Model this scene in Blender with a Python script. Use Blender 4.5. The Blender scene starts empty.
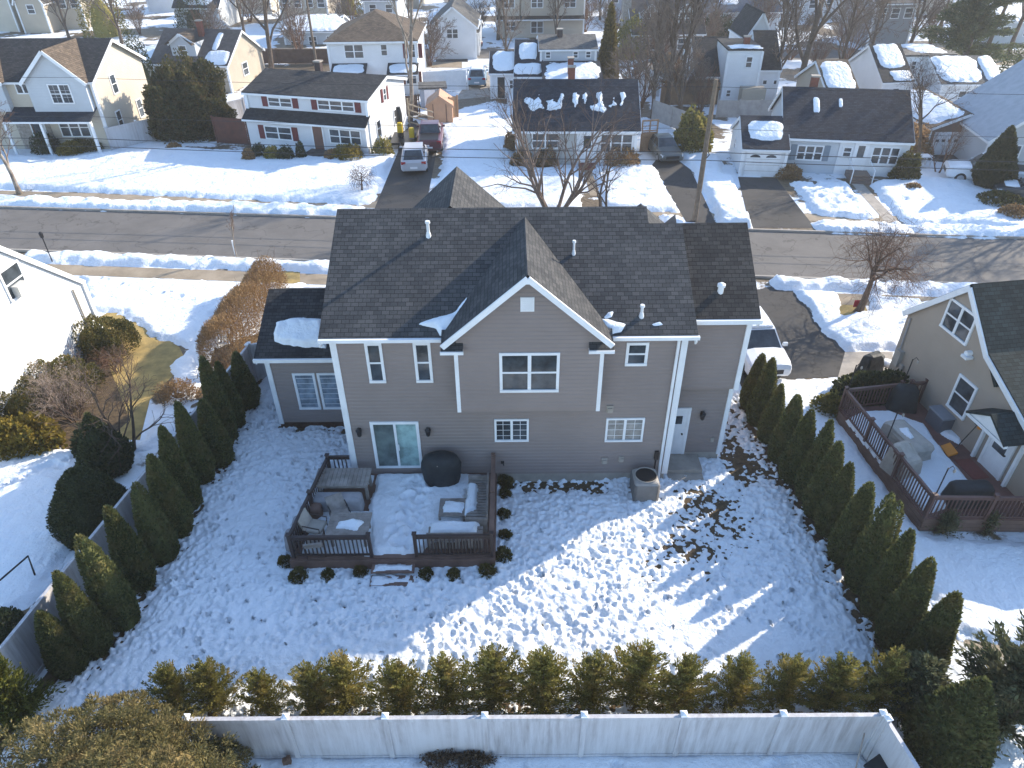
import bpy, math, random
import numpy as np
from mathutils import Vector, Matrix, noise as mnoise
R = math.radians
S = bpy.context.scene
COL = S.collection

# ---------------------------------------------------------------- camera, sky, sun, exposure
CH, CF, CP, CR = 17.5, 710.0, R(35.5), R(0.5)
cd = bpy.data.cameras.new('camera'); cam = bpy.data.objects.new('camera', cd); COL.objects.link(cam)
cd.sensor_width = 36; cd.lens = CF / 1024 * 36; cd.clip_start = .1; cd.clip_end = 2000
cam.matrix_world = Matrix.Translation((0, 0, CH)) @ Matrix.Rotation(math.pi/2 - CP, 4, 'X') @ Matrix.Rotation(-CR, 4, 'Z')
S.camera = cam
SUN_AZ, SUN_EL = R(56), R(25)          # azimuth clockwise from +Y
w = bpy.data.worlds.new('World'); S.world = w; w.use_nodes = True
nt = w.node_tree; bg = nt.nodes['Background']
sky = nt.nodes.new('ShaderNodeTexSky'); sky.sky_type = 'NISHITA'; sky.sun_disc = False
sky.sun_elevation = SUN_EL; sky.sun_rotation = SUN_AZ; sky.air_density = 1.0; sky.dust_density = .4; sky.ozone_density = 2.5
nt.links.new(sky.outputs[0], bg.inputs[0]); bg.inputs[1].default_value = .15
sd = bpy.data.lights.new('sun', 'SUN'); sd.energy = 3.4; sd.angle = R(.6); sd.color = (1, .89, .73)
so = bpy.data.objects.new('sun', sd); COL.objects.link(so)
SD = Vector((math.sin(SUN_AZ)*math.cos(SUN_EL), math.cos(SUN_AZ)*math.cos(SUN_EL), math.sin(SUN_EL)))
so.rotation_euler = SD.to_track_quat('Z', 'Y').to_euler()
S.view_settings.view_transform = 'Standard'; S.view_settings.look = 'None'
S.view_settings.exposure = 1.4; S.view_settings.gamma = 1; S.view_settings.use_curve_mapping = False
S.cycles.max_bounces = 5; S.cycles.diffuse_bounces = 3; S.cycles.glossy_bounces = 2; S.cycles.transparent_max_bounces = 6

# surveyed points: a spot seen at (px, py) that stands at height z
MW = cam.matrix_world.to_3x3()
def g(px, py, z=0.0):
    r = MW @ Vector(((px-512)/CF, -(py-384)/CF, -1)); t = (z-CH)/r.z
    return Vector((r.x*t, r.y*t, z))
def zat(px, py, y):
    r = MW @ Vector(((px-512)/CF, -(py-384)/CF, -1)); t = y/r.y
    return Vector((r.x*t, y, CH+r.z*t))

# ---------------------------------------------------------------- materials
MATS = {}
def nodes(name):
    m = bpy.data.materials.new(name); m.use_nodes = True
    n = m.node_tree.nodes; return m, n, m.node_tree.links, n['Principled BSDF']
def pos(n):
    return n.new('ShaderNodeNewGeometry').outputs['Position']
def noisen(n, l, vec, scale, detail=4, rough=.6):
    t = n.new('ShaderNodeTexNoise'); t.inputs['Scale'].default_value = scale; t.inputs['Detail'].default_value = detail
    t.inputs['Roughness'].default_value = rough; l.new(vec, t.inputs['Vector']); return t.outputs[0]
def ramp(n, l, fac, a, b, ca, cb):
    r = n.new('ShaderNodeValToRGB'); l.new(fac, r.inputs[0])
    r.color_ramp.elements[0].position = a; r.color_ramp.elements[1].position = b
    r.color_ramp.elements[0].color = (*ca, 1); r.color_ramp.elements[1].color = (*cb, 1); return r.outputs[0]
def mix(n, l, fac, a, b, mode='MIX'):
    x = n.new('ShaderNodeMix'); x.data_type = 'RGBA'; x.blend_type = mode
    for s, v in ((x.inputs[0], fac), (x.inputs[6], a), (x.inputs[7], b)):
        if isinstance(v, (int, float)): s.default_value = v
        elif isinstance(v, tuple): s.default_value = (*v, 1)
        else: l.new(v, s)
    return x.outputs[2]
def bump(n, l, b, h, dist, strength=1.0):
    k = n.new('ShaderNodeBump'); k.inputs['Distance'].default_value = dist; k.inputs['Strength'].default_value = strength
    l.new(h, k.inputs['Height']); l.new(k.outputs[0], b.inputs['Normal'])
def M(name, c1, c2=None, scale=3, rough=.7, bd=0, bs=30, lo=.35, hi=.65, spec=.3, metal=0, obj=False):
    if name in MATS: return MATS[name]
    m, n, l, b = nodes(name)
    v = n.new('ShaderNodeTexCoord').outputs['Object'] if obj else pos(n)
    if c2 is None: c2 = tuple(x*.86 for x in c1)
    l.new(ramp(n, l, noisen(n, l, v, scale, 6), lo, hi, c1, c2), b.inputs['Base Color'])
    b.inputs['Roughness'].default_value = rough; b.inputs['Specular IOR Level'].default_value = spec; b.inputs['Metallic'].default_value = metal
    if bd: bump(n, l, b, noisen(n, l, v, bs, 5), bd)
    MATS[name] = m; return m
def siding(name, c, lap=.115, d=.012):
    if name in MATS: return MATS[name]
    m, n, l, b = nodes(name); p = pos(n)
    sp = n.new('ShaderNodeSeparateXYZ'); l.new(p, sp.inputs[0])
    q = n.new('ShaderNodeMath'); q.operation = 'DIVIDE'; l.new(sp.outputs[2], q.inputs[0]); q.inputs[1].default_value = lap
    f = n.new('ShaderNodeMath'); f.operation = 'FRACT'; l.new(q.outputs[0], f.inputs[0])
    i = n.new('ShaderNodeMath'); i.operation = 'SUBTRACT'; i.inputs[0].default_value = 1; l.new(f.outputs[0], i.inputs[1])
    nz = noisen(n, l, p, .8, 5)
    l.new(ramp(n, l, nz, .3, .7, c, tuple(x*.88 for x in c)), b.inputs['Base Color'])
    b.inputs['Roughness'].default_value = .55
    if d: bump(n, l, b, i.outputs[0], d)
    MATS[name] = m; return m
def shingle(name, c1, c2, row=.145):
    if name in MATS: return MATS[name]
    m, n, l, b = nodes(name)
    uv = n.new('ShaderNodeUVMap').outputs[0]
    br = n.new('ShaderNodeTexBrick'); l.new(uv, br.inputs['Vector'])
    br.inputs['Scale'].default_value = 1; br.inputs['Brick Width'].default_value = .24; br.inputs['Row Height'].default_value = row
    br.inputs['Mortar Size'].default_value = .009; br.inputs['Mortar Smooth'].default_value = .4
    br.inputs['Color1'].default_value = (*c1, 1); br.inputs['Color2'].default_value = (*c2, 1)
    br.inputs['Mortar'].default_value = (*[x*.35 for x in c1], 1); br.inputs['Bias'].default_value = -.1
    p = pos(n)
    c = mix(n, l, .75, br.outputs[0], ramp(n, l, noisen(n, l, p, 1.1, 7), .3, .72, (.62, .62, .62), (1.15, 1.12, 1.05)), 'MULTIPLY')
    c = mix(n, l, .6, c, ramp(n, l, noisen(n, l, p, 38, 3), .3, .7, (.6, .6, .6), (1.3, 1.3, 1.3)), 'MULTIPLY')
    l.new(c, b.inputs['Base Color'])
    b.inputs['Roughness'].default_value = .9; b.inputs['Specular IOR Level'].default_value = .15
    su = n.new('ShaderNodeSeparateXYZ'); l.new(uv, su.inputs[0])
    q = n.new('ShaderNodeMath'); q.operation = 'DIVIDE'; l.new(su.outputs[1], q.inputs[0]); q.inputs[1].default_value = row
    f = n.new('ShaderNodeMath'); f.operation = 'FRACT'; l.new(q.outputs[0], f.inputs[0])
    i = n.new('ShaderNodeMath'); i.operation = 'SUBTRACT'; i.inputs[0].default_value = 1; l.new(f.outputs[0], i.inputs[1])
    bump(n, l, b, i.outputs[0], .02)
    MATS[name] = m; return m
def foliage(name, c1, c2, c3=None):
    if name in MATS: return MATS[name]
    m, n, l, b = nodes(name)
    ge = n.new('ShaderNodeNewGeometry')
    oi = n.new('ShaderNodeObjectInfo')
    c = ramp(n, l, ge.outputs['Random Per Island'], .05, .95, c1, c2)
    if c3: c = mix(n, l, ramp(n, l, noisen(n, l, ge.outputs['Position'], 2.2, 3), .5, .68, (0, 0, 0), (1, 1, 1)), c, c3)
    c = mix(n, l, .5, c, ramp(n, l, oi.outputs['Random'], 0, 1, (.7, .75, .7), (1.25, 1.2, 1.1)), 'MULTIPLY')
    l.new(c, b.inputs['Base Color']); b.inputs['Roughness'].default_value = .75; b.inputs['Specular IOR Level'].default_value = .12
    tr = n.new('ShaderNodeBsdfTranslucent'); l.new(c, tr.inputs[0]); ms = n.new('ShaderNodeMixShader'); ms.inputs[0].default_value = .33
    l.new(b.outputs[0], ms.inputs[1]); l.new(tr.outputs[0], ms.inputs[2]); l.new(ms.outputs[0], n['Material Output'].inputs[0])
    MATS[name] = m; return m
def snow_mat(name, c=(.80, .83, .86), grass=None, gscale=.35, cut=.62, bs=3.0, bd=.12):
    m, n, l, b = nodes(name); p = pos(n)
    cc = ramp(n, l, noisen(n, l, p, .9, 5), .3, .7, c, tuple(x*.95 for x in c))
    if grass:
        gr = ramp(n, l, noisen(n, l, p, 6, 5), .3, .7, grass, tuple(x*.5 for x in grass))
        cc = mix(n, l, ramp(n, l, noisen(n, l, p, gscale, 8, .62), cut, cut+.02, (0, 0, 0), (1, 1, 1)), cc, gr)
    l.new(cc, b.inputs['Base Color']); b.inputs['Roughness'].default_value = .55; b.inputs['Specular IOR Level'].default_value = .25
    bump(n, l, b, noisen(n, l, p, bs, 6, .6), bd)
    MATS[name] = m; return m

SNOW = snow_mat('snow')
GROUND = snow_mat('snowy_ground', grass=(.19, .14, .085), gscale=.13, cut=.515, bs=1.2, bd=.2)
SOIL = M('winter_grass', (.05, .036, .024), (.16, .11, .06), 7, .95, .05, 40, .3, .7)
GRASS = M('dry_lawn', (.50, .35, .13), (.28, .21, .085), 1.6, .95, .04, 50, .35, .65)
MULCH = M('mulch', (.05, .03, .022), (.09, .05, .035), 9, .95, .04, 40)
def asphalt(name, c):
    m, n, l, b = nodes(name); p = pos(n)
    cc = ramp(n, l, noisen(n, l, p, .5, 8, .65), .3, .7, tuple(x*.85 for x in c), tuple(x*1.2 for x in c))
    cc = mix(n, l, .5, cc, ramp(n, l, noisen(n, l, p, 60, 2), .3, .7, (.7, .7, .7), (1.25, 1.25, 1.25)), 'MULTIPLY')
    vo = n.new('ShaderNodeTexVoronoi'); vo.feature = 'DISTANCE_TO_EDGE'; vo.inputs['Scale'].default_value = .3
    wp = n.new('ShaderNodeVectorMath'); wp.operation = 'ADD'; l.new(p, wp.inputs[0])
    tn = n.new('ShaderNodeTexNoise'); tn.inputs['Scale'].default_value = .8; tn.inputs['Detail'].default_value = 5; l.new(p, tn.inputs['Vector'])
    sc = n.new('ShaderNodeVectorMath'); sc.operation = 'SCALE'; sc.inputs['Scale'].default_value = 2.4; l.new(tn.outputs[1], sc.inputs[0]); l.new(sc.outputs[0], wp.inputs[1])
    l.new(wp.outputs[0], vo.inputs['Vector'])
    k = ramp(n, l, vo.outputs[0], .004, .012, (.35, .35, .35), (1, 1, 1))
    cc = mix(n, l, .5, cc, k, 'MULTIPLY')
    l.new(cc, b.inputs['Base Color']); b.inputs['Roughness'].default_value = .85; b.inputs['Specular IOR Level'].default_value = .2
    bump(n, l, b, noisen(n, l, p, 80, 2), .01); MATS[name] = m; return m
ROAD = asphalt('street_asphalt', (.15, .138, .126)); DRIVE = asphalt('drive_asphalt', (.062, .058, .055))
WALK = M('pavement_concrete', (.36, .29, .21), (.25, .2, .14), .9, .9, .01, 60)
CONC = M('concrete', (.40, .355, .305), (.29, .26, .225), 2, .9, .01, 60)
WHITE = M('white_trim', (.78, .79, .8), (.7, .71, .72), 2, .45)
def vinyl():
    m, n, l, b = nodes('white_vinyl'); p = pos(n); mp = n.new('ShaderNodeMapping'); mp.inputs['Scale'].default_value = (7, 7, .5); l.new(p, mp.inputs[0])
    st = ramp(n, l, noisen(n, l, mp.outputs[0], 1.0, 6, .7), .38, .72, (.52, .51, .52), (.27, .24, .23)); bl = ramp(n, l, noisen(n, l, p, .55, 5), .28, .6, (.1, .1, .1), (1, 1, 1))
    l.new(mix(n, l, bl, (.52, .515, .525), st), b.inputs['Base Color']); b.inputs['Roughness'].default_value = .5; return m
VINYL = vinyl()
TAUPE = siding('taupe_siding', (.245, .2, .183), d=0)
SH_MAIN = shingle('charcoal_shingles', (.060, .062, .067), (.104, .103, .105))
SH_WING = shingle('dark_charcoal_shingles', (.044, .041, .041), (.08, .073, .069))
SH_NAVY = shingle('navy_shingles', (.022, .028, .042), (.045, .055, .075))
SH_BLACK = shingle('black_shingles', (.03, .032, .036), (.06, .06, .064))
SH_GREEN = shingle('green_black_shingles', (.013, .024, .027), (.028, .044, .049))
SH_BROWN = shingle('brown_shingles', (.11, .085, .065), (.19, .145, .11))
SH_GREY = shingle('grey_shingles', (.10, .10, .10), (.17, .165, .16))
def glass(name, c, rough=.06):
    if name in MATS: return MATS[name]
    m, n, l, b = nodes(name); p = pos(n)
    l.new(ramp(n, l, noisen(n, l, p, 2.2, 5), .35, .65, c, tuple(x*2.4+.01 for x in c)), b.inputs['Base Color'])
    b.inputs['Roughness'].default_value = rough; b.inputs['Specular IOR Level'].default_value = .5; b.inputs['IOR'].default_value = 1.5
    MATS[name] = m; return m
PANE = glass('window_glass', (.022, .028, .034)); PANE_B = glass('blind_glass', (.10, .13, .16), .12)
BLACK = M('black_metal', (.015, .015, .017), None, 3, .45); IRON = M('bronze_rail', (.048, .034, .032), None, 3, .5)
DECKW = M('brown_decking', (.185, .115, .09), (.125, .078, .062), 2.5, .7, .004, 30)
GREYW = M('weathered_wood', (.32, .285, .255), (.19, .165, .145), 3.5, .85, .01, 25)
COVER_B = M('black_cover', (.012, .016, .02), (.02, .026, .03), 5, .6, .02, 6)
COVER_G = M('grey_cover', (.33, .32, .33), (.25, .25, .26), 4, .8, .02, 6)
COVER_T = M('beige_cover', (.42, .385, .335), (.34, .31, .27), 4, .8, .02, 6)
BARK = M('grey_bark', (.13, .095, .07), (.075, .055, .042), 6, .9, .02, 18)
BARK_L = M('pale_bark', (.34, .29, .235), (.15, .115, .09), 2.5, .9, .02, 18)
TWIG = M('twigs', (.13, .085, .062), (.085, .058, .045), 4, .9)
TWIG_R = M('reddish_twigs', (.19, .105, .066), (.11, .062, .042), 4, .9)
F_ARB = foliage('arborvitae_leaf', (.06, .074, .03), (.17, .175, .066), (.175, .15, .06))
F_OLIVE = foliage('olive_leaf', (.10, .10, .028), (.32, .28, .08), (.36, .27, .09))
F_DARK = foliage('dark_leaf', (.03, .044, .022), (.09, .10, .048))
F_YEW = foliage('yew_leaf', (.06, .06, .026), (.22, .185, .08), (.27, .205, .095))
F_JUN = foliage('juniper_leaf', (.05, .066, .038), (.17, .18, .10), (.2, .18, .1))
F_GOLD = foliage('gold_leaf', (.12, .10, .02), (.33, .24, .05))
F_HEDGE = foliage('beech_leaf', (.20, .125, .062), (.40, .265, .145))
F_BRNG = foliage('bronze_leaf', (.055, .06, .02), (.16, .14, .05), (.17, .125, .045))
F_PINE = foliage('pine_needle', (.05, .075, .04), (.15, .165, .08))

# ---------------------------------------------------------------- mesh building
class MB:
    def __init__(s): s.v = []; s.f = []; s.uv = {}; s.sm = False
    def vs(s, pts): i = len(s.v); s.v += [tuple(p) for p in pts]; return i
    def poly(s, pts, uv=None):
        i = s.vs(pts); s.f.append(tuple(range(i, i+len(pts))))
        if uv: s.uv[len(s.f)-1] = uv
    def hexa(s, p):      # 8 points: bottom ring 0-3, top ring 4-7
        i = s.vs(p)
        for q in ((3, 2, 1, 0), (4, 5, 6, 7), (0, 1, 5, 4), (1, 2, 6, 5), (2, 3, 7, 6), (3, 0, 4, 7)): s.f.append(tuple(i+k for k in q))
    def box(s, x0, x1, y0, y1, z0, z1):
        s.hexa([(x0, y0, z0), (x1, y0, z0), (x1, y1, z0), (x0, y1, z0), (x0, y0, z1), (x1, y0, z1), (x1, y1, z1), (x0, y1, z1)])
    def rbox(s, c, sx, sy, sz, a=0):     # box on c (base centre), turned by a
        c = Vector(c); ca, sa = math.cos(a), math.sin(a)
        def t(x, y, z): return (c.x+x*ca-y*sa, c.y+x*sa+y*ca, c.z+z)
        x, y = sx/2, sy/2
        s.hexa([t(-x, -y, 0), t(x, -y, 0), t(x, y, 0), t(-x, y, 0), t(-x, -y, sz), t(x, -y, sz), t(x, y, sz), t(-x, y, sz)])
    def beam(s, p, q, wd, ht, up=(0, 0, 1)):
        p, q = Vector(p), Vector(q); d = (q-p).normalized(); up = Vector(up)
        a = d.cross(up)
        if a.length < 1e-4: a = d.cross(Vector((1, 0, 0)))
        a.normalize(); b = a.cross(d).normalized(); a *= wd/2; b *= ht/2
        s.hexa([p-a-b, p+a-b, q+a-b, q-a-b, p-a+b, p+a+b, q+a+b, q-a+b])
    def tube(s, pts, rad, n=6, cap=True):
        pts = [Vector(p) for p in pts]; prev = None; rings = []
        for k, p in enumerate(pts):
            d = (pts[min(k+1, len(pts)-1)]-pts[max(k-1, 0)]).normalized()
            if prev is None: a = d.orthogonal().normalized()
            else:
                a = prev-d*prev.dot(d)
                a = a.normalized() if a.length > 1e-5 else d.orthogonal().normalized()
            prev = a; b = d.cross(a); r = rad[k] if isinstance(rad, (list, tuple)) else rad
            rings.append(s.vs([p+(a*math.cos(2*math.pi*j/n)+b*math.sin(2*math.pi*j/n))*r for j in range(n)]))
        for k in range(len(rings)-1):
            for j in range(n): s.f.append((rings[k]+j, rings[k]+(j+1) % n, rings[k+1]+(j+1) % n, rings[k+1]+j))
        if cap: s.f.append(tuple(rings[-1]+j for j in range(n))); s.f.append(tuple(rings[0]+n-1-j for j in range(n)))
    def lathe(s, prof, n=16, c=(0, 0, 0), sx=1, sy=1):
        rings = [s.vs([(c[0]+r*math.cos(2*math.pi*j/n)*sx, c[1]+r*math.sin(2*math.pi*j/n)*sy, c[2]+z) for j in range(n)]) for r, z in prof]
        for k in range(len(rings)-1):
            for j in range(n): s.f.append((rings[k]+j, rings[k]+(j+1) % n, rings[k+1]+(j+1) % n, rings[k+1]+j))
        s.f.append(tuple(rings[-1]+j for j in range(n))); s.f.append(tuple(rings[0]+n-1-j for j in range(n)))
    def slab(s, pts, th, uvdir=None):   # polygon of coplanar points, thickness th below it, with shingle uv
        pts = [Vector(p) for p in pts]; nrm = (pts[1]-pts[0]).cross(pts[2]-pts[0]).normalized()
        if nrm.z < 0: pts.reverse(); nrm = -nrm
        u = Vector((-nrm.y, nrm.x, 0)); u = u.normalized() if u.length > 1e-4 else Vector((1, 0, 0)); v = nrm.cross(u)
        lo = [p-nrm*th for p in pts]
        s.poly(pts, [(p.dot(u), p.dot(v)) for p in pts]); s.poly(lo[::-1])
        for k in range(len(pts)):
            a, b = k, (k+1) % len(pts); s.poly([pts[a], lo[a], lo[b], pts[b]])
    def bevelbox(s, c, sx, sy, sz, a=0, r=.05, top=None):   # soft box: ring stack with rounded corners, top may be narrower
        c = Vector(c); ca, sa = math.cos(a), math.sin(a); tp = top or (1, 1)
        def ring(x, y, z, rr):
            o = []
            for q, (ax, ay) in enumerate(((1, 1), (-1, 1), (-1, -1), (1, -1))):
                for k in range(3):
                    t = (q+k/2)*math.pi/2; px = ax*(x-rr)+rr*math.cos(t); py = ay*(y-rr)+rr*math.sin(t)
                    o.append((c.x+px*ca-py*sa, c.y+px*sa+py*ca, c.z+z))
            return o
        X, Y = sx/2, sy/2; rs = []
        for f, z in ((0, 0), (0, sz*.5), (0, sz-r), (.35, sz-.3*r), (1, sz)):
            k = z/sz; x = X*(1+(tp[0]-1)*k)-f*r; y = Y*(1+(tp[1]-1)*k)-f*r
            rs.append(s.vs(ring(x, y, z, min(r, x*.9, y*.9))))
        for k in range(len(rs)-1):
            for j in range(12): s.f.append((rs[k]+j, rs[k]+(j+1) % 12, rs[k+1]+(j+1) % 12, rs[k+1]+j))
        s.f.append(tuple(rs[-1]+j for j in range(12)))
    def build(s, name, mat, parent=None, smooth=False, at=None):
        me = bpy.data.meshes.new(name); base = Vector(at) if at else (parent_base(parent) if parent else Vector())
        me.from_pydata([(v[0]-base.x, v[1]-base.y, v[2]-base.z) for v in s.v], [], s.f)
        if s.uv:
            ul = me.uv_layers.new(name='UVMap')
            for k, uv in s.uv.items():
                for li, c in zip(me.polygons[k].loop_indices, uv): ul.data[li].uv = c
        me.materials.append(mat)
        if smooth: me.polygons.foreach_set('use_smooth', [True]*len(me.polygons))
        o = bpy.data.objects.new(name, me); COL.objects.link(o)
        if parent: o.parent = parent
        elif at: o.location = base
        return o
def parent_base(p):
    b = Vector()
    while p: b += p.location; p = p.parent
    return b
def arr_mesh(name, V, F, mat, smooth=False):
    me = bpy.data.meshes.new(name); V = np.asarray(V, dtype=np.float32); F = np.asarray(F, dtype=np.int32); k = F.shape[1]
    me.vertices.add(len(V)); me.vertices.foreach_set('co', V.ravel())
    me.loops.add(F.size); me.loops.foreach_set('vertex_index', F.ravel())
    me.polygons.add(len(F)); me.polygons.foreach_set('loop_start', np.arange(0, F.size, k, dtype=np.int32))
    me.polygons.foreach_set('loop_total', np.full(len(F), k, dtype=np.int32))
    if smooth: me.polygons.foreach_set('use_smooth', np.ones(len(F), dtype=bool))
    me.materials.append(mat); me.update(calc_edges=True); me.validate(); return me
def link(name, me, parent=None, loc=None):
    o = bpy.data.objects.new(name, me); COL.objects.link(o)
    if parent: o.parent = parent
    if loc: o.location = loc
    return o
def thing(name, label, cat, loc=(0, 0, 0), group=None, rz=0):
    o = bpy.data.objects.new(name, None); COL.objects.link(o); o.location = loc; o.rotation_euler = (0, 0, rz); o.empty_display_size = .2
    return tag(o, label, cat, group)
def tag(o, label=None, cat=None, group=None, kind=None):
    if label: o['label'] = label
    if cat: o['category'] = cat
    if group: o['group'] = group
    if kind: o['kind'] = kind
    return o
def struct(o): o['kind'] = 'structure'; return o
def dup(root, loc, sc=1, rz=0, label=None, group=None):
    r = root.copy(); COL.objects.link(r); r.location = loc; r.rotation_euler = (0, 0, rz); r.scale = (sc, sc, sc) if isinstance(sc, (int, float)) else sc
    if label: r['label'] = label
    if group: r['group'] = group
    for ch in list(root.children):
        c = ch.copy(); COL.objects.link(c); c.parent = r
        for d in list(ch.children):
            e = d.copy(); COL.objects.link(e); e.parent = c
    return r

# ---------------------------------------------------------------- numpy noise / snow sheets
def vnoise(x, y, seed, sc):
    rs = np.random.RandomState(seed); T = rs.rand(256, 256)
    x = x*sc; y = y*sc; xi = np.floor(x).astype(int); yi = np.floor(y).astype(int); fx = x-xi; fy = y-yi
    fx = fx*fx*(3-2*fx); fy = fy*fy*(3-2*fy)
    a = T[xi % 256, yi % 256]; b = T[(xi+1) % 256, yi % 256]; c = T[xi % 256, (yi+1) % 256]; d = T[(xi+1) % 256, (yi+1) % 256]
    return (a*(1-fx)+b*fx)*(1-fy)+(c*(1-fx)+d*fx)*fy
def fbm(x, y, seed, sc, o=4):
    r = 0; a = 1; t = 0
    for k in range(o): r = r+a*vnoise(x, y, seed+k, sc*2**k); t += a; a *= .5
    return r/t
def sdist(X, Y, poly):
    d = np.full(X.shape, 1e9); ins = np.zeros(X.shape, bool); n = len(poly)
    for i in range(n):
        ax, ay = poly[i][0], poly[i][1]; bx, by = poly[(i+1) % n][0], poly[(i+1) % n][1]
        ex, ey = bx-ax, by-ay; t = np.clip(((X-ax)*ex+(Y-ay)*ey)/(ex*ex+ey*ey+1e-9), 0, 1)
        d = np.minimum(d, np.hypot(X-ax-t*ex, Y-ay-t*ey))
        c = ((ay > Y) != (by > Y)) & (X < (bx-ax)*(Y-ay)/((by-ay) if abs(by-ay) > 1e-9 else 1e-9)+ax); ins ^= c
    return np.where(ins, d, -d)
def dents(X, Y, H, pts, res, rs, depth=.08, size=.15):
    x0, y0 = X[0, 0], Y[0, 0]
    for (px, py) in pts:
        a = rs.rand()*6.28; l = size*(.45+1.1*rs.rand()); w_ = l*(.4+.45*rs.rand()); dp = depth*(.5+rs.rand())
        k = int(l*2.4/res)+1; i = int((py-y0)/res); j = int((px-x0)/res)
        sl = (slice(max(i-k, 0), i+k), slice(max(j-k, 0), j+k)); xx = X[sl]-px; yy = Y[sl]-py
        if xx.size == 0: continue
        u = (xx*math.cos(a)+yy*math.sin(a))/l; v = (-xx*math.sin(a)+yy*math.cos(a))/w_; r2 = u*u+v*v
        H[sl] += -dp*np.exp(-r2**2*1.2)+dp*.22*np.exp(-(np.sqrt(r2)-1.45)**2*6)
def snow_sheet(name, poly, res, h=.12, edge=.35, amp=.06, nsc=.9, foot=0, seed=1, z0=0.0, bare=(), mat=None, rag=.3, depth=.08, parent=None, size=.15, dens=None, trail=(), rough=0, specks=()):
    rs = np.random.RandomState(seed); P = np.array([(p[0], p[1]) for p in poly])
    x0, y0 = P.min(0)-.3; x1, y1 = P.max(0)+.3
    X, Y = np.meshgrid(np.arange(x0, x1, res), np.arange(y0, y1, res))
    d = sdist(X, Y, P)+rag*(fbm(X, Y, seed+50, 1.7, 4)-.5)*2
    t = np.clip(d/edge, 0, 1); t = t*t*(3-2*t)
    H = h*t+amp*(fbm(X, Y, seed, nsc, 4)-.5)*2*t+.015*(fbm(X, Y, seed+9, 9, 2)-.5)
    if rough: H += rough*(fbm(X, Y, seed+31, 4.5, 4)-.5)*2*t*np.clip(fbm(X, Y, seed+33, .45, 2)*2.6-.6, .15, 1.5)
    if foot:
        pts = []
        while len(pts) < foot:
            p = (rs.uniform(x0, x1), rs.uniform(y0, y1))
            if dens is None or rs.rand() < dens(*p): pts.append(p)
        dents(X, Y, H, pts, res, rs, depth, size)
    for tr in trail: dents(X, Y, H, tr, res, rs, .1, .17)
    H = np.where(d > edge, np.maximum(H, .035), H)
    if len(specks): dents(X, Y, H, specks, res, rs, .26, .055)
    for (bx, by, br, bdp) in bare: H -= bdp*np.exp(-((X-bx)**2+(Y-by)**2)/(br*br))*(.2+.9*fbm(X, Y, seed+77, 1.9, 3)+2.6*(fbm(X, Y, seed+78, 7.5, 3)-.38))
    H = np.where(d < 0, -.06, H); keepv = d > -.25
    ny, nx = X.shape; idx = np.arange(nx*ny).reshape(ny, nx)
    q = np.stack([idx[:-1, :-1], idx[:-1, 1:], idx[1:, 1:], idx[1:, :-1]], -1).reshape(-1, 4)
    ok = keepv.ravel()[q].any(1) & (H.ravel()[q] > -.05).any(1); q = q[ok]
    used, inv = np.unique(q.ravel(), return_inverse=True)
    V = np.stack([X.ravel(), Y.ravel(), H.ravel()+z0], 1)[used]; F = inv.reshape(-1, 4)
    me = arr_mesh(name, V, F, mat or SNOW, True); o = link(name, me)
    return o
def sheet(name, pts, z, mat):
    m = MB(); m.poly([(p[0], p[1], z) for p in pts]); return struct(m.build(name, mat))
def gp(*ps): return [g(*p) for p in ps]

# ================================================================ SETTING
def st(x, off, z=0.0): return Vector((x, 35.5-.099*x+off, z))
gm = MB()
gx = [-340, -160, -80, -40, 0, 40, 80, 160, 340]; gy = [-40, 0, 30, 60, 100, 150, 220, 420]
i0 = gm.vs([(x, y, 0) for y in gy for x in gx])
for a in range(len(gy)-1):
    for b in range(len(gx)-1): k = a*len(gx)+b; gm.f.append((k, k+1, k+len(gx)+1, k+len(gx)))
struct(gm.build('ground', GROUND))
hz = MB(); hz.box(-342, 342, -42, 422, -1.0, 26.0)
def haze_mat():
    m = bpy.data.materials.new('winter_air'); m.use_nodes = True; n = m.node_tree.nodes; n.remove(n['Principled BSDF']); v = n.new('ShaderNodeVolumePrincipled')
    v.inputs['Color'].default_value = (.93, .93, .95, 1); v.inputs['Density'].default_value = .0006; v.inputs['Anisotropy'].default_value = .2
    m.node_tree.links.new(v.outputs[0], n['Material Output'].inputs['Volume']); return m
tag(hz.build('haze', haze_mat()), kind='stuff')
sheet('street', [st(-150, 0), st(120, 0), st(120, 6.15), st(-150, 6.15)], .008, ROAD)
def kerb(name, off0, off1, x0, x1, h=.13):
    m = MB(); a, b, c, d = st(x0, off0), st(x1, off0), st(x1, off1), st(x0, off1)
    m.hexa([(*p.xy, -.05) for p in (a, b, c, d)]+[(*p.xy, h) for p in (a, b, c, d)]); struct(m.build(name, CONC))
kerb('kerb_near', -.14, -.002, -150, 120); kerb('kerb_far', 6.152, 6.29, -150, 120)
sheet('pavement_near', [st(-150, -2.75), st(120, -2.75), st(120, -1.55), st(-150, -1.55)], .010, WALK)
sheet('pavement_far', [st(-150, 8.05), st(120, 8.05), st(120, 9.25), st(-150, 9.25)], .010, WALK)
def tri(p): return gp(*p)
sheet('driveway_silver_car', gp((372, 215), (424, 217), (437, 150), (416, 120), (399, 128), (398, 152)), .014, DRIVE)
sheet('driveway_cape', gp((686, 222), (716, 224), (691, 170), (664, 150), (652, 165)), .014, DRIVE)
sheet('driveway_garage', gp((750, 228), (815, 228), (776, 178), (738, 177)), .014, DRIVE)
sheet('driveway_brown_garage', gp((985, 168), (1040, 215), (1100, 205), (1040, 160), (985, 152), (930, 154), (925, 160)), .014, DRIVE)
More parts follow.
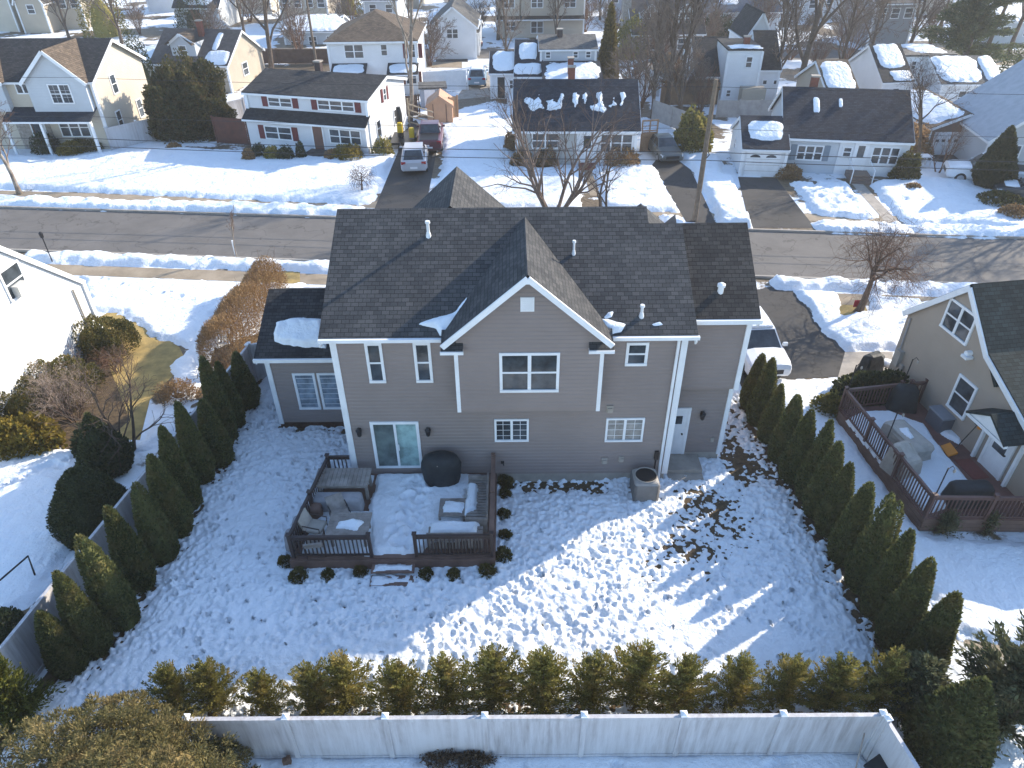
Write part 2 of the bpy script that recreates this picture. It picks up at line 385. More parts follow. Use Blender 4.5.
sheet('driveway_main', [g(757, 290), g(786, 283), g(845, 352), g(838, 377), g(775, 380), (7.9, 24.2), (7.9, 30.0), st(9.4, -2.7)], .014, DRIVE)
sheet('drive_apron_main', [st(9.3, -2.75), st(12.6, -2.75), st(12.8, 0), st(9.1, 0)], .012, WALK)
sheet('walkway_cape', gp((590, 196), (602, 196), (590, 168), (583, 168)), .014, WALK)
sheet('walkway_garage_house', gp((886, 223), (899, 223), (861, 182), (850, 182)), .014, CONC)
sheet('walkway_tan_house', gp((880, 298), (905, 318), (915, 315), (895, 296)), .014, WALK)
sheet('tan_house_apron', gp((838, 377), (845, 352), (893, 352), (890, 385)), .012, CONC)
# second street far beyond the back gardens
m = MB(); sheet('back_street', [(-140, 99), (120, 84), (120, 90), (-140, 105)], .008, ROAD)
sheet('back_driveway', gp((436, 62), (468, 62), (466, 44), (434, 46)), .014, DRIVE)
sheet('side_lane', gp((388, 61), (462, 62), (462, 68), (388, 67)), .012, WALK)
sheet('driveway_blue_car', gp((455, 100), (497, 96), (494, 72), (474, 72)), .012, CONC)
sheet('grass_patch_left', gp((112, 310), (150, 318), (180, 348), (186, 362), (150, 400), (140, 440), (60, 440), (20, 430), (0, 400), (60, 340)), .006, GRASS)
sheet('soil_bed_left', gp((-30, 455), (95, 452), (130, 420), (95, 330), (60, 330), (-30, 395)), .012, SOIL)
sheet('lawn_patch_right', gp((836, 300), (862, 298), (868, 312), (850, 318), (836, 312)), .004, GRASS)
sheet('front_grass_left', gp((245, 268), (300, 272), (300, 300), (262, 300)), .012, GRASS)

# snow banks thrown up along the street
def bank(x0, x1, o0, o1, h, seed):
    n = max(2, int((x1-x0)/4)); P = [st(x0+(x1-x0)*k/n, o0) for k in range(n+1)]+[st(x1-(x1-x0)*k/n, o1) for k in range(n+1)]
    return struct(snow_sheet('snow_bank', P, .16 if x1-x0 > 30 else .12, h, .45, .22, 1.3, 0, seed, rag=.3))
bank(-60, g(372, 214).x-.6, 6.2, 8.1, .32, 3); bank(g(661, 222).x, g(682, 222).x, 6.2, 8.1, .4, 4)
bank(g(718, 225).x, g(751, 225).x, 6.2, 9.4, .55, 5); bank(g(815, 230).x, g(912, 236).x, 6.1, 7.9, .32, 6); bank(g(918, 235).x, 70, 6.1, 7.9, .32, 7)
bank(g(432, 214).x, g(655, 222).x, 6.2, 8.1, .4, 14)
bank(g(28, 254).x, 8.3, -1.5, -.05, .3, 8); bank(g(765, 275).x, 60, -1.45, -.05, .3, 9)
# snow on the lawns
def lawn(px, seed, res=.2, h=.2, amp=.08, foot=0, **k): return struct(snow_sheet('snow_lawn', gp(*px), res, h, .4, amp, .7, foot, seed, **k))
lawn([(-60, 186), (372, 206), (396, 155), (320, 158), (250, 152), (160, 148), (60, 160), (-60, 150)], 21, .22, .28, foot=240, size=.3)
lawn([(434, 207), (584, 210), (580, 170), (516, 168), (497, 100), (440, 130), (443, 150)], 22, .22, .25, foot=160, size=.3)
lawn([(604, 210), (680, 213), (655, 168), (640, 166), (592, 168)], 23, .2, .28, foot=120, size=.3)
lawn([(714, 213), (742, 217), (735, 180), (722, 176), (722, 160), (700, 150), (668, 148), (692, 170)], 24, .18, .4, .12)
lawn([(818, 217), (882, 221), (846, 184), (788, 183)], 25, .16, .3, foot=120, size=.25)
lawn([(902, 224), (1060, 232), (1040, 206), (985, 180), (905, 178), (868, 184)], 26, .18, .3, foot=80, size=.25)
TR = [[g(98+10.5*k+random.Random(k).uniform(-2, 2), 281+ (k*2.2 if k < 8 else 17.6+(k-8)*6)+random.Random(k+50).uniform(-2, 2)).xy for k in range(15)]]
lawn([(80, 276), (305, 284), (262, 330), (215, 350), (200, 380), (186, 350), (150, 338), (122, 316), (88, 312)], 27, .1, .18, .05, trail=TR)
lawn([(184, 350), (204, 352), (200, 390), (175, 440), (130, 455), (150, 420), (175, 390), (172, 366)], 28, .1, .12, .06)
TR2 = [[g(6+9*k+random.Random(k).uniform(-2, 2), 488-3.6*k+random.Random(k+9).uniform(-3, 3)).xy for k in range(9)]]
lawn([(-60, 470), (30, 436), (82, 450), (96, 470), (68, 540), (110, 500), (30, 610), (-60, 640)], 29, .08, .16, .06, trail=TR2)
lawn([(793, 291), (838, 293), (842, 316), (872, 312), (866, 293), (905, 300), (930, 300), (900, 352), (846, 352), (826, 335)], 30, .1, .28, .12, foot=40)
lawn([(780, 378), (835, 379), (850, 398), (836, 412), (922, 535), (1060, 545), (1060, 660), (960, 640), (900, 560), (760, 385)], 31, .1, .16, .05, foot=60)
lawn([(905, 302), (950, 300), (960, 310), (918, 318)], 32, .1, .2, .05)
struct(snow_sheet('snow_strip', [(-7.8, 8.95), (8.5, 8.95), (9.2, 7.0), (-7.8, 7.0)], .08, .12, .25, .05, .7, 70, 33, rag=.1))
lawn([(905, 730), (960, 715), (1060, 690), (1060, 790), (910, 790)], 34, .08, .12, .06)
# the trampled back yard
L_ARB = [(75, 670), (100, 650), (126, 623), (144, 586), (166, 558), (181, 533), (191, 507), (204, 480), (222, 463), (228, 441), (236, 426), (250, 406)]
R_ARB = [(750, 408), (757, 424), (767, 441), (780, 461), (791, 480), (806, 498), (815, 515), (826, 533), (841, 560), (858, 588), (873, 615), (889, 645), (914, 672)]
sheet('yard_soil', [(-13, 8.9), (11.6, 8.9), (10.2, 26), (-10.8, 26)], .006, SOIL)
bare = [(*g(px, py).xy, .6, .15) for px, py in L_ARB]+[(*g(px, py).xy, .62, .2) for px, py in R_ARB]
b0 = g(700, 535); bare += [(b0.x, b0.y, 1.7, .072), (*g(680, 555).xy, 1.2, .06), (*g(715, 505).xy, 1.1, .064), (*g(655, 575).xy, .8, .058), (*g(735, 520).xy, 1.0, .06), (*g(700, 500).xy, .8, .06)]
bare += [(8.25, y, .6, .135) for y in (18.8, 19.6, 20.4, 21.3, 22.3)]+[(8.9, 19.2, .8, .11)]
bare += [(x, 18.25, .38, .19) for x in (-.2, .5, 1.2, 1.9, 2.6, 3.2)]+[(*g(px, py).xy, .24, .18) for px, py in ((283, 428), (330, 430), (300, 430), (345, 432))]
bare += [(x, 9.9, .7, .1) for x in range(-8, 10)]
def dens(x, y):
    v = .75 if y > 12 else .55
    if -9.5 < x < -7 and y > 14: v = .55
    for cx, cy, r in ((-3.5, 11.4, 1.1), (.8, 11.0, 1.0), (4.6, 12.2, 1.1), (7.0, 11.5, 1.2), (-9, 11.2, 1.0), (1.6, 13.6, .8), (-9.2, 17.2, 1.1), (-7.6, 13.0, .9), (3.0, 10.9, .8), (-1.2, 13.2, .6), (-8.3, 20.0, .9), (9.0, 12.8, .7), (4.8, 14.6, .6), (-6, 11.2, .8)):
        if (x-cx)**2+(y-cy)**2 < r*r: v = .03
    return v
rr_ = random.Random(12); SPK = [(rr_.uniform(-10.5, -6.8), rr_.uniform(10.5, 24)) for k in range(130)]+[(rr_.uniform(-9, 9), rr_.uniform(10.3, 17.5)) for k in range(150)]+[(rr_.gauss(-9.6, .35), rr_.uniform(21, 25)) for k in range(60)]
struct(snow_sheet('snow_yard', [(-12.7, 8.95), (11.3, 8.95), (10.6, 16), (9.6, 25.5), (-10.7, 25.5), (-11.9, 17)], .042, .15, .25, .045, .5, 14500, 41, bare=bare, rag=.12, depth=.052, size=.08, dens=dens, rough=.085, specks=SPK))

# ================================================================ HOUSE KIT
def frame(O, u):
    O = Vector(O); O = Vector((O.x, O.y, 0)) if len(O) > 1 else O
    u = Vector((u[0], u[1], 0)).normalized(); return O, u, Vector((-u.y, u.x, 0))
class Face:            # a vertical wall face: s along it, z up, n outwards
    def __init__(f, O, u, n): f.O = Vector(O); f.u = Vector(u); f.n = Vector(n)
    def p(f, s, z, n=0): return f.O+f.u*s+f.n*n+Vector((0, 0, z))
    def slab(f, m, s0, s1, z0, z1, n0, n1):
        m.hexa([f.p(s0, z0, n1), f.p(s1, z0, n1), f.p(s1, z0, n0), f.p(s0, z0, n0), f.p(s0, z1, n1), f.p(s1, z1, n1), f.p(s1, z1, n0), f.p(s0, z1, n0)])
def window(par, F, s0, z0, s1, z1, cols=1, sash=True, mun=None, shut=None, fw=.09, pane=None, trim=None):
    m = MB(); t = .055
    F.slab(m, s0, s1, z0, z0+fw, -.02, t+.02); F.slab(m, s0, s1, z1-fw, z1, -.02, t)
    F.slab(m, s0, s0+fw, z0+fw, z1-fw, -.02, t-.002); F.slab(m, s1-fw, s1, z0+fw, z1-fw, -.02, t-.002)
    w_ = (s1-s0)/cols
    for k in range(1, cols): F.slab(m, s0+k*w_-fw*.6, s0+k*w_+fw*.6, z0+fw, z1-fw, -.02, t-.004)
    if sash: F.slab(m, s0+fw, s1-fw, (z0+z1)/2-.03, (z0+z1)/2+.03, -.02, t-.015)
    if mun:
        nx, ny, zz0, zz1 = mun
        for k in range(cols):
            a, b = s0+k*w_+fw*.7, s0+(k+1)*w_-fw*.7
            for i in range(1, nx): x = a+(b-a)*i/nx; F.slab(m, x-.007, x+.007, zz0+fw, zz1-fw, -.02, .029)
            for i in range(1, ny): z = zz0+(zz1-zz0)*i/ny; F.slab(m, a, b, z-.007, z+.007, -.02, .028)
    fr = m.build('window', trim or WHITE, par); p = MB()
    F.slab(p, s0+fw*.5, s1-fw*.5, z0+fw*.5, z1-fw*.5, -.02, .025); p.build('pane', pane or PANE, fr)
    if shut:
        sw, sm = shut
        for a in (s0-sw-.03, s1+.03):
            q = MB(); F.slab(q, a, a+sw, z0, z1, 0, .05)
            for k in range(int((z1-z0)/.12)): F.slab(q, a+.05, a+sw-.05, z0+.06+k*.12, z0+.12+k*.12, .05, .065)
            q.build('shutter', sm, par)
    return fr
def door(par, F, s0, z0, s1, z1, mat=None, lite=True, trim=None):
    m = MB(); F.slab(m, s0, s1, z0, z1, -.02, .05); d = m.build('door', mat or WHITE, par); q = MB()
    for a, b in ((s0-.1, s0), (s1, s1+.1)): F.slab(q, a, b, z0, z1, 0, .07)
    F.slab(q, s0-.1, s1+.1, z1, z1+.1, 0, .075); q.build('door_frame', trim or WHITE, d)
    if lite: q = MB(); F.slab(q, s0+.15, s1-.15, z0+(z1-z0)*.5, z1-.15, .05, .06); q.build('door_glass', PANE, d)
    q = MB(); q.tube([F.p(s1-.1, z0+.95, .05), F.p(s1-.1, z0+.95, .11)], .03, 6); q.build('handle', BLACK, d)
    return d
def snow_on(par, quad, u0, u1, v0, v1, seed, h=.12, ragged=.5, cut=.5):   # quad: eave-left, eave-right, ridge-right, ridge-left
    a, b, c, d = [Vector(p) for p in quad]; n = (b-a).cross(d-a).normalized(); n = n if n.z > 0 else -n
    L = (b-a).length*(u1-u0); Wd = (d-a).length*(v1-v0); nu, nv = max(8, int(L/.12)), max(6, int(Wd/.12))
    nu, nv = min(nu, 60), min(nv, 40)
    U, Vv = np.meshgrid(np.linspace(0, 1, nu), np.linspace(0, 1, nv)); ex = np.maximum(abs(U*2-1), abs(Vv*2-1))
    msk = 1.0-((abs(U*2-1)**4+abs(Vv*2-1)**4)**.25)**3-(ragged*2*(fbm(U*L, Vv*Wd, seed, .9, 4)-cut)+.9*(fbm(U*L, Vv*Wd, seed+5, 2.0, 3)-.5)); Hh = np.clip(msk*1.6, -.5, 1)*h*.65
    m = MB(); i = m.vs([a+(b-a)*(u0+(u1-u0)*U[r, k])+(d-a)*(v0+(v1-v0)*Vv[r, k])+n*Hh[r, k] for r in range(nv) for k in range(nu)])
    for r in range(nv-1):
        for k in range(nu-1):
            if max(Hh[r, k], Hh[r+1, k], Hh[r, k+1], Hh[r+1, k+1]) > 0: m.f.append((i+r*nu+k, i+r*nu+k+1, i+(r+1)*nu+k+1, i+(r+1)*nu+k))
    if m.f: m.build('roof_snow', SNOW, par, smooth=True)['kind'] = 'stuff'
def snow_px(par, quad, px, seed, h=.12, rag=.1, edge=.12):
    a, b, c, d = [Vector(p) for p in quad]; n = (b-a).cross(d-a).normalized(); n = n if n.z > 0 else -n; P = []; C0 = Vector((0, 0, CH))
    ux = (b-a).normalized(); vx = n.cross(ux); vx = vx if vx.z > 0 else -vx
    for x, y in px:
        r = MW @ Vector(((x-512)/CF, -(y-384)/CF, -1)); t = (a-C0).dot(n)/r.dot(n); q = C0+r*t-a; P.append((q.dot(ux), q.dot(vx)))
    P = np.array(P); x0, y0 = P.min(0)-.2; x1, y1 = P.max(0)+.2; rs_ = .05
    X_, Y_ = np.meshgrid(np.arange(x0, x1, rs_), np.arange(y0, y1, rs_)); D_ = sdist(X_, Y_, P)+rag*(fbm(X_, Y_, seed, 2.2, 4)-.5)*2
    t = np.clip(D_/edge, -.4, 1); H_ = h*t*(.75+.5*fbm(X_, Y_, seed+3, 1.5, 3)); ny, nx = X_.shape; m = MB()
    i = m.vs([a+ux*X_[r, k]+vx*Y_[r, k]+n*H_[r, k] for r in range(ny) for k in range(nx)])
    for r in range(ny-1):
        for k in range(nx-1):
            if H_[r:r+2, k:k+2].max() > 0: m.f.append((i+r*nx+k, i+r*nx+k+1, i+(r+1)*nx+k+1, i+(r+1)*nx+k))
    m.build('roof_snow', SNOW, par, smooth=True)['kind'] = 'stuff'
class House:
    def __init__(h, name, label, O, u, w, d, hw, rise, wall, roof, kind='x', over=.35, cat='house', trim=None, group=None, z0=0, fh=.0, ridge_t=None, side_trim=True, rake_b=True):
        h.O, h.u, h.v = frame(O, u); h.w, h.d, h.hw, h.rise, h.kind = w, d, hw, rise, kind; h.trim = trim or WHITE; h.roofm = roof; h.wallm = wall
        h.t = thing(name, label, cat, h.O+Vector((0, 0, z0)), group)
        P = h.P; m = MB()
        h.front = Face(P(0, 0), h.u, -h.v); h.right = Face(P(w, 0), h.v, h.u); h.left = Face(P(0, d), -h.v, -h.u); h.back = Face(P(w, d), -h.u, h.v)
        rt = ridge_t if ridge_t is not None else d/2
        for a, b in (((0, 0), (w, 0)), ((w, 0), (w, d)), ((w, d), (0, d)), ((0, d), (0, 0))): m.poly([P(*a, -.1), P(*b, -.1), P(*b, hw), P(*a, hw)])
        if kind == 'x': m.poly([P(0, 0, hw), P(0, rt, hw+rise-.06), P(0, d, hw)]); m.poly([P(w, 0, hw), P(w, rt, hw+rise-.06), P(w, d, hw)])
        if kind == 'y': m.poly([P(0, 0, hw), P(w/2, 0, hw+rise-.06), P(w, 0, hw)]); m.poly([P(0, d, hw), P(w/2, d, hw+rise-.06), P(w, d, hw)])
        h.wall = m.build('wall', wall, h.t)
        r = MB(); th = .13; o = over; tr = MB()
        if kind == 'x':
            k1, k2 = rise/rt, rise/(d-rt); zr = hw+rise+.07
            A = [P(-o, -o, zr-k1*(rt+o)), P(w+o, -o, zr-k1*(rt+o)), P(w+o, rt, zr), P(-o, rt, zr)]
            B = [P(w+o, d+o, zr-k2*(d-rt+o)), P(-o, d+o, zr-k2*(d-rt+o)), P(-o, rt, zr), P(w+o, rt, zr)]
            r.slab(A, th); r.slab(B, th); h.panelA, h.panelB = A, B
            for a, b in ((A[0], A[3]), (A[1], A[2]), (B[1], B[2]), (B[0], B[3])): tr.beam(a-Vector((0, 0, .16)), b-Vector((0, 0, .16)), .07, .2)
            for a, b in ((A[0], A[1]), (B[0], B[1])): tr.beam(a-Vector((0, 0, .13)), b-Vector((0, 0, .13)), .12, .14)
        elif kind == 'y':
            k = rise/(w/2); zr = hw+rise+.07
            A = [P(-o, d+o, zr-k*(w/2+o)), P(-o, -o, zr-k*(w/2+o)), P(w/2, -o, zr), P(w/2, d+o, zr)]
            B = [P(w+o, -o, zr-k*(w/2+o)), P(w+o, d+o, zr-k*(w/2+o)), P(w/2, d+o, zr), P(w/2, -o, zr)]
            r.slab(A, th); r.slab(B, th); h.panelA, h.panelB = A, B
            for a, b in ((A[1], A[2]), (B[0], B[3]))[:2 if rake_b else 1]: tr.beam(a-Vector((0, 0, .16)), b-Vector((0, 0, .16)), .07, .2)
            for a, b in ((A[0], A[1]), (B[0], B[1]))[:2 if rake_b else 1]: tr.beam(a-Vector((0, 0, .13)), b-Vector((0, 0, .13)), .12, .14)
        elif kind == 'hip':
            rt = min(w, d)/2; zr = hw+rise; ze = hw-.02
            c = [P(-o, -o, ze), P(w+o, -o, ze), P(w+o, d+o, ze), P(-o, d+o, ze)]
            if w >= d: r1, r2 = P(rt, d/2, zr), P(w-rt, d/2, zr); pls = [[c[0], c[1], r2, r1], [c[1], c[2], r2], [c[2], c[3], r1, r2], [c[3], c[0], r1]]
            else: r1, r2 = P(w/2, rt, zr), P(w/2, d-rt, zr); pls = [[c[0], c[1], r1], [c[1], c[2], r2, r1], [c[2], c[3], r2], [c[3], c[0], r1, r2]]
            for q in pls: r.slab(q, .1)
            h.panelA = pls[0] if len(pls[0]) == 4 else None; h.panelB = pls[1] if len(pls[1]) == 4 else None; h.pls = pls
            for k in range(4): tr.beam(c[k]-Vector((0, 0, .12)), c[(k+1) % 4]-Vector((0, 0, .12)), .1, .16)
        else:     # flat
            r.slab([P(-o, -o, hw+.1), P(w+o, -o, hw+.1), P(w+o, d+o, hw+.1), P(-o, d+o, hw+.1)], .14)
            h.panelA = [P(-o, -o, hw+.1), P(w+o, -o, hw+.1), P(w+o, d+o, hw+.1), P(-o, d+o, hw+.1)]
        h.roof = r.build('roof', roof, h.t)
        if tr.f: tr.build('fascia', h.trim, h.t)
        if side_trim:
            for (s, t_) in ((0, 0), (w, 0)):
                c = MB(); c.rbox(P(s, t_, 0), .2, .2, hw-.12, math.atan2(h.u.y, h.u.x)); c.build('corner_board', h.trim, h.t)
        if fh:
            q = MB(); q.hexa([P(-.03, -.03, -.1), P(w+.03, -.03, -.1), P(w+.03, d+.03, -.1), P(-.03, d+.03, -.1), P(-.03, -.03, fh), P(w+.03, -.03, fh), P(w+.03, d+.03, fh), P(-.03, d+.03, fh)]); q.build('foundation', CONC, h.t)
    def P(h, s, t, z=0): return h.O+h.u*s+h.v*t+Vector((0, 0, z))
    def win(h, s0, z0, s1, z1, F='front', **k): return window(h.t, getattr(h, F), s0, z0, s1, z1, trim=h.trim, **k)
    def door(h, s0, z0, s1, z1, F='front', **k): return door(h.t, getattr(h, F), s0, z0, s1, z1, **k)
    def chimney(h, s, t, z0, z1, mat, a=.45, b=.5):
        m = MB(); an = math.atan2(h.u.y, h.u.x); m.rbox(h.P(s, t, z0), b, a, z1-z0, an); c = m.build('chimney', mat, h.roof)
        q = MB(); q.rbox(h.P(s, t, z1), b+.12, a+.12, .1, an); q.build('chimney_cap', CONC, h.roof); return c
    def box(h, name, s0, s1, t0, t1, z0, z1, mat, par=None):
        P = h.P; m = MB(); m.hexa([P(s0, t0, z0), P(s1, t0, z0), P(s1, t1, z0), P(s0, t1, z0), P(s0, t0, z1), P(s1, t0, z1), P(s1, t1, z1), P(s0, t1, z1)]); return m.build(name, mat, par or h.t)
    def shed(h, name, s0, s1, t0, t1, z0, z1, mat=None, th=.1):   # a sloping panel, low at t0
        P = h.P; m = MB(); q = [P(s0, t0, z0), P(s1, t0, z0), P(s1, t1, z1), P(s0, t1, z1)]; m.slab(q, th); o = m.build(name, mat or h.roofm, h.t)
        f = MB(); f.beam(q[0]-Vector((0, 0, th)), q[1]-Vector((0, 0, th)), .1, .13); f.build('fascia', h.trim, h.t); return q
    def gable(h, s0, s1, zf, zp, prot, back, over=.25, zb=None, wall=None, roof=None, th=.12, trim=True, twall=0.0):
        # a wall bump with its own roof, ridge square to the front; zf: eave of the gable, back: how far the ridge runs in
        P = h.P; c = (s0+s1)/2; m = MB(); f = -prot; zb = 0 if zb is None else zb
        ring = [(s0, zb), (s1, zb), (s1, zf), (c, zp), (s0, zf)]
        m.poly([P(s, f, z) for s, z in ring]); m.poly([P(s0, f, zb), P(s0, f, zf), P(s0, twall, zf), P(s0, twall, zb)]); m.poly([P(s1, f, zb), P(s1, twall, zb), P(s1, twall, zf), P(s1, f, zf)])
        m.poly([P(s0, f, zb), P(s0, twall, zb), P(s1, twall, zb), P(s1, f, zb)])
        m.build('gable_wall', wall or h.wallm, h.t)
        k = (zp-zf)/((s1-s0)/2); r = MB(); zr = zp+.08; hw_ = (s1-s0)/2+over; ze = zr-k*hw_
        bt = (lambda z: back*(z-ze)/(zr-ze) if isinstance(back, (int, float)) else back(z))
        for sg in (-1, 1):
            q = [P(c+sg*hw_, f-over, ze), P(c, f-over, zr), P(c, bt(zr), zr), P(c+sg*hw_, bt(ze), ze)]
            r.slab(q, th)
            if sg == 1: h.gR = q
            else: h.gL = q
        o = r.build('gable_roof', roof or h.roofm, h.t)
        if trim:
            tr = MB()
            for sg in (-1, 1): tr.beam(P(c+sg*(hw_+.02), f-over-.03, ze-.14), P(c, f-over-.03, zr-.12), .05, .24, up=(0, 0, 1))
            tr.build('rake_board', h.trim, h.t)
        return Face(P(s0, f), h.u, -h.v)
    def snow(h, panel, *a, **k): snow_on(h.roof, panel, *a, **k)

# ================================================================ MAIN HOUSE (rear side faces the viewer)
mh = thing('house', 'large taupe sided two storey house with charcoal shingle roof and white trim in the centre', 'house', (0, 18.5, 0))
def lap(m, s0, s1, z0, z1, F, clip=None, c=.145, d=.024):
    k = 0; z = z0
    while z < z1-1e-4:
        zz = min(z+c, z1); a0, b0, a1, b1 = s0, s1, s0, s1
        if clip: a0, b0 = clip(z); a1, b1 = clip(zz)
        if b0-a0 > .01:
            if b1-a1 < .01: a1 = b1 = (a0+b0)/2
            am, bm, zm = a0+(a1-a0)*.68, b0+(b1-b0)*.68, z+(zz-z)*.68
            m.poly([F.p(a0, z, d), F.p(b0, z, d), F.p(bm, zm, d-.002), F.p(am, zm, d-.002)]); m.poly([F.p(am, zm, d-.002), F.p(bm, zm, d-.002), F.p(b1, zz, .001), F.p(a1, zz, .001)])
            m.poly([F.p(a0, z, .001), F.p(b0, z, .001), F.p(b0, z, d), F.p(a0, z, d)])
        z = zz
FB = Face((-5.55, 18.5, 0), (1, 0, 0), (0, -1, 0)); X = lambda x: x+5.55
EV = 6.24; SL = .655
m = MB(); m.box(-5.55, 5.38, 18.5, 25.6, .45, EV)
for x in (-5.55, 5.38): m.poly([(x, 18.5, EV), (x, 22.05, EV+SL*3.5), (x, 25.6, EV)])
lap(m, 0, X(5.38), .45, EV, FB)
FL = Face((-5.55, 25.6, 0), (0, -1, 0), (-1, 0, 0)); lap(m, 0, 7.1, .45, EV, FL); FR = Face((5.38, 18.5, 0), (0, 1, 0), (1, 0, 0)); lap(m, 0, 7.1, .45, EV, FR)
m.build('wall', TAUPE, mh)
m = MB(); m.box(-5.5, 5.33, 18.53, 25.5, -.1, .45); m.build('foundation', CONC, mh)
m = MB(); ye = 18.2; rid = lambda y: EV+.02+SL*(y-ye)
m.slab([(-5.82, ye, rid(ye)), (5.62, ye, rid(ye)), (5.5, 21.52, rid(21.52)), (4.42, 21.52, rid(21.52)), (4.42, 22.07, rid(22.07)), (-5.62, 22.07, rid(22.07))], .16)
zr = rid(22.07)
m.slab([(-5.62, 22.07, zr), (4.42, 22.07, zr), (4.42, 25.95, zr-SL*3.88), (-5.82, 25.95, zr-SL*3.88)], .16)
m.slab([(4.42, 21.52, rid(21.52)), (5.5, 21.52, rid(21.52)), (5.6, 25.95, rid(21.52)-.65*4.43), (4.42, 25.95, rid(21.52)-.65*4.43)], .16)
m.poly([(4.42, 21.52, rid(21.52)), (4.42, 22.07, zr), (4.42, 25.95, zr-SL*3.88)])
roof = m.build('roof', SH_MAIN, mh)
# front gables seen over the ridge
def vgable(xc, hw_, y1, zp, k, yb, par, mat, name='front_gable'):
    m = MB(); 
    for sg in (-1, 1): m.slab([(xc, yb, zp), (xc, y1, zp), (xc+sg*hw_, y1, zp-k*hw_), (xc+sg*hw_, yb, zp-k*hw_)], .12)
    m.poly([(xc-hw_+.1, y1-.2, zp-k*hw_), (xc+hw_-.1, y1-.2, zp-k*hw_), (xc, y1-.2, zp-.1)]); return m.build(name, mat, par)
vgable(-1.98, 2.9, 26.2, 8.78, .9, 22.3, roof, SH_MAIN); vgable(4.95, 1.4, 25.9, 7.4, .8, 23.0, roof, SH_MAIN)
# gutters, fascia, corner boards
m = MB()
m.beam((-5.82, 18.16, EV-.05), (-2.1, 18.16, EV-.05), .12, .11); m.build('gutter', WHITE, mh); m = MB(); m.beam((2.95, 18.16, EV-.05), (5.66, 18.16, EV-.05), .12, .11); m.build('gutter', WHITE, mh)
m = MB(); m.beam((-5.79, ye, EV-.26), (-5.60, 22.07, zr-.26), .05, .16); m.build('rake_board', WHITE, mh); m = MB(); m.beam((5.59, ye, EV-.26), (5.47, 21.52, rid(21.52)-.26), .05, .16); m.build('rake_board', WHITE, mh)
m = MB(); m.box(-5.83, 5.62, 18.2, 18.5, EV-.16, EV-.13); m.build('soffit', WHITE, mh)
for x in (-5.49, 5.32):
    m = MB(); m.box(x-.1, x+.1, 18.45, 18.62, .42, EV-.16); m.build('corner_board', WHITE, mh)
m = MB(); m.tube([(5.12, 18.4, EV-.15), (5.12, 18.42, 1.0), (5.12, 18.42, .1), (5.2, 18.1, .04)], .05, 8); m.build('downspout', WHITE, mh)
# projecting bay with its steep gable
GX0, GX1, GY, GZ0, GZF, GZP, GC = -1.66, 2.70, 17.9, 3.66, 6.6, 8.5, .46
FG = Face((GX0, GY, 0), (1, 0, 0), (0, -1, 0)); gk = .88
m = MB(); m.box(GX0, GX1, GY, 18.6, GZ0, GZF)
m.poly([(GX0, GY, GZF), (GX1, GY, GZF), (GC, GY, GZP)])
lap(m, 0, GX1-GX0, GZ0+.1, 6.5, FG); hw_ = (GX1-GX0)/2
lap(m, 0, GX1-GX0, 6.5, GZP-.12, FG, clip=lambda z: (0 if z <= GZP-gk*(hw_) else hw_-(GZP-z)/gk+GC-(GX0+GX1)/2, GX1-GX0 if z <= GZP-gk*hw_ else hw_+(GZP-z)/gk+GC-(GX0+GX1)/2))
m.build('bay_wall', TAUPE, mh)
m = MB(); gh = 2.48; zp = 8.6; yb = lambda z: ye+(z-EV-.02)/SL
q_ = {}
for sg in (-1, 1):
    q = [(GC, 17.64, zp), (GC+sg*gh, 17.64, zp-gk*gh), (GC+sg*gh, yb(zp-gk*gh)+.02, zp-gk*gh), (GC, yb(zp)+.02, zp)]; m.slab(q, .14); q_[sg] = q
groof = m.build('bay_roof', SH_MAIN, mh)
m = MB()
for sg in (-1, 1): m.beam((GC+sg*(gh+.03), 17.61, zp-gk*(gh+.03)-.12), (GC+sg*.0, 17.61, zp-.11), .06, .17)
m.box(GC-.07, GC+.07, 17.57, 17.63, zp-.26, zp-.1); m.build('bay_rake_board', WHITE, mh)
for a, b in ((-2.1, -1.45), (2.3, 3.02)):     # little return roofs at the feet of the gable
    m = MB(); m.slab([(a, 17.62, 6.13), (b, 17.62, 6.13), (b, 18.3, 6.47), (a, 18.3, 6.47)], .1); rr = m.build('return_roof', SH_MAIN, mh)
    m = MB(); m.box(a-.02, b+.02, 17.58, 17.64, 6.02, 6.12); m.box(a, b, 17.64, 18.5, 6.02, 6.04); m.build('return_fascia', WHITE, rr)
for x in (GX0-.02, GX1+.02):
    m = MB(); m.box(x-.06, x+.06, GY-.03, GY+.1, GZ0, 5.99); m.build('corner_board', WHITE, mh)
m = MB(); FG.slab(m, .46-.2-GX0, .46+.2-GX0, 7.32, 7.78, .0, .05)
for k in range(6): FG.slab(m, .46-.15-GX0, .46+.15-GX0, 7.37+k*.065, 7.41+k*.065, .05, .065)
m.build('gable_vent', WHITE, mh)
# windows of the rear wall
window(mh, FB, X(-4.53), 4.43, X(-4.0), 5.92); window(mh, FB, X(-3.04), 4.43, X(-2.5), 5.92)
window(mh, FG, -.38-GX0, 4.45, 1.45-GX0, 5.9, cols=2)
window(mh, FB, X(3.54), 5.0, X(4.23), 5.85)
PANE_C = glass('curtain_glass', (.12, .12, .115), .1)
window(mh, FB, X(-.6), 1.95, X(.55), 2.9, cols=2, sash=False, mun=(2, 4, 1.95, 2.9), fw=.07); window(mh, FB, X(3.12), 1.9, X(4.4), 2.9, cols=2, sash=False, mun=(2, 4, 1.9, 2.9), fw=.07, pane=PANE_C)
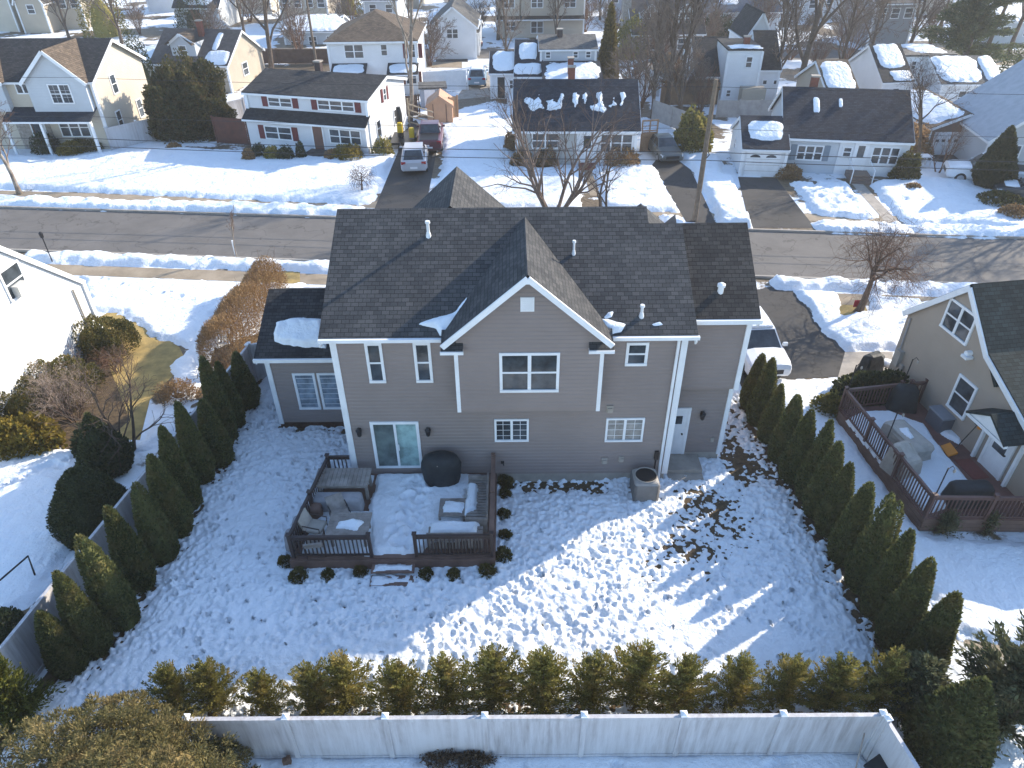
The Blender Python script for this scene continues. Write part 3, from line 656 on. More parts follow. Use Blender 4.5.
# sliding door
m = MB(); s0, s1, z0, z1 = X(-4.74), X(-3.12), .80, 2.84
FB.slab(m, s0, s0+.1, z0, z1, 0, .07); FB.slab(m, s1-.1, s1, z0, z1, 0, .07); FB.slab(m, s0+.1, s1-.1, z1-.1, z1, 0, .068); FB.slab(m, s0+.1, s1-.1, z0, z0+.08, 0, .068); FB.slab(m, (s0+s1)/2-.04, (s0+s1)/2+.04, z0+.08, z1-.1, 0, .06)
sl = m.build('sliding_door', WHITE, mh)
m = MB(); FB.slab(m, s0+.1, (s0+s1)/2-.04, z0+.08, z1-.1, 0, .03); m.build('pane', glass('dark_blind', (.05, .068, .068), .15), sl)
m = MB(); FB.slab(m, (s0+s1)/2+.04, s1-.1, z0+.08, z1-.1, 0, .025); m.build('pane', glass('frosted_teal', (.13, .20, .195), .25), sl)
m = MB(); FB.slab(m, (s0+s1)/2+.05, (s0+s1)/2+.08, 1.6, 1.85, .03, .08); m.build('handle', WHITE, sl)
def lantern(par, F, s, z):
    m = MB(); F.slab(m, s-.06, s+.06, z-.1, z+.12, 0, .03); m.tube([F.p(s, z+.1, .02), F.p(s, z+.16, .12)], .015, 6)
    c = F.p(s, z-.16, .13); m.lathe([(.05, 0), (.075, .05), (.09, .24), (.11, .25), (.03, .34), (.012, .38)], 8, c); o = m.build('wall_lantern', BLACK, par)
    q = MB(); q.lathe([(.06, .07), (.078, .2)], 8, (c.x, c.y-.002, c.z)); 
lantern(mh, FB, X(-5.12), 2.45); lantern(mh, FB, X(-2.82), 2.45)
for s, z, a in ((X(3.2), 3.3, .11), (X(3.18), 1.05, .1), (X(3.75), 1.12, .09)):
    m = MB(); FB.slab(m, s-a, s+a, z-a*1.2, z+a*1.2, 0, .07); FB.slab(m, s-a*.7, s+a*.7, z-a, z+a*.4, .07, .12); m.build('wall_vent', CONC, mh)
m = MB(); FB.slab(m, X(-.35)-.05, X(-.35)+.05, .95, 1.05, 0, .06); m.tube([FB.p(X(-.35), 1.0, .05), FB.p(X(-.3), .93, .14)], .02, 6); m.build('hose_tap', BLACK, mh)
# roof pipes and vents
def ron(x, y): return Vector((x, y, rid(y)))
for x, y, h_, r_ in ((-2.62, 21.2, .42, .05), (1.98, 20.6, .38, .035), (3.95, 18.75, .32, .045)):
    p = ron(x, y); m = MB(); m.tube([p-Vector((0, 0, .1)), p+Vector((0, 0, h_))], r_, 8); m.tube([p+Vector((0, 0, h_)), p+Vector((0, 0, h_+.07))], [r_*1.7, r_*1.5], 8); m.tube([p-Vector((0, 0, .1)), p+Vector((0, 0, .12))], [r_*2.2, r_*1.2], 8); m.build('vent_pipe', WHITE, roof)
# drifts in the valleys
Rq = [(-5.8, ye, rid(ye)), (5.6, ye, rid(ye)), (5.6, 22.07, zr), (-5.8, 22.07, zr)]
snow_px(roof, Rq, [(418, 324), (434, 318), (447, 315), (455, 311), (466, 298), (470, 296), (466, 306), (455, 322), (447, 334), (440, 336), (436, 328)], 5, .09, .06)
snow_px(roof, Rq, [(602, 320), (615, 322), (626, 324), (622, 332), (611, 335), (604, 328)], 6, .09, .1); snow_px(roof, Rq, [(602, 318), (608, 312), (614, 311), (612, 317), (606, 320)], 8, .07, .05); snow_px(roof, Rq, [(650, 324), (660, 322), (664, 325), (654, 326)], 7, .05, .05)
# left wing (sun room)
m = MB(); m.box(-9.0, -5.6, 21.7, 26.4, .15, 3.45); FW = Face((-9.0, 21.7, 0), (1, 0, 0), (0, -1, 0)); lap(m, 0, 3.45, .3, 3.45, FW)
FWL = Face((-9.0, 26.4, 0), (0, -1, 0), (-1, 0, 0)); lap(m, 0, 4.7, .3, 3.45, FWL); m.poly([(-9, 21.7, 3.45), (-9, 24.05, 4.7), (-9, 26.4, 3.45)]); lw = m.build('wing_wall', TAUPE, mh)
m = MB(); m.box(-9.03, -5.6, 21.67, 26.3, -.1, .3); m.build('wing_foundation', MULCH, mh)
m = MB(); wq = [(-9.28, 21.35, 3.5), (-5.56, 21.35, 3.5), (-5.56, 24.05, 4.86), (-9.2, 24.05, 4.86)]; m.slab(wq, .13); m.slab([(-9.2, 24.05, 4.86), (-5.56, 24.05, 4.86), (-5.56, 26.75, 3.5), (-9.28, 26.75, 3.5)], .13); wr = m.build('wing_roof', SH_BLACK, mh)
m = MB(); m.beam((-9.3, 21.32, 3.41), (-5.6, 21.32, 3.41), .1, .14); m.beam((-9.24, 21.35, 3.28), (-9.16, 24.05, 4.64), .05, .16); m.beam((-9.24, 26.75, 3.28), (-9.16, 24.05, 4.64), .05, .16); m.box(-9.06, -8.88, 21.64, 21.76, .25, 3.35); m.build('wing_trim', WHITE, mh)
snow_px(wr, wq, [(273, 333), (276, 322), (290, 318), (324, 319), (326, 348), (300, 347), (285, 345), (275, 341)], 12, .2, .1, .18)
window(mh, FW, .85, .95, 1.68, 2.62, sash=False, pane=PANE_B, mun=(1, 7, .95, 2.62)); window(mh, FW, 1.76, .95, 2.6, 2.62, sash=False, pane=PANE_B, mun=(1, 7, .95, 2.62))
# right wing: upper storey jutting over a recessed door
m = MB(); m.box(5.4, 7.5, 19.3, 25.4, 3.45, 6.3); FU = Face((5.4, 19.3, 0), (1, 0, 0), (0, -1, 0)); lap(m, 0, 2.1, 3.5, 6.3, FU); FUR = Face((7.5, 19.3, 0), (0, 1, 0), (1, 0, 0)); lap(m, 0, 6.1, 3.5, 6.3, FUR)
m.poly([(7.5, 19.3, 6.3), (7.5, 21.7, 8.2), (7.5, 25.4, 6.0)])
m.box(5.4, 7.48, 19.62, 25.3, .4, 3.45); FD = Face((5.4, 19.62, 0), (1, 0, 0), (0, -1, 0)); lap(m, 0, 2.08, .4, 3.42, FD); lap(m, 0, 5.6, .4, 3.42, Face((7.48, 19.62, 0), (0, 1, 0), (1, 0, 0))); m.build('wing_wall', TAUPE, mh)
m = MB(); m.box(5.42, 7.5, 19.6, 25.2, -.1, .4); m.build('wing_foundation', CONC, mh)
m = MB(); m.slab([(5.64, 19.0, 6.36), (7.72, 19.0, 6.36), (7.66, 21.7, 8.36), (5.52, 21.7, 8.36)], .15); m.slab([(5.52, 21.7, 8.36), (7.66, 21.7, 8.36), (7.72, 25.8, 5.9), (5.64, 25.8, 5.9)], .15); rw = m.build('wing_roof', SH_WING, mh)
m = MB(); m.beam((5.62, 18.96, 6.26), (7.76, 18.96, 6.26), .11, .14); m.beam((7.68, 19.0, 6.1), (7.62, 21.7, 8.1), .05, .16)
m.beam((7.68, 25.8, 5.64), (7.62, 21.7, 8.1), .05, .16); m.box(7.42, 7.58, 19.22, 19.36, 3.45, 6.2); m.box(7.41, 7.56, 19.54, 19.68, .35, 3.44); m.build('wing_trim', WHITE, mh)
p = Vector((6.55, 19.75, 6.36+.74*.75)); m = MB(); m.tube([p-Vector((0, 0, .1)), p+Vector((0, 0, .18))], [.1, .09], 8); m.lathe([(.13, .16), (.13, .24), (.05, .29)], 8, p); m.build('vent_pipe', WHITE, rw)
dr = door(mh, FD, .1, .35, .74, 2.35, lite=False); m = MB(); FD.slab(m, .25, .58, 1.75, 2.1, .05, .06); m.build('door_glass', PANE, dr)
lantern(mh, FD, 1.25, 2.15); m = MB(); FD.slab(m, 1.72, 1.84, .9, 1.08, 0, .06); m.build('outlet_box', CONC, mh)
m = MB(); m.box(5.5, 6.75, 18.75, 19.6, -.05, .3); m.box(5.5, 6.75, 18.45, 18.75, -.05, .14); m.build('door_step', CONC, mh)

# ================================================================ PLANTS
def nrm(a): return a/np.maximum(np.linalg.norm(a, axis=1, keepdims=True), 1e-9)
def leaves(P, D, l, w_, rs, jit=.35, ls=.5):     # diamond leaves at P pointing along D
    n = len(P); D = nrm(D+rs.normal(0, jit, (n, 3))); T = nrm(np.cross(D, rs.normal(0, 1, (n, 3))))
    L = (l*(1-ls/2+ls*rs.rand(n)))[:, None]; W = w_*L/l
    V = np.stack([P, P+D*L*.45+T*W, P+D*L, P+D*L*.45-T*W], 1).reshape(-1, 3); return V
def quads(n): return np.arange(n*4).reshape(-1, 4)
def core_mesh(prof, n=10, rs=None, lump=.1):
    m = MB(); m.lathe(prof, n)
    if rs is not None: m.v = [(x*(1+rs.uniform(-lump, lump)), y*(1+rs.uniform(-lump, lump)), z) for x, y, z in m.v]
    return m
def join(V, core):
    # core quads appended; n-gon caps skipped
    F = [f for f in core.f if len(f) == 4]; b = len(V)
    return np.vstack([V, np.array(core.v)]), np.vstack([quads(b//4), np.array(F)+b])
def cone_mesh(seed, h, r, n=6500, belly=.22, leaf=.085, twin=0, pw=.8):
    rs = np.random.RandomState(seed); k = int(n*1.6)
    z = rs.rand(k)**1.15; a = rs.rand(k)*6.283
    def rad(t): return np.where(t < belly, .72+.28*t/belly, ((1-t)/(1-belly))**pw)*r
    lump = 1+.16*(fbm(a*1.2+8, z*3.5, seed, 1.3, 3)-.5)*2
    R_ = rad(z)*lump*(.86+.16*rs.rand(k)); keep = rs.rand(k) < (rad(z)/r*.85+.15); z, a, R_ = z[keep], a[keep], R_[keep]
    P = np.stack([R_*np.cos(a), R_*np.sin(a), z*h*.97+.05], 1); o = np.stack([np.cos(a), np.sin(a), 0*a], 1)
    if twin: P[:, 0] += np.where(rs.rand(len(P)) < .5, twin, -twin)*(z**1.2)
    D = o*.55+np.array([0, 0, 1.0]); V = leaves(P, D, leaf, leaf*.3, rs, .33)
    prof = [(float(rad(np.array(t)))*.86+.001, t*h*.96+.04) for t in np.linspace(0, .97, 9)]
    c = core_mesh(prof, 10, rs, .05)
    if twin: c.v = [(x*1.15, y, zz) for x, y, zz in c.v]
    return join(V, c)
def shaggy_mesh(seed, h, r, nb=46, per=9, lf=9, leaf=.12, droop=.25, asp=.17, tight=1.0):
    rs = np.random.RandomState(seed); Ps = []; Ds = []
    for b in range(nb):
        z0 = h*(.04+.9*(b/nb)**.9); az = rs.rand()*6.283; L = r*(1.1-.78*z0/h)*(.6+.7*rs.rand()); el = R(24+44*z0/h+rs.uniform(-12, 12))
        d = np.array([math.cos(az)*math.cos(el), math.sin(az)*math.cos(el), math.sin(el)])
        for k in range(per):
            t = (k+.6)/per; p = np.array([0, 0, z0])+d*L*t+np.array([0, 0, -droop*L*t*t*.5])
            P = p+rs.normal(0, .035+.07*t*(1-t*.6), (lf, 3))*1.1*tight; Ps.append(P); Ds.append(np.tile(d+np.array([0, 0, .15-droop*t]), (lf, 1)))
    for q in range(7):
        k = 34; f = rs.rand(k); o = rs.normal(0, .16*r, 2) if q else (0, 0); tz = h*(1.12 if q == 0 else rs.uniform(.7, 1.02)); P = np.stack([o[0]+rs.normal(0, .03, k)*(1.3-f), o[1]+rs.normal(0, .03, k)*(1.3-f), tz-.38*h*.5*(1-f)], 1); Ps.append(P); Ds.append(np.tile([0, 0, 1.], (k, 1)))
    V = leaves(np.vstack(Ps), np.vstack(Ds), leaf, leaf*asp, rs, .4)
    return V, quads(len(V)//4)
def plume_mesh(seed, h, r, nb=64):     # open conical conifer: upswept plumes round a leader
    rs = np.random.RandomState(seed); Ps = []; Ds = []
    for b in range(nb):
        f = (b+rs.rand())/nb; z0 = h*(.03+.86*f**1.05); az = b*2.399+rs.uniform(-.4, .4); L = (r*(1.0-.8*f)+.1)*(.65+.55*rs.rand()); el = R(12+34*f+rs.uniform(-8, 10)); per = max(6, int(16*L/r))
        o = np.array([math.cos(az), math.sin(az), 0]); sd_ = np.array([-o[1], o[0], 0])
        for k in range(per):
            t = (k+.5)/per; e = el+.55*t; p = np.array([0, 0, z0])+o*L*t*math.cos(el)+np.array([0, 0, L*(t*math.sin(el)+.28*t*t)])
            wd = .035+.13*L*(1-t)**.8*(.4+t); n_ = 15; q = rs.uniform(-1, 1, (n_, 1))
            Ps.append(p+sd_*q*wd+rs.normal(0, .022, (n_, 3))); Ds.append(o*(math.cos(e)+.2)+sd_*q*.8+np.array([0, 0, math.sin(e)+.25]))
    for q in range(5):
        k = 46; f = rs.rand(k); off = rs.normal(0, .12, 2) if q else np.zeros(2); tz = h*(1.14 if q == 0 else rs.uniform(.78, 1.04)); P = np.stack([off[0]+rs.normal(0, .045, k)*(1.15-f), off[1]+rs.normal(0, .045, k)*(1.15-f), tz-.42*(1-f)], 1); Ps.append(P); Ds.append(np.tile([0, 0, 1.], (k, 1))+rs.normal(0, .3, (k, 3)))
    V = leaves(np.vstack(Ps), np.vstack(Ds), .085, .016, rs, .3)
    return V, quads(len(V)//4)
def mound_mesh(seed, rx, ry, h, n, leaf=.1, asp=.3, lump=.22, fill=.55, up=.4, jit=.5, lsc=.9, power=2.0):
    rs = np.random.RandomState(seed); d = nrm(rs.normal(0, 1, (n, 3))); d[:, 2] = abs(d[:, 2])
    lum = 1+lump*(fbm(np.arctan2(d[:, 1], d[:, 0])*1.6+9, d[:, 2]*3+2, seed, lsc, 3)-.5)*2.4
    rr = (fill+(1-fill)*rs.rand(n)**.45)*lum
    sz = np.sign(d)*abs(d)**(2/power)
    P = sz*rr[:, None]*np.array([rx, ry, h]); P[:, 2] = np.maximum(P[:, 2], .02)
    V = leaves(P, d+np.array([0, 0, up]), leaf, leaf*asp, rs, jit)
    c = MB(); c.lathe([(math.cos(t)**(2/power)*fill*.95+.001, math.sin(t)**(2/power)*fill*.95) for t in np.linspace(0, 1.5, 7)], 12); c.v = [(x*rx, y*ry, z*h) for x, y, z in c.v]
    return join(V, c)
def clump_mesh(seed, rx, ry, h, nc, per, leaf, cr=.26, asp=.16):
    rs = np.random.RandomState(seed); d = nrm(rs.normal(0, 1, (nc, 3))); d[:, 2] = abs(d[:, 2])*.95+.05
    lum = 1+.5*(fbm(np.arctan2(d[:, 1], d[:, 0])*1.8+9, d[:, 2]*4, seed, 1., 3)-.5)
    C = d*(lum*(.72+.3*rs.rand(nc)))[:, None]*np.array([rx, ry, h]); Ps = []; Ds = []
    for c_, dd in zip(C, d):
        q = nrm(dd[None]*1.0+np.array([[0, 0, .45]])+rs.normal(0, .75, (per, 3))); r_ = cr*(.6+.8*rs.rand())
        Ps.append(c_+q*r_*rs.rand(per, 1)**.6*.9); Ds.append(q)
    V = leaves(np.vstack(Ps), np.vstack(Ds), leaf, leaf*asp, rs, .35)
    c = MB(); c.lathe([(math.cos(t)*.78+.001, math.sin(t)*.78) for t in np.linspace(0, 1.5, 7)], 12); c.v = [(x*rx, y*ry, z*h) for x, y, z in c.v]
    return join(V, c)
def plant(name, label, cat, VF, mat, loc, group=None, stem=None, part='foliage', sc=1, rz=0):
    t = thing(name, label, cat, loc, group, rz); t.scale = (sc, sc, sc) if isinstance(sc, (int, float)) else sc
    link(part, arr_mesh(part, *VF, mat), t)
    m = MB()
    h, r_ = stem or (.3, .04); m.tube([(0, 0, -.1), (0.01, 0, h*.5), (0, 0.01, h)], [r_, r_*.9, r_*.6], 6); m.build('stem', BARK, None).parent = t
    return t
ORD = ['nearest', 'second', 'third', 'fourth', 'fifth', 'sixth', 'seventh', 'eighth', 'ninth', 'tenth', 'eleventh', 'twelfth', 'thirteenth', 'fourteenth', 'fifteenth', 'sixteenth']
protos = {}
def arb(kind, px, tip, label, group, rot):
    base = g(*px); tz = zat(tip[0], tip[1], base.y).z
    seed, h, r, kw = kind; key = seed
    s = tz/h
    if key not in protos:
        protos[key] = plant('arborvitae', label, 'evergreen', cone_mesh(seed, h, r, **kw), F_ARB, base, group, (.4, .05), 'foliage', (max(.86, min(s, 1.05)), max(.86, min(s, 1.05)), s), rot); return protos[key]
    return dup(protos[key], base, (max(.86, min(s*1.0, 1.05)), max(.86, min(s*1.0, 1.05)), s), rot, label, group)
AK = [(101, 2.7, .49, dict(pw=.6)), (102, 2.7, .47, dict(pw=.66)), (103, 2.7, .5, dict(twin=.16, pw=.6)), (104, 2.7, .47, dict(pw=.7))]
AL = [(105, 2.7, .5, dict(pw=.58)), (106, 2.7, .47, dict(pw=.64)), (107, 2.7, .5, dict(twin=.17, pw=.58)), (108, 2.7, .47, dict(pw=.66))]
Ltip = [(43, 612), (60, 572), (94, 538), (110, 506), (134, 487), (147, 455), (164, 426), (178, 402), (196, 400), (204, 356), (219, 362), (236, 352)]
for k, (b, t_) in enumerate(zip(L_ARB, Ltip)):
    arb(AL[(0, 3, 2, 1, 2, 0, 1, 3, 0, 1, 3, 0, 1)[k]], b, t_, f'dark conical arborvitae along the left white fence, {ORD[k]} from the front', 'arborvitae along the left fence', k*1.3)
Rtip = [(759, 354), (773, 358), (778, 384), (790, 395), (801, 410), (814, 420), (823, 442), (837, 463), (855, 483), (874, 498), (892, 530), (905, 559), (930, 593)]
for k, (b, t_) in enumerate(zip(R_ARB, Rtip)):
    j = len(R_ARB)-1-k
    arb(AK[(0, 1, 3, 0, 1, 3, 0, 1, 0, 2, 1, 0, 0)[k]], b, t_, f'dark conical arborvitae along the right boundary, {ORD[j]} from the front', 'arborvitae along the right boundary', k*.9)
# shaggy young arborvitae inside the rear fence
sp = [None]*4
for k in range(16):
    px = (172, 212, 262, 312, 345, 398, 447, 494, 543, 592, 637, 683, 737, 786, 834, 880)[k]
    y = 10.05+.08*math.sin(k*2.1); h = (1.7, 1.75, 1.6, 1.7, 1.9, 1.85, 1.95, 2.1, 2.15, 1.95, 2.2, 1.9, 1.85, 1.75, 1.9, 2.0)[k]
    x = zat(px, 690, y).x; lab = f'olive brown shaggy young arborvitae behind the rear white fence, {ORD[k]} from the left' if k else 'olive brown shaggy young arborvitae behind the rear white fence, first from the left'
    i = k % 4
    if sp[i] is None: sp[i] = plant('young_arborvitae', lab, 'evergreen', plume_mesh(200+i, 2.15, .98), F_OLIVE, (x, y, 0), 'young arborvitae along the rear fence', (1.6, .03), 'foliage', (h/1.9, h/1.9*.8, h/1.9), .2*math.sin(k*2))
    else: dup(sp[i], (x, y, 0), (h/1.9*(1.1 if k % 3 else .9)*(-1 if k % 8 > 3 else 1), h/1.9*.8, h/1.9), .25*math.sin(k*3), lab, 'young arborvitae along the rear fence')
# big bushes of the near corners
def big(name, label, px, py, y, r, h, n, mat, seed, leaf=.16, **k):
    c = zat(px, py, y); return plant(name, label, 'shrub', mound_mesh(seed, r[0], r[1], h, n, leaf, **k), mat, (c.x, y, 0), None, (h*.5, .08))
V1 = clump_mesh(301, 2.7, 1.7, 3.3, 640, 110, .085); c = zat(95, 720, 7.6)
plant('yew_bush', 'big golden brown feathery evergreen bush at the left end of the rear white fence', 'shrub', V1, F_YEW, (c.x-.45, 7.7, 0), None, (1.2, .1))
plant('evergreen_shrub', 'yellow green cone shaped evergreen with bare twigs beside the left fence end', 'evergreen', shaggy_mesh(302, 2.4, .8, 90, 9, 13, .13), foliage('lime_leaf', (.05, .06, .012), (.17, .17, .035)), g(28, 722), None, (2.0, .04))
V2 = shaggy_mesh(303, 3.7, 1.75, 150, 14, 17, .17, .35); plant('juniper_tree', 'loose blue green juniper tree at the right of the rear white fence', 'tree', V2, F_JUN, (*g(1003, 728).xy, 0), None, (3.2, .07))
plant('arborvitae', 'large dark cone arborvitae beside the right end of the rear fence', 'evergreen', cone_mesh(310, 3.2, .95, 6500, .25, .12), F_ARB, (*g(936, 755).xy, 0), None, (.5, .06))
plant('juniper_shrub', 'dark spreading juniper shrub behind the right corner of the rear fence', 'shrub', shaggy_mesh(304, 1.9, 1.1, 90, 10, 14, .13), F_JUN, (*g(903, 712).xy, 0), None, (1.4, .04))
# small round box shrubs around the deck
bx = None; SH = [(299, 580, .27, 'by the front left corner of the deck'), (329, 579, .22, 'second from the front left corner of the deck'), (361, 575, .22, 'left of the deck steps'), (404, 579, .0, ''), (426, 578, .23, 'just right of the deck steps'), (454, 578, .21, 'small and thin, in front of the right deck railing'), (487, 575, .27, 'at the front right corner of the deck'), (503, 559, .27, 'on the right deck side, nearest the front'), (505, 539, .23, 'on the right deck side, second from the front'), (504, 518, .23, 'on the right deck side, third from the front'), (505, 497, .21, 'on the right deck side, fourth from the front'), (505, 484, .26, 'against the house wall by the deck'), (286, 565, .22, 'outside the left deck railing')]
for px, py, r, w_ in SH:
    if not r: continue
    lab = f'small round green boxwood {w_}'; b = g(px, py)
    if bx is None: bx = plant('boxwood', lab, 'shrub', mound_mesh(320, .3, .3, .48, 900, .09, .4, .25, .5), F_BRNG, b, 'boxwoods around the deck', (.2, .03), sc=r/.3)
    else: dup(bx, b, r/.3, px*.7, lab, 'boxwoods around the deck')
# left neighbour's shrubs
plant('evergreen_dome', 'large smooth clipped dome evergreen left of the white fence', 'evergreen', cone_mesh(330, 2.7, 1.3, 12000, .25, .085, pw=.6), F_DARK, (*g(102, 530).xy, 0), None, (.5, .08))
plant('evergreen_shrub', 'dark leaning conical evergreen behind the clipped dome', 'evergreen', cone_mesh(331, 2.6, .95, 5000, .2, .12, pw=.9), F_DARK, (*g(112, 470).xy, 0), None, (.5, .07))
plant('clipped_hedge', 'flat topped bronze green hedge against the white house wall', 'hedge', mound_mesh(332, 1.75, .95, 1.55, 9000, .1, .35, .2, .72, .5, .5, 1, 3.2), F_BRNG, (*g(100, 350).xy, 0), None, (.6, .06), rz=-.2)
plant('clipped_hedge', 'rounded bronze green hedge behind the bare twiggy bush', 'hedge', mound_mesh(333, 1.5, 1.2, 1.55, 8000, .1, .35, .25, .7, .5, .5, 1, 3), F_BRNG, (*g(62, 395).xy, 0), None, (.6, .06))
plant('clipped_hedge', 'dark bronze hedge near the white house behind the yellow shrub', 'hedge', mound_mesh(334, 1.6, 1.2, 1.6, 8000, .1, .35, .25, .7, .5, .5, 1, 3), F_BRNG, (*g(14, 420).xy, 0), None, (.6, .06))
plant('gold_shrub', 'yellow green broadleaf shrub in front of the white house hedges', 'shrub', mound_mesh(335, 1.9, .9, 1.3, 4200, .17, .4, .3, .55, .5, .6), F_GOLD, (*g(20, 447).xy, 0), None, (.5, .05))
plant('evergreen_shrub', 'low dark green shrub at the left fence foot near the goal', 'shrub', mound_mesh(336, 1.1, 1.0, 1.5, 5000, .1, .35, .2, .7), F_DARK, (*g(2, 655).xy, 0), None, (.5, .06))
plant('foundation_shrub', 'small dark shrub beside the bare young tree and the left fence', 'shrub', mound_mesh(337, .8, .7, 1.1, 2600, .12, .35, .3, .6), F_DARK, (*g(100, 452).xy, 0), None, (.4, .05))
# tall copper hedge between the front lawns
def strip_mesh(seed, A, B, wd, h, n, leaf=.12, asp=.3):
    rs = np.random.RandomState(seed); A, B = np.array([A.x, A.y, 0]), np.array([B.x, B.y, 0]); d = B-A; L = np.linalg.norm(d); d /= L; s = np.array([-d[1], d[0], 0])
    t = rs.rand(n)*L; a = rs.rand(n)*math.pi; hh = h*(1+.3*(vnoise(t, t*0, seed, .9)-.5)+.1*(rs.rand(n)-.5)); q = .72+.28*rs.rand(n)**.6
    e = np.clip(np.minimum(t, L-t)/.5, .35, 1)
    P = A+d*t[:, None]+s*(np.cos(a)*wd/2*q*e*(1+.25*(vnoise(t, t*0+3, seed+3, 1.1)-.5)))[:, None]+np.array([0, 0, 1])*(np.sin(a)**.6*hh*q*e)[:, None]
    D = s*np.cos(a)[:, None]*.6+np.array([0, 0, 1.])*(.5+np.sin(a)[:, None])
    return leaves(P, D, leaf, leaf*asp, rs, .5), quads(n)
A, B = g(218, 376), g(276, 286); t = thing('copper_hedge', 'long copper brown leafless hedge between the two front lawns left of the house', 'hedge', (0, 0, 0))
link('foliage', arr_mesh('foliage', *strip_mesh(340, A, B, 1.9, 1.9, 42000, .1, .14), F_HEDGE), t)
rs = np.random.RandomState(5); m = MB()
for k in range(60):
    q = rs.rand(); p = A+(B-A)*q+Vector((rs.uniform(-.4, .4), rs.uniform(-.2, .2), 0)); m.tube([p, p+Vector((rs.uniform(-.2, .2), rs.uniform(-.2, .2), 1.1)), p+Vector((rs.uniform(-.4, .4), rs.uniform(-.3, .3), 2.0+.25*rs.rand()))], [.02, .012, .004], 4, False)
m.build('stems', TWIG_R, t)
plant('copper_shrub', 'low leafless copper brown shrub at the near end of the long copper hedge', 'shrub', mound_mesh(341, .9, .7, .8, 2600, .1, .2, .3, .3, .5, .7), F_HEDGE, (*g(180, 398).xy, 0), None, (.3, .03))

# ---- bare trees: trunk with limbs, and a crown of fine twigs
class Tree:
    def __init__(s, seed, h, r, fork=.35, spread=.6, lv=4, nb=(5, 5, 5, 4), up=.35, wob=.12, taper=.55, lenk=.62, kids=1.0, trunks=1, limit=16000, shape=None, twr=.006, droop=0.0, minr=0, tilt=.35):
        s.rs = random.Random(seed); s.T, s.C = MB(), MB(); s.lv, s.nb, s.up, s.wob, s.lenk, s.spread, s.limit, s.twr, s.droop, s.minr = lv, nb, up, wob, lenk, spread, limit, twr, droop, minr
        s.fork = fork
        for k in range(trunks):
            a = k*6.283/max(trunks, 1)+s.rs.random(); d = Vector((math.cos(a)*tilt, math.sin(a)*tilt, 1)).normalized() if trunks > 1 else Vector((s.rs.uniform(-.05, .05), s.rs.uniform(-.05, .05), 1)).normalized()
            s.grow(Vector((.12*math.cos(a), .12*math.sin(a), -.1)) if trunks > 1 else Vector((0, 0, -.1)), d, h*(.9+.2*s.rs.random() if trunks > 1 else 1), r, 0)
    def grow(s, p, d, L, r, lev):
        rs = s.rs; n = (7, 5, 4, 3, 2, 2)[lev]; pts = [p.copy()]; rad = [r*(1.35 if lev == 0 else 1)]; end = max(r*(.28 if lev == 0 else .3), s.minr or s.twr*.5)
        for k in range(n):
            w_ = s.wob*(1 if lev else .45); d = (d+Vector((rs.gauss(0, w_), rs.gauss(0, w_), rs.gauss(0, w_)+(s.up*.12 if lev else .05)-s.droop*lev*.12))).normalized()
            p = p+d*L/n; pts.append(p.copy()); rad.append(r+(end-r)*(k+1)/n)
        m = s.T if lev <= 1 else s.C
        if len(m.f) > s.limit: return
        m.tube(pts, rad, (8, 6, 4, 3, 3, 3)[lev], lev < 2)
        if lev >= s.lv: return
        c = s.nb[lev]
        for k in range(c):
            f = (s.fork+(1-s.fork)*(k+rs.random()*.9)/c) if lev == 0 else .25+.72*(k+rs.random())/c
            f = min(f, .99); i = min(int(f*n), n-1); q = pts[i].lerp(pts[i+1], f*n-i); dd = (pts[i+1]-pts[i]).normalized()
            ax = dd.orthogonal().normalized(); ax.rotate(Matrix.Rotation(k*2.4+rs.uniform(-.6, .6), 3, dd)); an = s.spread*(.7+.6*rs.random())*(1 if lev else 1-.35*f)
            nd = (dd*math.cos(an)+ax*math.sin(an)); nd = (nd+Vector((0, 0, s.up*.3))).normalized()
            s.grow(q, nd, L*s.lenk*(1.05-.45*f if lev == 0 else .75+.4*rs.random()-.3*f), (rad[i]+(rad[i+1]-rad[i])*(f*n-i))*(.62 if lev == 0 else .6), lev+1)
    def make(s, label, loc, group=None, bark=None, twig=None, rz=0, sc=1, name='bare_tree', cat='tree'):
        t = thing(name, label, cat, loc, group, rz); t.scale = (sc,)*3 if isinstance(sc, (int, float)) else sc
        a = s.T.build('trunk', bark or BARK, None, smooth=True); a.parent = t; b = s.C.build('crown', twig or TWIG, None); b.parent = t; return t
# multi stemmed tree in front of the cape, over the main ridge
b = g(553, 218); Tree(401, 6.8, .13, .12, .6, 4, (8, 6, 5, 3), .3, .2, trunks=6, limit=14000, twr=.012, minr=.006, tilt=.75).make('bare multi stemmed tree with twisting pale limbs behind the main roof ridge', (b.x, b.y, 0), None, M('brown_bark', (.22, .16, .125), (.13, .095, .075), 5, .9, .02, 18), TWIG, .6)
b = g(604, 222); Tree(402, 4.2, .10, .25, .65, 3, (6, 5, 4), .3, .2, trunks=2, twr=.012, minr=.006).make('small bare tree with long crooked branch right of the multi stemmed tree', (b.x, b.y, 0), None, BARK, TWIG, 1.9)
# pale sycamore behind the silver car
b = g(410, 122); Tree(403, 16, .19, .16, .5, 4, (8, 5, 4, 3), .4, .14, lenk=.6, limit=12000, twr=.02, minr=.012).make('tall pale barked sycamore beside the driveway of the silver car', (b.x, b.y, 0), None, BARK_L, BARK_L, .4)
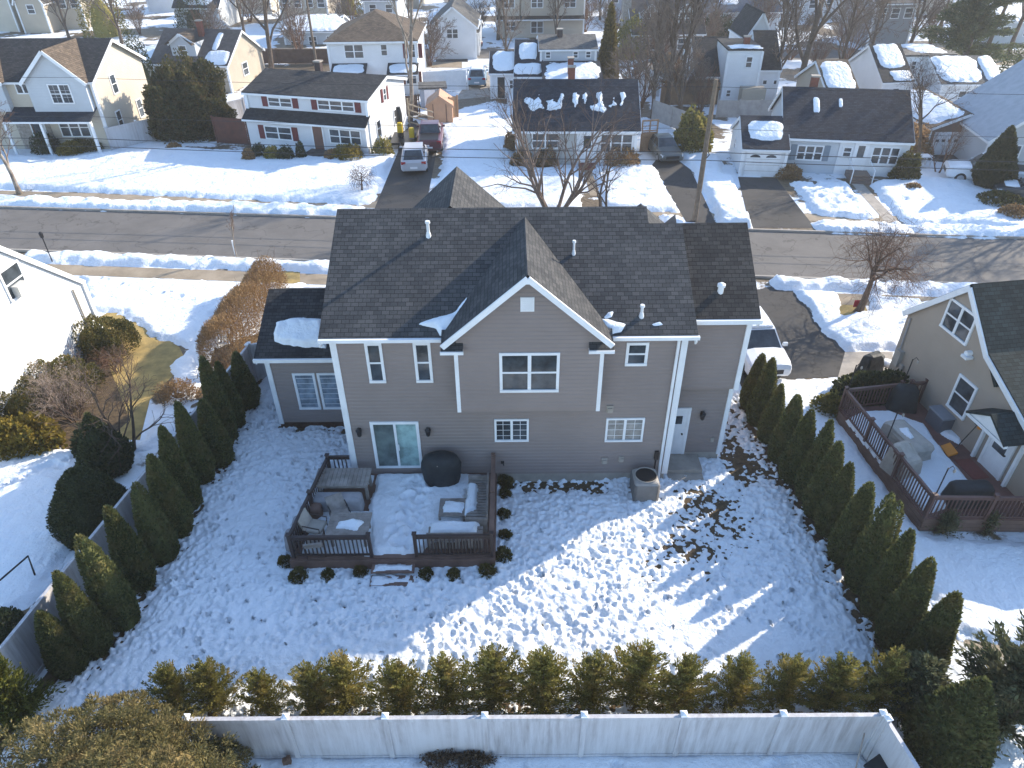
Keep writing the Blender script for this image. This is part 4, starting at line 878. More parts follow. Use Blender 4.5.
# weeping cherry on the dutch lawn, dome shaped tree on the right lawn
b = g(362, 194); Tree(404, 1.5, .09, .6, 1.2, 3, (10, 7, 5), .0, .15, lenk=.85, twr=.012, droop=.9, minr=.006).make('small weeping tree with drooping bare twigs on the lawn across the street', (b.x, b.y, 0), None, BARK, TWIG_R)
b = g(858, 312); Tree(405, 3.0, .19, .5, 1.0, 4, (9, 7, 6, 4), .05, .2, lenk=.85, limit=15000, twr=.008, droop=.25, minr=.005).make('dome crowned bare tree on the snowy right front lawn beside the driveway', (b.x, b.y, 0), None, BARK, TWIG_R, .3)
b = g(130, 452); Tree(406, 3.4, .07, .15, .6, 3, (6, 5, 4), .2, .2, trunks=3, twr=.01, minr=.006).make('bare young tree with thin forked branches beside the left white fence', (b.x, b.y, 0), None, BARK, TWIG, .2)
b = g(76, 420); Tree(407, 2.0, .03, .1, .7, 3, (7, 6, 5), .1, .2, trunks=8, twr=.008, minr=.005).make('twiggy leafless bush in front of the white house hedges', (b.x, b.y, 0), None, TWIG, M('grey_twigs', (.3, .235, .19), (.2, .15, .12), 4, .9), .2, 1, 'bare_bush', 'shrub')
b = g(118, 372); Tree(412, 1.4, .025, .1, .8, 3, (7, 6, 5), .1, .2, trunks=8, twr=.008, minr=.005).make('low leafless pinkish bush between the flat hedge and the dry lawn', (b.x, b.y, 0), None, TWIG_R, TWIG_R, .9, .7, 'bare_bush', 'shrub')
b = g(20, 194); Tree(408, 5.0, .16, .3, .6, 4, (8, 6, 5, 3), .35, .16, limit=9000, twr=.014, minr=.008).make('small bare street tree in front of the beige two gabled house', (b.x, b.y, 0), None, BARK_L, TWIG_R, .7)
b = g(236, 256); Tree(409, 2.4, .04, .45, .35, 3, (9, 5, 4), .6, .08, lenk=.45, twr=.01, minr=.005).make('slim sapling with upright twigs on the left snow bank', (b.x, b.y, 0), None, BARK_L, TWIG_R, .2, 1, 'sapling'); m = MB(); m.tube([(0, 0, 0), (0, 0, .95)], .055, 8); m.build('trunk_guard', WHITE).parent = [o for o in bpy.data.objects if o.name == 'sapling'][0]
b = g(918, 168); Tree(410, 6.0, .15, .4, .75, 4, (8, 6, 5, 3), .25, .2, limit=11000, twr=.014, minr=.008).make('bare spreading tree left of the brown garage', (b.x, b.y, 0), None, BARK, TWIG, .7)
b = g(938, 172); Tree(411, 2.8, .05, .2, .6, 3, (7, 5, 4), .2, .2, trunks=3, twr=.012, minr=.006).make('thin reddish bare shrub in front of the brown garage door', (b.x, b.y, 0), None, TWIG_R, TWIG_R, 0, 1, 'bare_bush', 'shrub')
# background woods: five tree kinds copied about
BT = [Tree(420, 17, .25, .12, .7, 4, (12, 8, 7, 6), .3, .13, limit=24000, lenk=.5, twr=.04, minr=.02), Tree(421, 14, .2, .08, .8, 4, (13, 8, 7, 5), .25, .15, limit=24000, lenk=.5, twr=.04, minr=.02),
      Tree(422, 19, .27, .15, .55, 4, (14, 8, 6, 5), .4, .1, limit=24000, lenk=.42, twr=.04, minr=.02), Tree(423, 11, .16, .06, .6, 4, (13, 8, 6, 5), .4, .13, limit=20000, lenk=.45, twr=.04, minr=.018)]
BTR = [None]*4
BG = [(272, 75, 0, 'broad bare oak behind the white house with maroon shutters', 1.05), (796, 104, 0, 'huge spreading bare oak behind the grey cape on the right', 1.2), (664, 118, 2, 'straight tall bare tree beside the wooden gate', .9), (680, 122, 3, 'slender bare tree next to the tall tree by the wooden gate', 1.15),
      (652, 118, 3, 'thin bare tree left of the tall tree by the gate', .9), (836, 88, 1, 'bare tree behind the huge oak', .9), (770, 98, 3, 'reddish bare tree between the white house and the huge oak', 1.1), (60, 22, 1, 'bare tree by the grey gabled houses at the far left', 1.0), (70, 40, 3, 'bare tree above the beige two gabled house', 1.1), (122, 44, 1, 'dense twiggy tree behind the right end of the beige house', .9),
      (245, 40, 1, 'bare tree behind the brown dormered house', .95), (505, 62, 3, 'forked bare tree behind the small navy roofed house', .95), (498, 40, 0, 'bare tree in front of the far beige twin house', .75), (556, 42, 3, 'bare tree right of the far beige twin house', .9), (318, 24, 1, 'bare tree beside the far tan house', .7), (712, 36, 1, 'bare tree between the dormered house and the blue roofs', .8),
      (735, 22, 2, 'bare tree at the far blue roofs', .8), (600, 20, 1, 'bare tree by the far blue house', .75), (905, 62, 3, 'bare tree in front of the grey house with snowy roof', 1.1), (868, 60, 1, 'bare tree left of the grey house with snowy roof', .95), (985, 52, 2, 'leaning bare trunk at the far right', .85), (1006, 60, 2, 'second bare trunk at the far right edge', .9), (940, 30, 1, 'bare tree beside the tall pine', .9),
      (410, 24, 1, 'far bare tree above the snowy carport roof', .7), (450, 8, 1, 'far bare tree near the white gabled house', .8), (200, 14, 1, 'far bare tree by the navy roof with snow', .9), (150, 8, 0, 'far bare tree above the navy roof', .8), (30, 4, 0, 'far bare tree at the upper left corner', .9), (880, 8, 0, 'far bare tree above the grey house', .9), (830, 20, 2, 'far tall bare tree behind the huge oak', .9), (780, 30, 1, 'far bare tree right of the blue roofs', .9), (640, 2, 1, 'far bare tree above the dormered house', .8), (560, 4, 1, 'far bare tree above the beige twin house', .8), (1000, 14, 1, 'far bare tree at the upper right corner', 1.), (335, 2, 1, 'far bare tree above the tan house', .8)]
for k, (px, py, i, lab, sc) in enumerate(BG):
    b = g(px, py)
    if BTR[i] is None: BTR[i] = BT[i].make(lab, (b.x, b.y, 0), 'bare trees of the back gardens', BARK, M('far_twigs', (.21, .16, .125), (.13, .10, .08), 2, .9), k*1.1, sc)
    else: dup(BTR[i], (b.x, b.y, 0), sc, k*1.1, lab, 'bare trees of the back gardens')
TH = [(210, 46, 'behind the brown shingled house'), (300, 56, 'in front of the low snow roofed building'), (350, 30, 'above the brown hip roof'), (480, 34, 'left of the beige twin house'), (548, 34, 'in front of the beige twin house'), (585, 32, 'at the right corner of the beige twin house'), (612, 40, 'left of the stone chimney'), (660, 62, 'at the foot of the dark dormered house'), (705, 54, 'right of the dark dormered house'), (790, 60, 'behind the huge oak'), (815, 76, 'beside the huge oak trunk'), (846, 60, 'left of the grey gabled house'), (90, 26, 'below the orange tan far house'), (140, 34, 'above the snowy garage roof'), (250, 22, 'at the foot of the broad oak garden'), (930, 44, 'below the tall pine'), (980, 36, 'right of the tall pine'), (760, 40, 'under the slate blue roof'), (430, 66, 'beside the hip roofed house'), (678, 104, 'behind the weathered wood fence'), (700, 112, 'left of the pale garden fence'), (640, 108, 'right of the golden juniper')]
tp = None
for k, (px, py, lab) in enumerate(TH):
    b = g(px, py); lb = 'leafless brown thicket ' + lab
    if tp is None: tp = Tree(425, 4.2, .05, .06, .6, 3, (9, 7, 6), .3, .18, trunks=7, limit=9000, twr=.03, minr=.018).make(lb, (b.x, b.y, 0), 'leafless thickets of the back gardens', TWIG_R, MATS['far_twigs'], k, 1, 'bare_bush', 'shrub')
    else: dup(tp, (b.x, b.y, 0), .8+.5*((k*37) % 10)/10, k*1.3, lb, 'leafless thickets of the back gardens')
# out beyond the edge of the view: the street tree whose shadow lies on the road
dup(BTR[1], (38, 44.5, 0), .8, 1.0, 'bare street tree beside the road past the tan house', 'bare trees of the back gardens')
# evergreens of the background
plant('arborvitae_clump', 'broad brownish evergreen clump between the beige house and the white house', 'evergreen', mound_mesh(450, 3.3, 2.8, 5.6, 34000, .22, .3, .3, .72, .7, .6, 1.6, 2.5), foliage('brown_evergreen', (.03, .038, .016), (.11, .10, .04), (.13, .09, .04)), (*g(194, 134).xy, 0), None, (2, .2))
plant('pine_tree', 'tall feathery pine with drooping boughs at the upper right', 'tree', shaggy_mesh(451, 15, 5.0, 120, 14, 44, .42, .5, .1, 2.2), F_PINE, (*g(962, 66).xy, 0), None, (13, .3))
plant('juniper_column', 'tall narrow golden green juniper behind the navy roof cape', 'evergreen', cone_mesh(452, 8, 1.0, 5000, .2, .3), foliage('golden_juniper', (.07, .06, .015), (.22, .165, .05)), (*g(606, 92).xy, 0), None, (1, .1))
plant('evergreen_shrub', 'yellow green rounded evergreen beside the sedan driveway', 'shrub', mound_mesh(453, 1.4, 1.3, 2.9, 4500, .25, .35, .25, .6), F_OLIVE, (*g(691, 152).xy, 0), None, (.8, .08))
plant('arborvitae', 'leaning dark cone evergreen in front of the white pickup on the right', 'evergreen', cone_mesh(454, 4.2, 1.25, 6000, .25, .17), foliage('dull_green', (.035, .042, .02), (.085, .085, .04)), (*g(988, 189).xy, 0), None, (.6, .1))
plant('evergreen_shrub', 'dark upright shrub at the right corner of the grey cape', 'shrub', mound_mesh(455, .9, .8, 1.9, 2600, .18, .35, .25, .6), F_BRNG, (*g(904, 180).xy, 0), None, (.6, .06))
plant('evergreen_shrub', 'large dark broadleaf shrub at the corner of the right deck', 'shrub', mound_mesh(456, 1.5, 1.1, 1.4, 6500, .17, .4, .3, .6), foliage('rhododendron', (.025, .035, .015), (.10, .11, .045)), (*g(868, 402).xy, 0), None, (.8, .06))
plant('evergreen_shrub', 'small olive shrub left of the right deck corner', 'shrub', mound_mesh(457, .6, .5, .9, 1500, .12, .35, .25, .6), F_OLIVE, (*g(828, 412).xy, 0), None, (.4, .05))
for k, (px, py, r, h, mat, lab) in enumerate([(48, 152, 1.0, 1.5, F_DARK, 'dark round shrub by the porch of the beige house'), (72, 153, 1.0, .9, F_GOLD, 'low yellow green shrub in front of the beige house'), (88, 149, 1.2, .9, F_BRNG, 'low bronze shrub at the right corner of the beige house'), (175, 150, .6, .5, F_HEDGE, 'small rusty shrub on the snow beside the beige house'),
        (260, 158, .6, 1.0, F_DARK, 'first dark shrub under the left window of the white house'), (273, 160, .6, 1.0, F_OLIVE, 'olive shrub under the left window of the white house'), (287, 161, .65, 1.1, F_DARK, 'dark shrub left of the white house steps'), (302, 160, .4, 1.4, F_DARK, 'narrow upright shrub beside the white house steps'), (349, 160, 1.2, 1.1, F_GOLD, 'wide yellow green shrub under the triple window'), (333, 160, .6, .8, F_HEDGE, 'copper shrub right of the white house steps'), (384, 156, .8, 1.3, F_OLIVE, 'olive shrub at the right corner of the white house'), (250, 162, .5, .9, F_HEDGE, 'rusty thin shrub at the left corner of the white house'),
        (522, 166, .8, 1.2, F_HEDGE, 'brown shrub at the left corner of the navy roof cape'), (546, 165, .9, 1.2, F_HEDGE, 'brown leafless shrub under the left cape window'), (604, 155, .6, 1.7, F_DARK, 'dark green upright shrub beside the cape door'), (622, 165, 1.3, 1.3, F_HEDGE, 'long brown shrub under the cape bay window'), (511, 150, .6, 1.3, F_HEDGE, 'brown shrub against the left side of the cape'),
        (788, 177, .9, .9, F_HEDGE, 'round reddish shrub left of the grey cape window'), (912, 190, .6, .4, F_HEDGE, 'low rusty shrub on the lawn below the upright shrub'), (1014, 218, 1.0, .8, F_HEDGE, 'bare reddish shrub at the right roadside'), (1000, 205, 1.4, .7, F_BRNG, 'low dark shrub beside the right driveway'), (905, 155, 1.8, 2.2, F_HEDGE, 'copper hedge between the grey cape and the brown garage'),
        (1005, 98, 1.8, 4.0, F_DARK, 'dark bushy evergreen beside the far right white house'), (565, 18, 3.5, 6, F_DARK, 'dark evergreen near the far blue house'), (716, 44, 3.2, 3.2, F_DARK, 'wide dark evergreen in front of the blue roofs'), (670, 82, 1.6, 2.6, F_HEDGE, 'brown bush below the dormered house'), (628, 58, 2.4, 4, F_OLIVE, 'dark bush beside the stone chimney'), (198, 30, 2.5, 5, F_DARK, 'dark evergreen under the navy snowy roof'), (108, 36, 3.0, 8, F_OLIVE, 'tall brownish evergreen above the beige house'), (240, 78, 2.4, 2.2, F_HEDGE, 'copper bush behind the white house fence'), (346, 14, 3.0, 7, F_OLIVE, 'yellowish evergreen above the hip roof house'), (148, 96, 1.5, 6, F_DARK, 'dark narrow evergreen behind the brown clump')]):
    plant('shrub', lab, 'shrub', mound_mesh(460+k, r, r*.85, h, int(900+700*r), .1+.05*r, .35, .3, .6), mat, (*g(px, py).xy, 0), None, (h*.5, .04))
for px, py, s, lab in ((942, 535, .45, 'small bushy shrub with pale leaves in front of the right deck'), (985, 532, .38, 'smaller pale leaved shrub further right along the right deck')):
    plant('shrub', lab, 'shrub', shaggy_mesh(500+px, 1.0*s*2, s, 40, 6, 6, .1), F_JUN, (*g(px, py).xy, 0), None, (.5, .02))
plant('bramble', 'tangle of dry brown stems outside the rear white fence', 'bush', mound_mesh(510, 1.0, .35, .4, 2600, .14, .1, .3, .25, .3, 1.2), foliage('dry_stems', (.05, .035, .025), (.16, .11, .07)), (*g(462, 762).xy, 0), None, (.2, .02))

# ================================================================ FENCES
def vinyl_fence(name, label, A, B, h, seg=1.83, mat=VINYL, posts=True, th=.045, endcap=True):
    A, B = Vector((*A[:2], 0)), Vector((*B[:2], 0)); t = thing(name, label, 'fence', A); d = (B-A); L = d.length; d.normalize(); n = max(1, round(L/seg)); an = math.atan2(d.y, d.x)
    for k in range(n):
        p, q = A+d*(L*k/n+.06), A+d*(L*(k+1)/n-.06); m = MB(); m.beam(p+Vector((0, 0, h*.5+.03)), q+Vector((0, 0, h*.5+.03)), th, h-.2)
        m.beam(p+Vector((0, 0, h-.06)), q+Vector((0, 0, h-.06)), th+.05, .12); m.beam(p+Vector((0, 0, .1)), q+Vector((0, 0, .1)), th+.05, .13); m.build('panel', mat, t)
    for k in range(n+1):
        p = A+d*(L*k/n); m = MB(); m.rbox(p-Vector((0, 0, .1)), .125, .125, h+.16, an); m.build('post', mat, t)
        m = MB(); c = p+Vector((0, 0, h+.06)); m.rbox(c, .16, .16, .03, an); i = m.vs([c+Vector((x, y, .03)) for x, y in ((-.07, -.07), (.07, -.07), (.07, .07), (-.07, .07))]+[c+Vector((0, 0, .085))])
        m.f += [(i, i+1, i+4), (i+1, i+2, i+4), (i+2, i+3, i+4), (i+3, i, i+4)]; m.build('post_cap', WHITE, t)
    return t
vinyl_fence('rear_fence', 'long white vinyl privacy fence across the foot of the back yard', (-7.55, 8.86), (8.45, 8.82), 1.8, 2.2)
vinyl_fence('return_fence', 'short white vinyl fence running back from the right corner of the rear fence', (8.5, 8.7), (8.9, 6.4), 1.8, 2.2)
FLp = [(-13.3, 8.3), (-12.75, 11.6), (-12.4, 15.8), (-11.72, 20.5), (-10.95, 24.9)]
vinyl_fence('boundary_fence', 'long white vinyl fence along the left side of the back yard', FLp[0], FLp[-1], 1.8, 2.3)
vinyl_fence('gate_fence', 'short white fence closing the gap between the copper hedge and the house', (-10.9, 25.0), (-9.1, 25.6), 1.8, .9)
vinyl_fence('white_fence', 'white vinyl fence between the beige house and the maroon shuttered house', g(112, 150), (g(247, 118).x, g(247, 118).y), 1.7, 2.4)
def slat_fence(name, label, A, B, h, mat, gap=.16, w_=.1, posts=2.2):
    A, B = Vector((*A[:2], 0)), Vector((*B[:2], 0)); t = thing(name, label, 'fence', A); d = B-A; L = d.length; d.normalize(); an = math.atan2(d.y, d.x); m = MB()
    for k in range(int(L/gap)): m.rbox(A+d*(k*gap+.05)+Vector((0, 0, .05)), w_, .025, h-.05, an)
    m.beam(A+Vector((0, 0, h*.25)), B+Vector((0, 0, h*.25)), .04, .09); m.beam(A+Vector((0, 0, h*.8)), B+Vector((0, 0, h*.8)), .04, .09); m.build('slats', mat, t)
    n = max(1, round(L/posts))
    for k in range(n+1): m = MB(); m.rbox(A+d*(L*k/n)-d.orthogonal()*.0, .11, .11, h+.08, an); m.build('post', mat, t)
    return t
slat_fence('picket_fence', 'old dark grey picket fence close behind the left white fence', (-13.75, 8.2), (-12.0, 21.0), 1.25, M('dark_wood', (.045, .045, .05), (.08, .075, .07), 3, .9), .17, .09)
RED_W = M('red_brown_fence', (.12, .045, .032), (.08, .035, .028), 2, .8); TAN_W = M('tan_fence', (.33, .21, .125), (.24, .15, .09), 2, .8); BRN_W = M('brown_fence', (.14, .085, .06), (.09, .055, .04), 2, .85)
slat_fence('board_fence', 'dark red board fence left of the white house with maroon shutters', g(218, 143), g(251, 146), 2.1, RED_W, .15, .145)
slat_fence('board_fence', 'brown board fence behind the driveway of the silver car', g(389, 118), g(420, 116), 1.8, BRN_W, .15, .145)
slat_fence('board_fence', 'orange brown board fence beside the peach shed', g(450, 119), g(458, 117), 1.8, TAN_W, .15, .145)
slat_fence('board_fence', 'weathered wood fence in front of the dark dormered house', g(660, 106), g(722, 104), 1.9, TAN_W, .15, .145)
slat_fence('board_fence', 'grey board fence along the far garden behind the brown clump', g(262, 64), g(330, 64), 1.6, BRN_W, .15, .145)
slat_fence('board_fence', 'pale board fence in the garden right of the small navy roofed house', g(716, 118), g(780, 118), 1.5, M('pale_fence', (.38, .35, .32), (.28, .26, .24), 2, .85), .15, .145)
slat_fence('board_fence', 'grey board fence left of the evergreen shrub near the sedan', g(652, 120), g(690, 135), 1.7, M('pale_fence', (.38, .35, .32)), .15, .145)
slat_fence('board_fence', 'white board fence across the far garden beside the blue car', g(424, 92), g(468, 90), 1.9, WHITE, .15, .145)

# ================================================================ NEIGHBOURING HOUSES
CREAM = siding('cream_siding', (.52, .46, .37)); WHITE_S = siding('white_siding', (.74, .75, .76)); GREY_S = siding('pale_grey_siding', (.50, .53, .56)); BLUEG = siding('blue_grey_siding', (.36, .41, .47)); TAN_S = siding('tan_siding', (.34, .28, .225)); BEIGE_S = siding('beige_siding', (.42, .36, .28)); BROWN_S = siding('brown_siding', (.17, .115, .085)); STONE = M('stone_wall', (.38, .34, .30), (.22, .19, .165), 5, .9, .03, 8); BRICK = M('brick', (.22, .075, .05), (.15, .055, .04), 8, .9, .01, 30); MAROON = M('maroon_paint', (.13, .02, .025), None, 3, .5); SHUT_B = M('blue_grey_paint', (.2, .25, .3), None, 3, .5)
def two(pl, pr, hw): a, b = g(*pl, hw), g(*pr, hw); return (a.x, a.y), (b-a), math.hypot(b.x-a.x, b.y-a.y)
# beige house, two front gables
h = House('house', 'beige two storey house with two front gables at the upper left', (-46.84, 57.93), (1, -.03), 15, 8.4, 5.25, 2.1, CREAM, SH_BLACK, over=.3)
F = h.gable(10.2, 14.75, 5.3, 7.35, .5, 4.2, zb=3.0, wall=GREY_S, roof=SH_BROWN); window(h.t, F, 1.65, 3.6, 3.35, 5.05, cols=2, mun=(2, 3, 3.6, 5.05))
F2 = h.gable(3.9, 8.3, 5.3, 7.3, .5, 4.2, zb=3.0, wall=GREY_S, roof=SH_BROWN); window(h.t, F2, 1.4, 3.6, 3.0, 5.05, cols=2)
h.win(9.0, 4.2, 10.1, 5.05, cols=2, sash=False); h.shed('porch_roof', 7.9, 14.8, -1.5, 0, 2.55, 3.25, SH_NAVY)
h.win(11.3, .95, 13.7, 2.45, cols=3); h.door(9.1, .1, 10.1, 2.2, mat=M('dark_door', (.10, .05, .04))); h.box('stone_front', 7.9, 10.6, -.05, 0.0, 0, 2.6, STONE)
for s in (8.0, 10.8, 14.7): h.box('porch_post', s-.09, s+.09, -1.42, -1.24, 0, 2.5, WHITE)
h.win(2.6, 3.5, 3.5, 5.0, 'right'); h.win(1.9, .9, 2.7, 2.4, 'right'); h.win(5.5, .9, 6.4, 2.4, 'right')
# white house with maroon shutters
GREY_S2 = siding('bright_siding', (.64, .65, .67))
h = House('house', 'white gambrel house with maroon shutters and dark roof across the street', (-20.55, 58.25), (10.1, -2.8), 10.2, 7.3, 4.1, .9, GREY_S2, SH_BLACK, over=.22)
h.box('lower_wall', 0, 10.2, -.7, .0, -.1, 2.46, GREY_S2); FLo = Face(h.P(0, -.7), h.u, -h.v)
h.shed('pent_roof', -.15, 10.35, -1.0, .05, 2.3, 2.95, SH_BLACK)
SH = (.48, MAROON)
window(h.t, FLo, 1.5, .8, 3.9, 1.85, cols=2, shut=SH); window(h.t, FLo, 7.1, .85, 9.8, 2.0, cols=3); dd = door(h.t, FLo, 5.75, .25, 6.55, 2.1, mat=M('wood_storm_door', (.16, .08, .06)), lite=False); window(h.t, h.front, 1.85, 3.1, 3.95, 3.85, cols=2, shut=SH); window(h.t, h.front, 6.1, 3.1, 9.2, 3.9, cols=3, shut=SH)
for k in range(3): h.box('door_step', 5.4, 7.0, -1.6-.3*k, -.72 if k == 0 else -1.3-.3*k, -.1, .32-.1*k, M('dark_step', (.06, .05, .05), (.10, .09, .08)))
h.chimney(4.2, 4.4, 4.3, 5.6, M('dark_brick', (.06, .04, .04))); h.win(3.0, 3.2, 3.6, 4.2, 'right', shut=(.35, MAROON)); h.win(1.2, .9, 2.0, 2.2, 'right'); h.win(4.6, .9, 5.4, 2.2, 'right')
# navy roof cape
h = House('house', 'low cape house with wide navy roof streaked by snow behind the main ridge', (.5, 52.8), (1, -.027), 8.7, 7.4, 2.7, 2.45, siding('stone_grey_siding', (.40, .40, .38)), SH_NAVY, over=.3)
h.box('white_front', 4.4, 8.7, -.06, 0, 0, 2.6, WHITE_S); FC = Face(h.P(0, -.06), h.u, -h.v)
h.win(1.1, 1.2, 3.1, 2.35, cols=2); door(h.t, FC, 4.75, .2, 5.6, 2.3); window(h.t, FC, 6.1, .95, 8.5, 2.3, cols=3); h.chimney(4.05, 3.9, 4.8, 6.0, BRICK)
wm = MB(); wm.tube([FC.p(5.17+.2*math.cos(a), 1.7+.2*math.sin(a), .08) for a in np.linspace(0, 6.28, 13)], .05, 5, False); wm.build('wreath', F_DARK, h.t)
for k, q in enumerate(([(526, 99), (530, 96), (534, 101), (539, 95), (543, 108), (534, 111), (528, 108)], [(546, 101), (553, 99), (556, 104), (562, 95), (564, 107), (556, 111), (547, 109)], [(573, 93), (577, 92), (578, 104), (575, 107)], [(583, 95), (586, 92), (588, 102), (584, 104)], [(597, 93), (601, 92), (603, 107), (598, 108)], [(590, 108), (596, 105), (604, 108), (603, 111), (592, 111)], [(609, 106), (614, 97), (616, 104), (611, 108)], [(620, 93), (624, 92), (624, 102), (621, 104)])):
    snow_px(h.roof, h.panelA, q, 60+k, .1, .3, .15)
h.box('front_steps', 4.6, 5.8, -1.3, -.07, -.1, .2, BRICK)
# grey cape on the right with its garage
h = House('house', 'light grey cape with dark navy roof and white trim right of the utility pole', (19.5, 50.78), (7.34, -1.24), 8.2, 7.4, 2.6, 2.35, GREY_S, SH_NAVY, over=.25)
h.box('white_front', 3.7, 8.2, -.07, 0, 0, 2.5, WHITE_S); FC = Face(h.P(0, -.07), h.u, -h.v)
h.win(.9, .9, 2.7, 1.98, cols=3, shut=(.4, SHUT_B)); window(h.t, FC, 3.95, 1.25, 4.6, 2.0); door(h.t, FC, 4.8, .35, 5.55, 2.25); window(h.t, FC, 5.9, .85, 7.75, 2.1, cols=3)
for k in range(3): h.box('door_step', 4.5, 5.9, -1.3-.3*k, -.1 if k == 0 else -1.0-.3*k, -.1, .4-.12*k, BROWN_S)
rl = MB()
for s in (4.5, 5.9): rl.beam(h.P(s, -.1, 1.2), h.P(s, -1.9, .95), .05, .05); rl.beam(h.P(s, -1.9, .0), h.P(s, -1.9, .97), .05, .05)
rl.build('stair_rail', WHITE, h.t); h.chimney(2.0, 4.3, 4.5, 5.6, BRICK)
for a, b, c, d, s in ((.24, .29, .5, .8, 1), (.44, .47, .62, .8, 2)): h.snow(h.panelA, a, b, c, d, 70+s, .06, .7, .5)
h = House('garage', 'small white gabled garage joined to the left of the grey cape', (16.4, 49.95), (.994, -.11), 2.95, 5.2, 2.0, 1.45, WHITE_S, SH_NAVY, over=.15, ridge_t=2.6)
m = MB(); h.front.slab(m, .25, 2.6, 0, 1.75, .0, .05); gd = m.build('garage_door', WHITE, h.t); m = MB()
for k in range(4): h.front.slab(m, .25, 2.6, .42*k+.40, .42*k+.43, .05, .062)
for k in range(2): m.lathe([(.001, 0), (.27, .0)], 3); 
m = MB()
for k in range(3): h.front.slab(m, .25, 2.6, .42*k+.40, .42*k+.42, .05, .06)
m.build('door_panel_line', CONC, gd)
for c_ in (.85, 1.95): m = MB(); m.poly([h.front.p(c_+.36*math.cos(a), 1.36+.2*math.sin(a), .056) for a in np.linspace(0, math.pi, 9)]); m.build('fan_light', PANE, gd)
pass; h.snow(h.panelA, .15, .9, .25, .85, 75, .14, .25, .45)
h.win(1.6, .9, 2.2, 1.7, 'left')
# brown garage
h = House('garage', 'brown gabled garage with wide white door and snowy roof', (31.6, 54.3), (1, -.02), 4.95, 8, 2.05, 1.0, BROWN_S, SH_BROWN, kind='y', over=.2)
m = MB(); h.front.slab(m, .4, 4.3, 0, 1.7, 0, .05); gd = m.build('garage_door', WHITE, h.t); m = MB()
for k in range(8): h.front.slab(m, .6+.46*k, .85+.46*k, .98, 1.16, .05, .06)
m.build('door_pane', PANE, gd); h.snow(h.panelA, .0, 1.0, .02, .97, 80, .16, .15, .42); m = MB(); h.front.slab(m, 2.3, 2.7, 2.35, 2.6, 0, .05); m.build('gable_vent', CONC, h.t)
# white house at the right edge
a = g(992, 138, 2.6); h = House('house', 'pale blue white house with steep gable at the right edge of the view', (a.x, a.y), (1, -.12), 9, 8, 2.6, 3.6, GREY_S, M('pale_roof', (.42, .44, .47), (.34, .36, .39), 2, .8), kind='y', over=.25); h.win(1.2, .9, 2.2, 2.2); h.win(4.0, .9, 5.4, 2.2, cols=2)
# white cluster behind the pale fence
O, u, w_ = two((697, 75), (731, 75), 2.4); h = House('house', 'white cottage with steep dark roof beside the tall white block', O, u, w_, 8, 2.4, 2.5, WHITE_S, SH_BLACK, over=.2); h.win(2.6, .8, 3.1, 1.9); h.snow(h.panelB, 0, .9, .5, 1.0, 81, .12, .6)
O, u, w_ = two((729, 50), (763, 50), 4.9); h = House('house', 'tall white block with flat dark roof and one upper window', O, u, w_, 5, 4.9, .2, WHITE_S, SH_BLACK, kind='flat', over=.1); h.win(w_*.54, 3.4, w_*.54+.65, 4.4); h.win(w_*.1, .9, w_*.1+.5, 1.6); h.snow(h.panelA, .05, 1, .0, .35, 82, .15, .5); h.box('porch', 1.5, 3.6, -1.2, 0, 0, 1.9, BEIGE_S); h.chimney(2.0, 2.2, 4.9, 5.6, BRICK)
O, u, w_ = two((759, 69), (780, 69), 2.9); h = House('house', 'narrow white house with tall dark roof right of the white block', O, u, w_, 7.5, 2.9, 2.6, WHITE_S, SH_BLACK, over=.15); h.win(.5, 1.5, 1.0, 2.0, sash=False); h.win(1.5, 1.5, 2.0, 2.0, sash=False); 
a = g(746, 38, 4.6); h = House('house', 'small white gabled house peeping over the tall white block', (a.x, a.y), (1, 0), 2.6, 6, 4.6, 2.2, WHITE_S, SH_BLACK, kind='y', over=.1)
# hip roofed house
O, u, w_ = two((327, 41), (415, 40), 4.9); h = House('house', 'pale house with brown hip roof and red shutters behind the gambrel house', O, u, w_, 9.5, 4.9, 2.0, WHITE_S, SH_BROWN, kind='hip', over=.3)
h.win(1.5, 3.3, 3.4, 4.6, cols=2); h.win(5.0, 3.5, 5.7, 4.6); h.win(7.6, 3.3, 8.6, 4.6, shut=(.4, MAROON)); h.win(7.2, .9, 8.3, 2.1, shut=(.45, BRICK))
for s0, s1 in ((.2, 3.6), (5.6, 8.6)): q = h.shed('porch_roof', s0, s1, -1.8, 0, 2.2, 2.9, SH_BLACK); h.snow(q, .06, .94, .12, .9, 83+int(s0), .14, .15, .42)
# snow roofed carport and neighbours beyond
O, u, w_ = two((428, 27), (458, 27), 2.6); h = House('carport', 'blue grey carport house with smooth snow covered roof', O, u, w_, 7, 2.6, 1.3, BLUEG, SH_GREY, over=.2, cat='house'); h.snow(h.panelA, 0, 1, .0, 1, 85, .2, .12, .4); h.win(.4, .8, 1.2, 1.8)
a = g(430, 20, 4.2); h = House('house', 'white gabled house behind the snowy carport', (a.x, a.y), (1, 0), 5.2, 9, 3.6, 2, WHITE_S, SH_GREY, kind='y', over=.3); h.win(1.8, 2.2, 3.2, 3.3, cols=2)
O, u, w_ = two((462, 32), (478, 32), 2.6); h = House('house', 'tiny grey shed roofed house right of the carport', O, u, w_, 6, 2.6, .9, GREY_S, SH_GREY, over=.2); h.snow(h.panelA, 0, 1, .2, 1, 86, .15, .3)
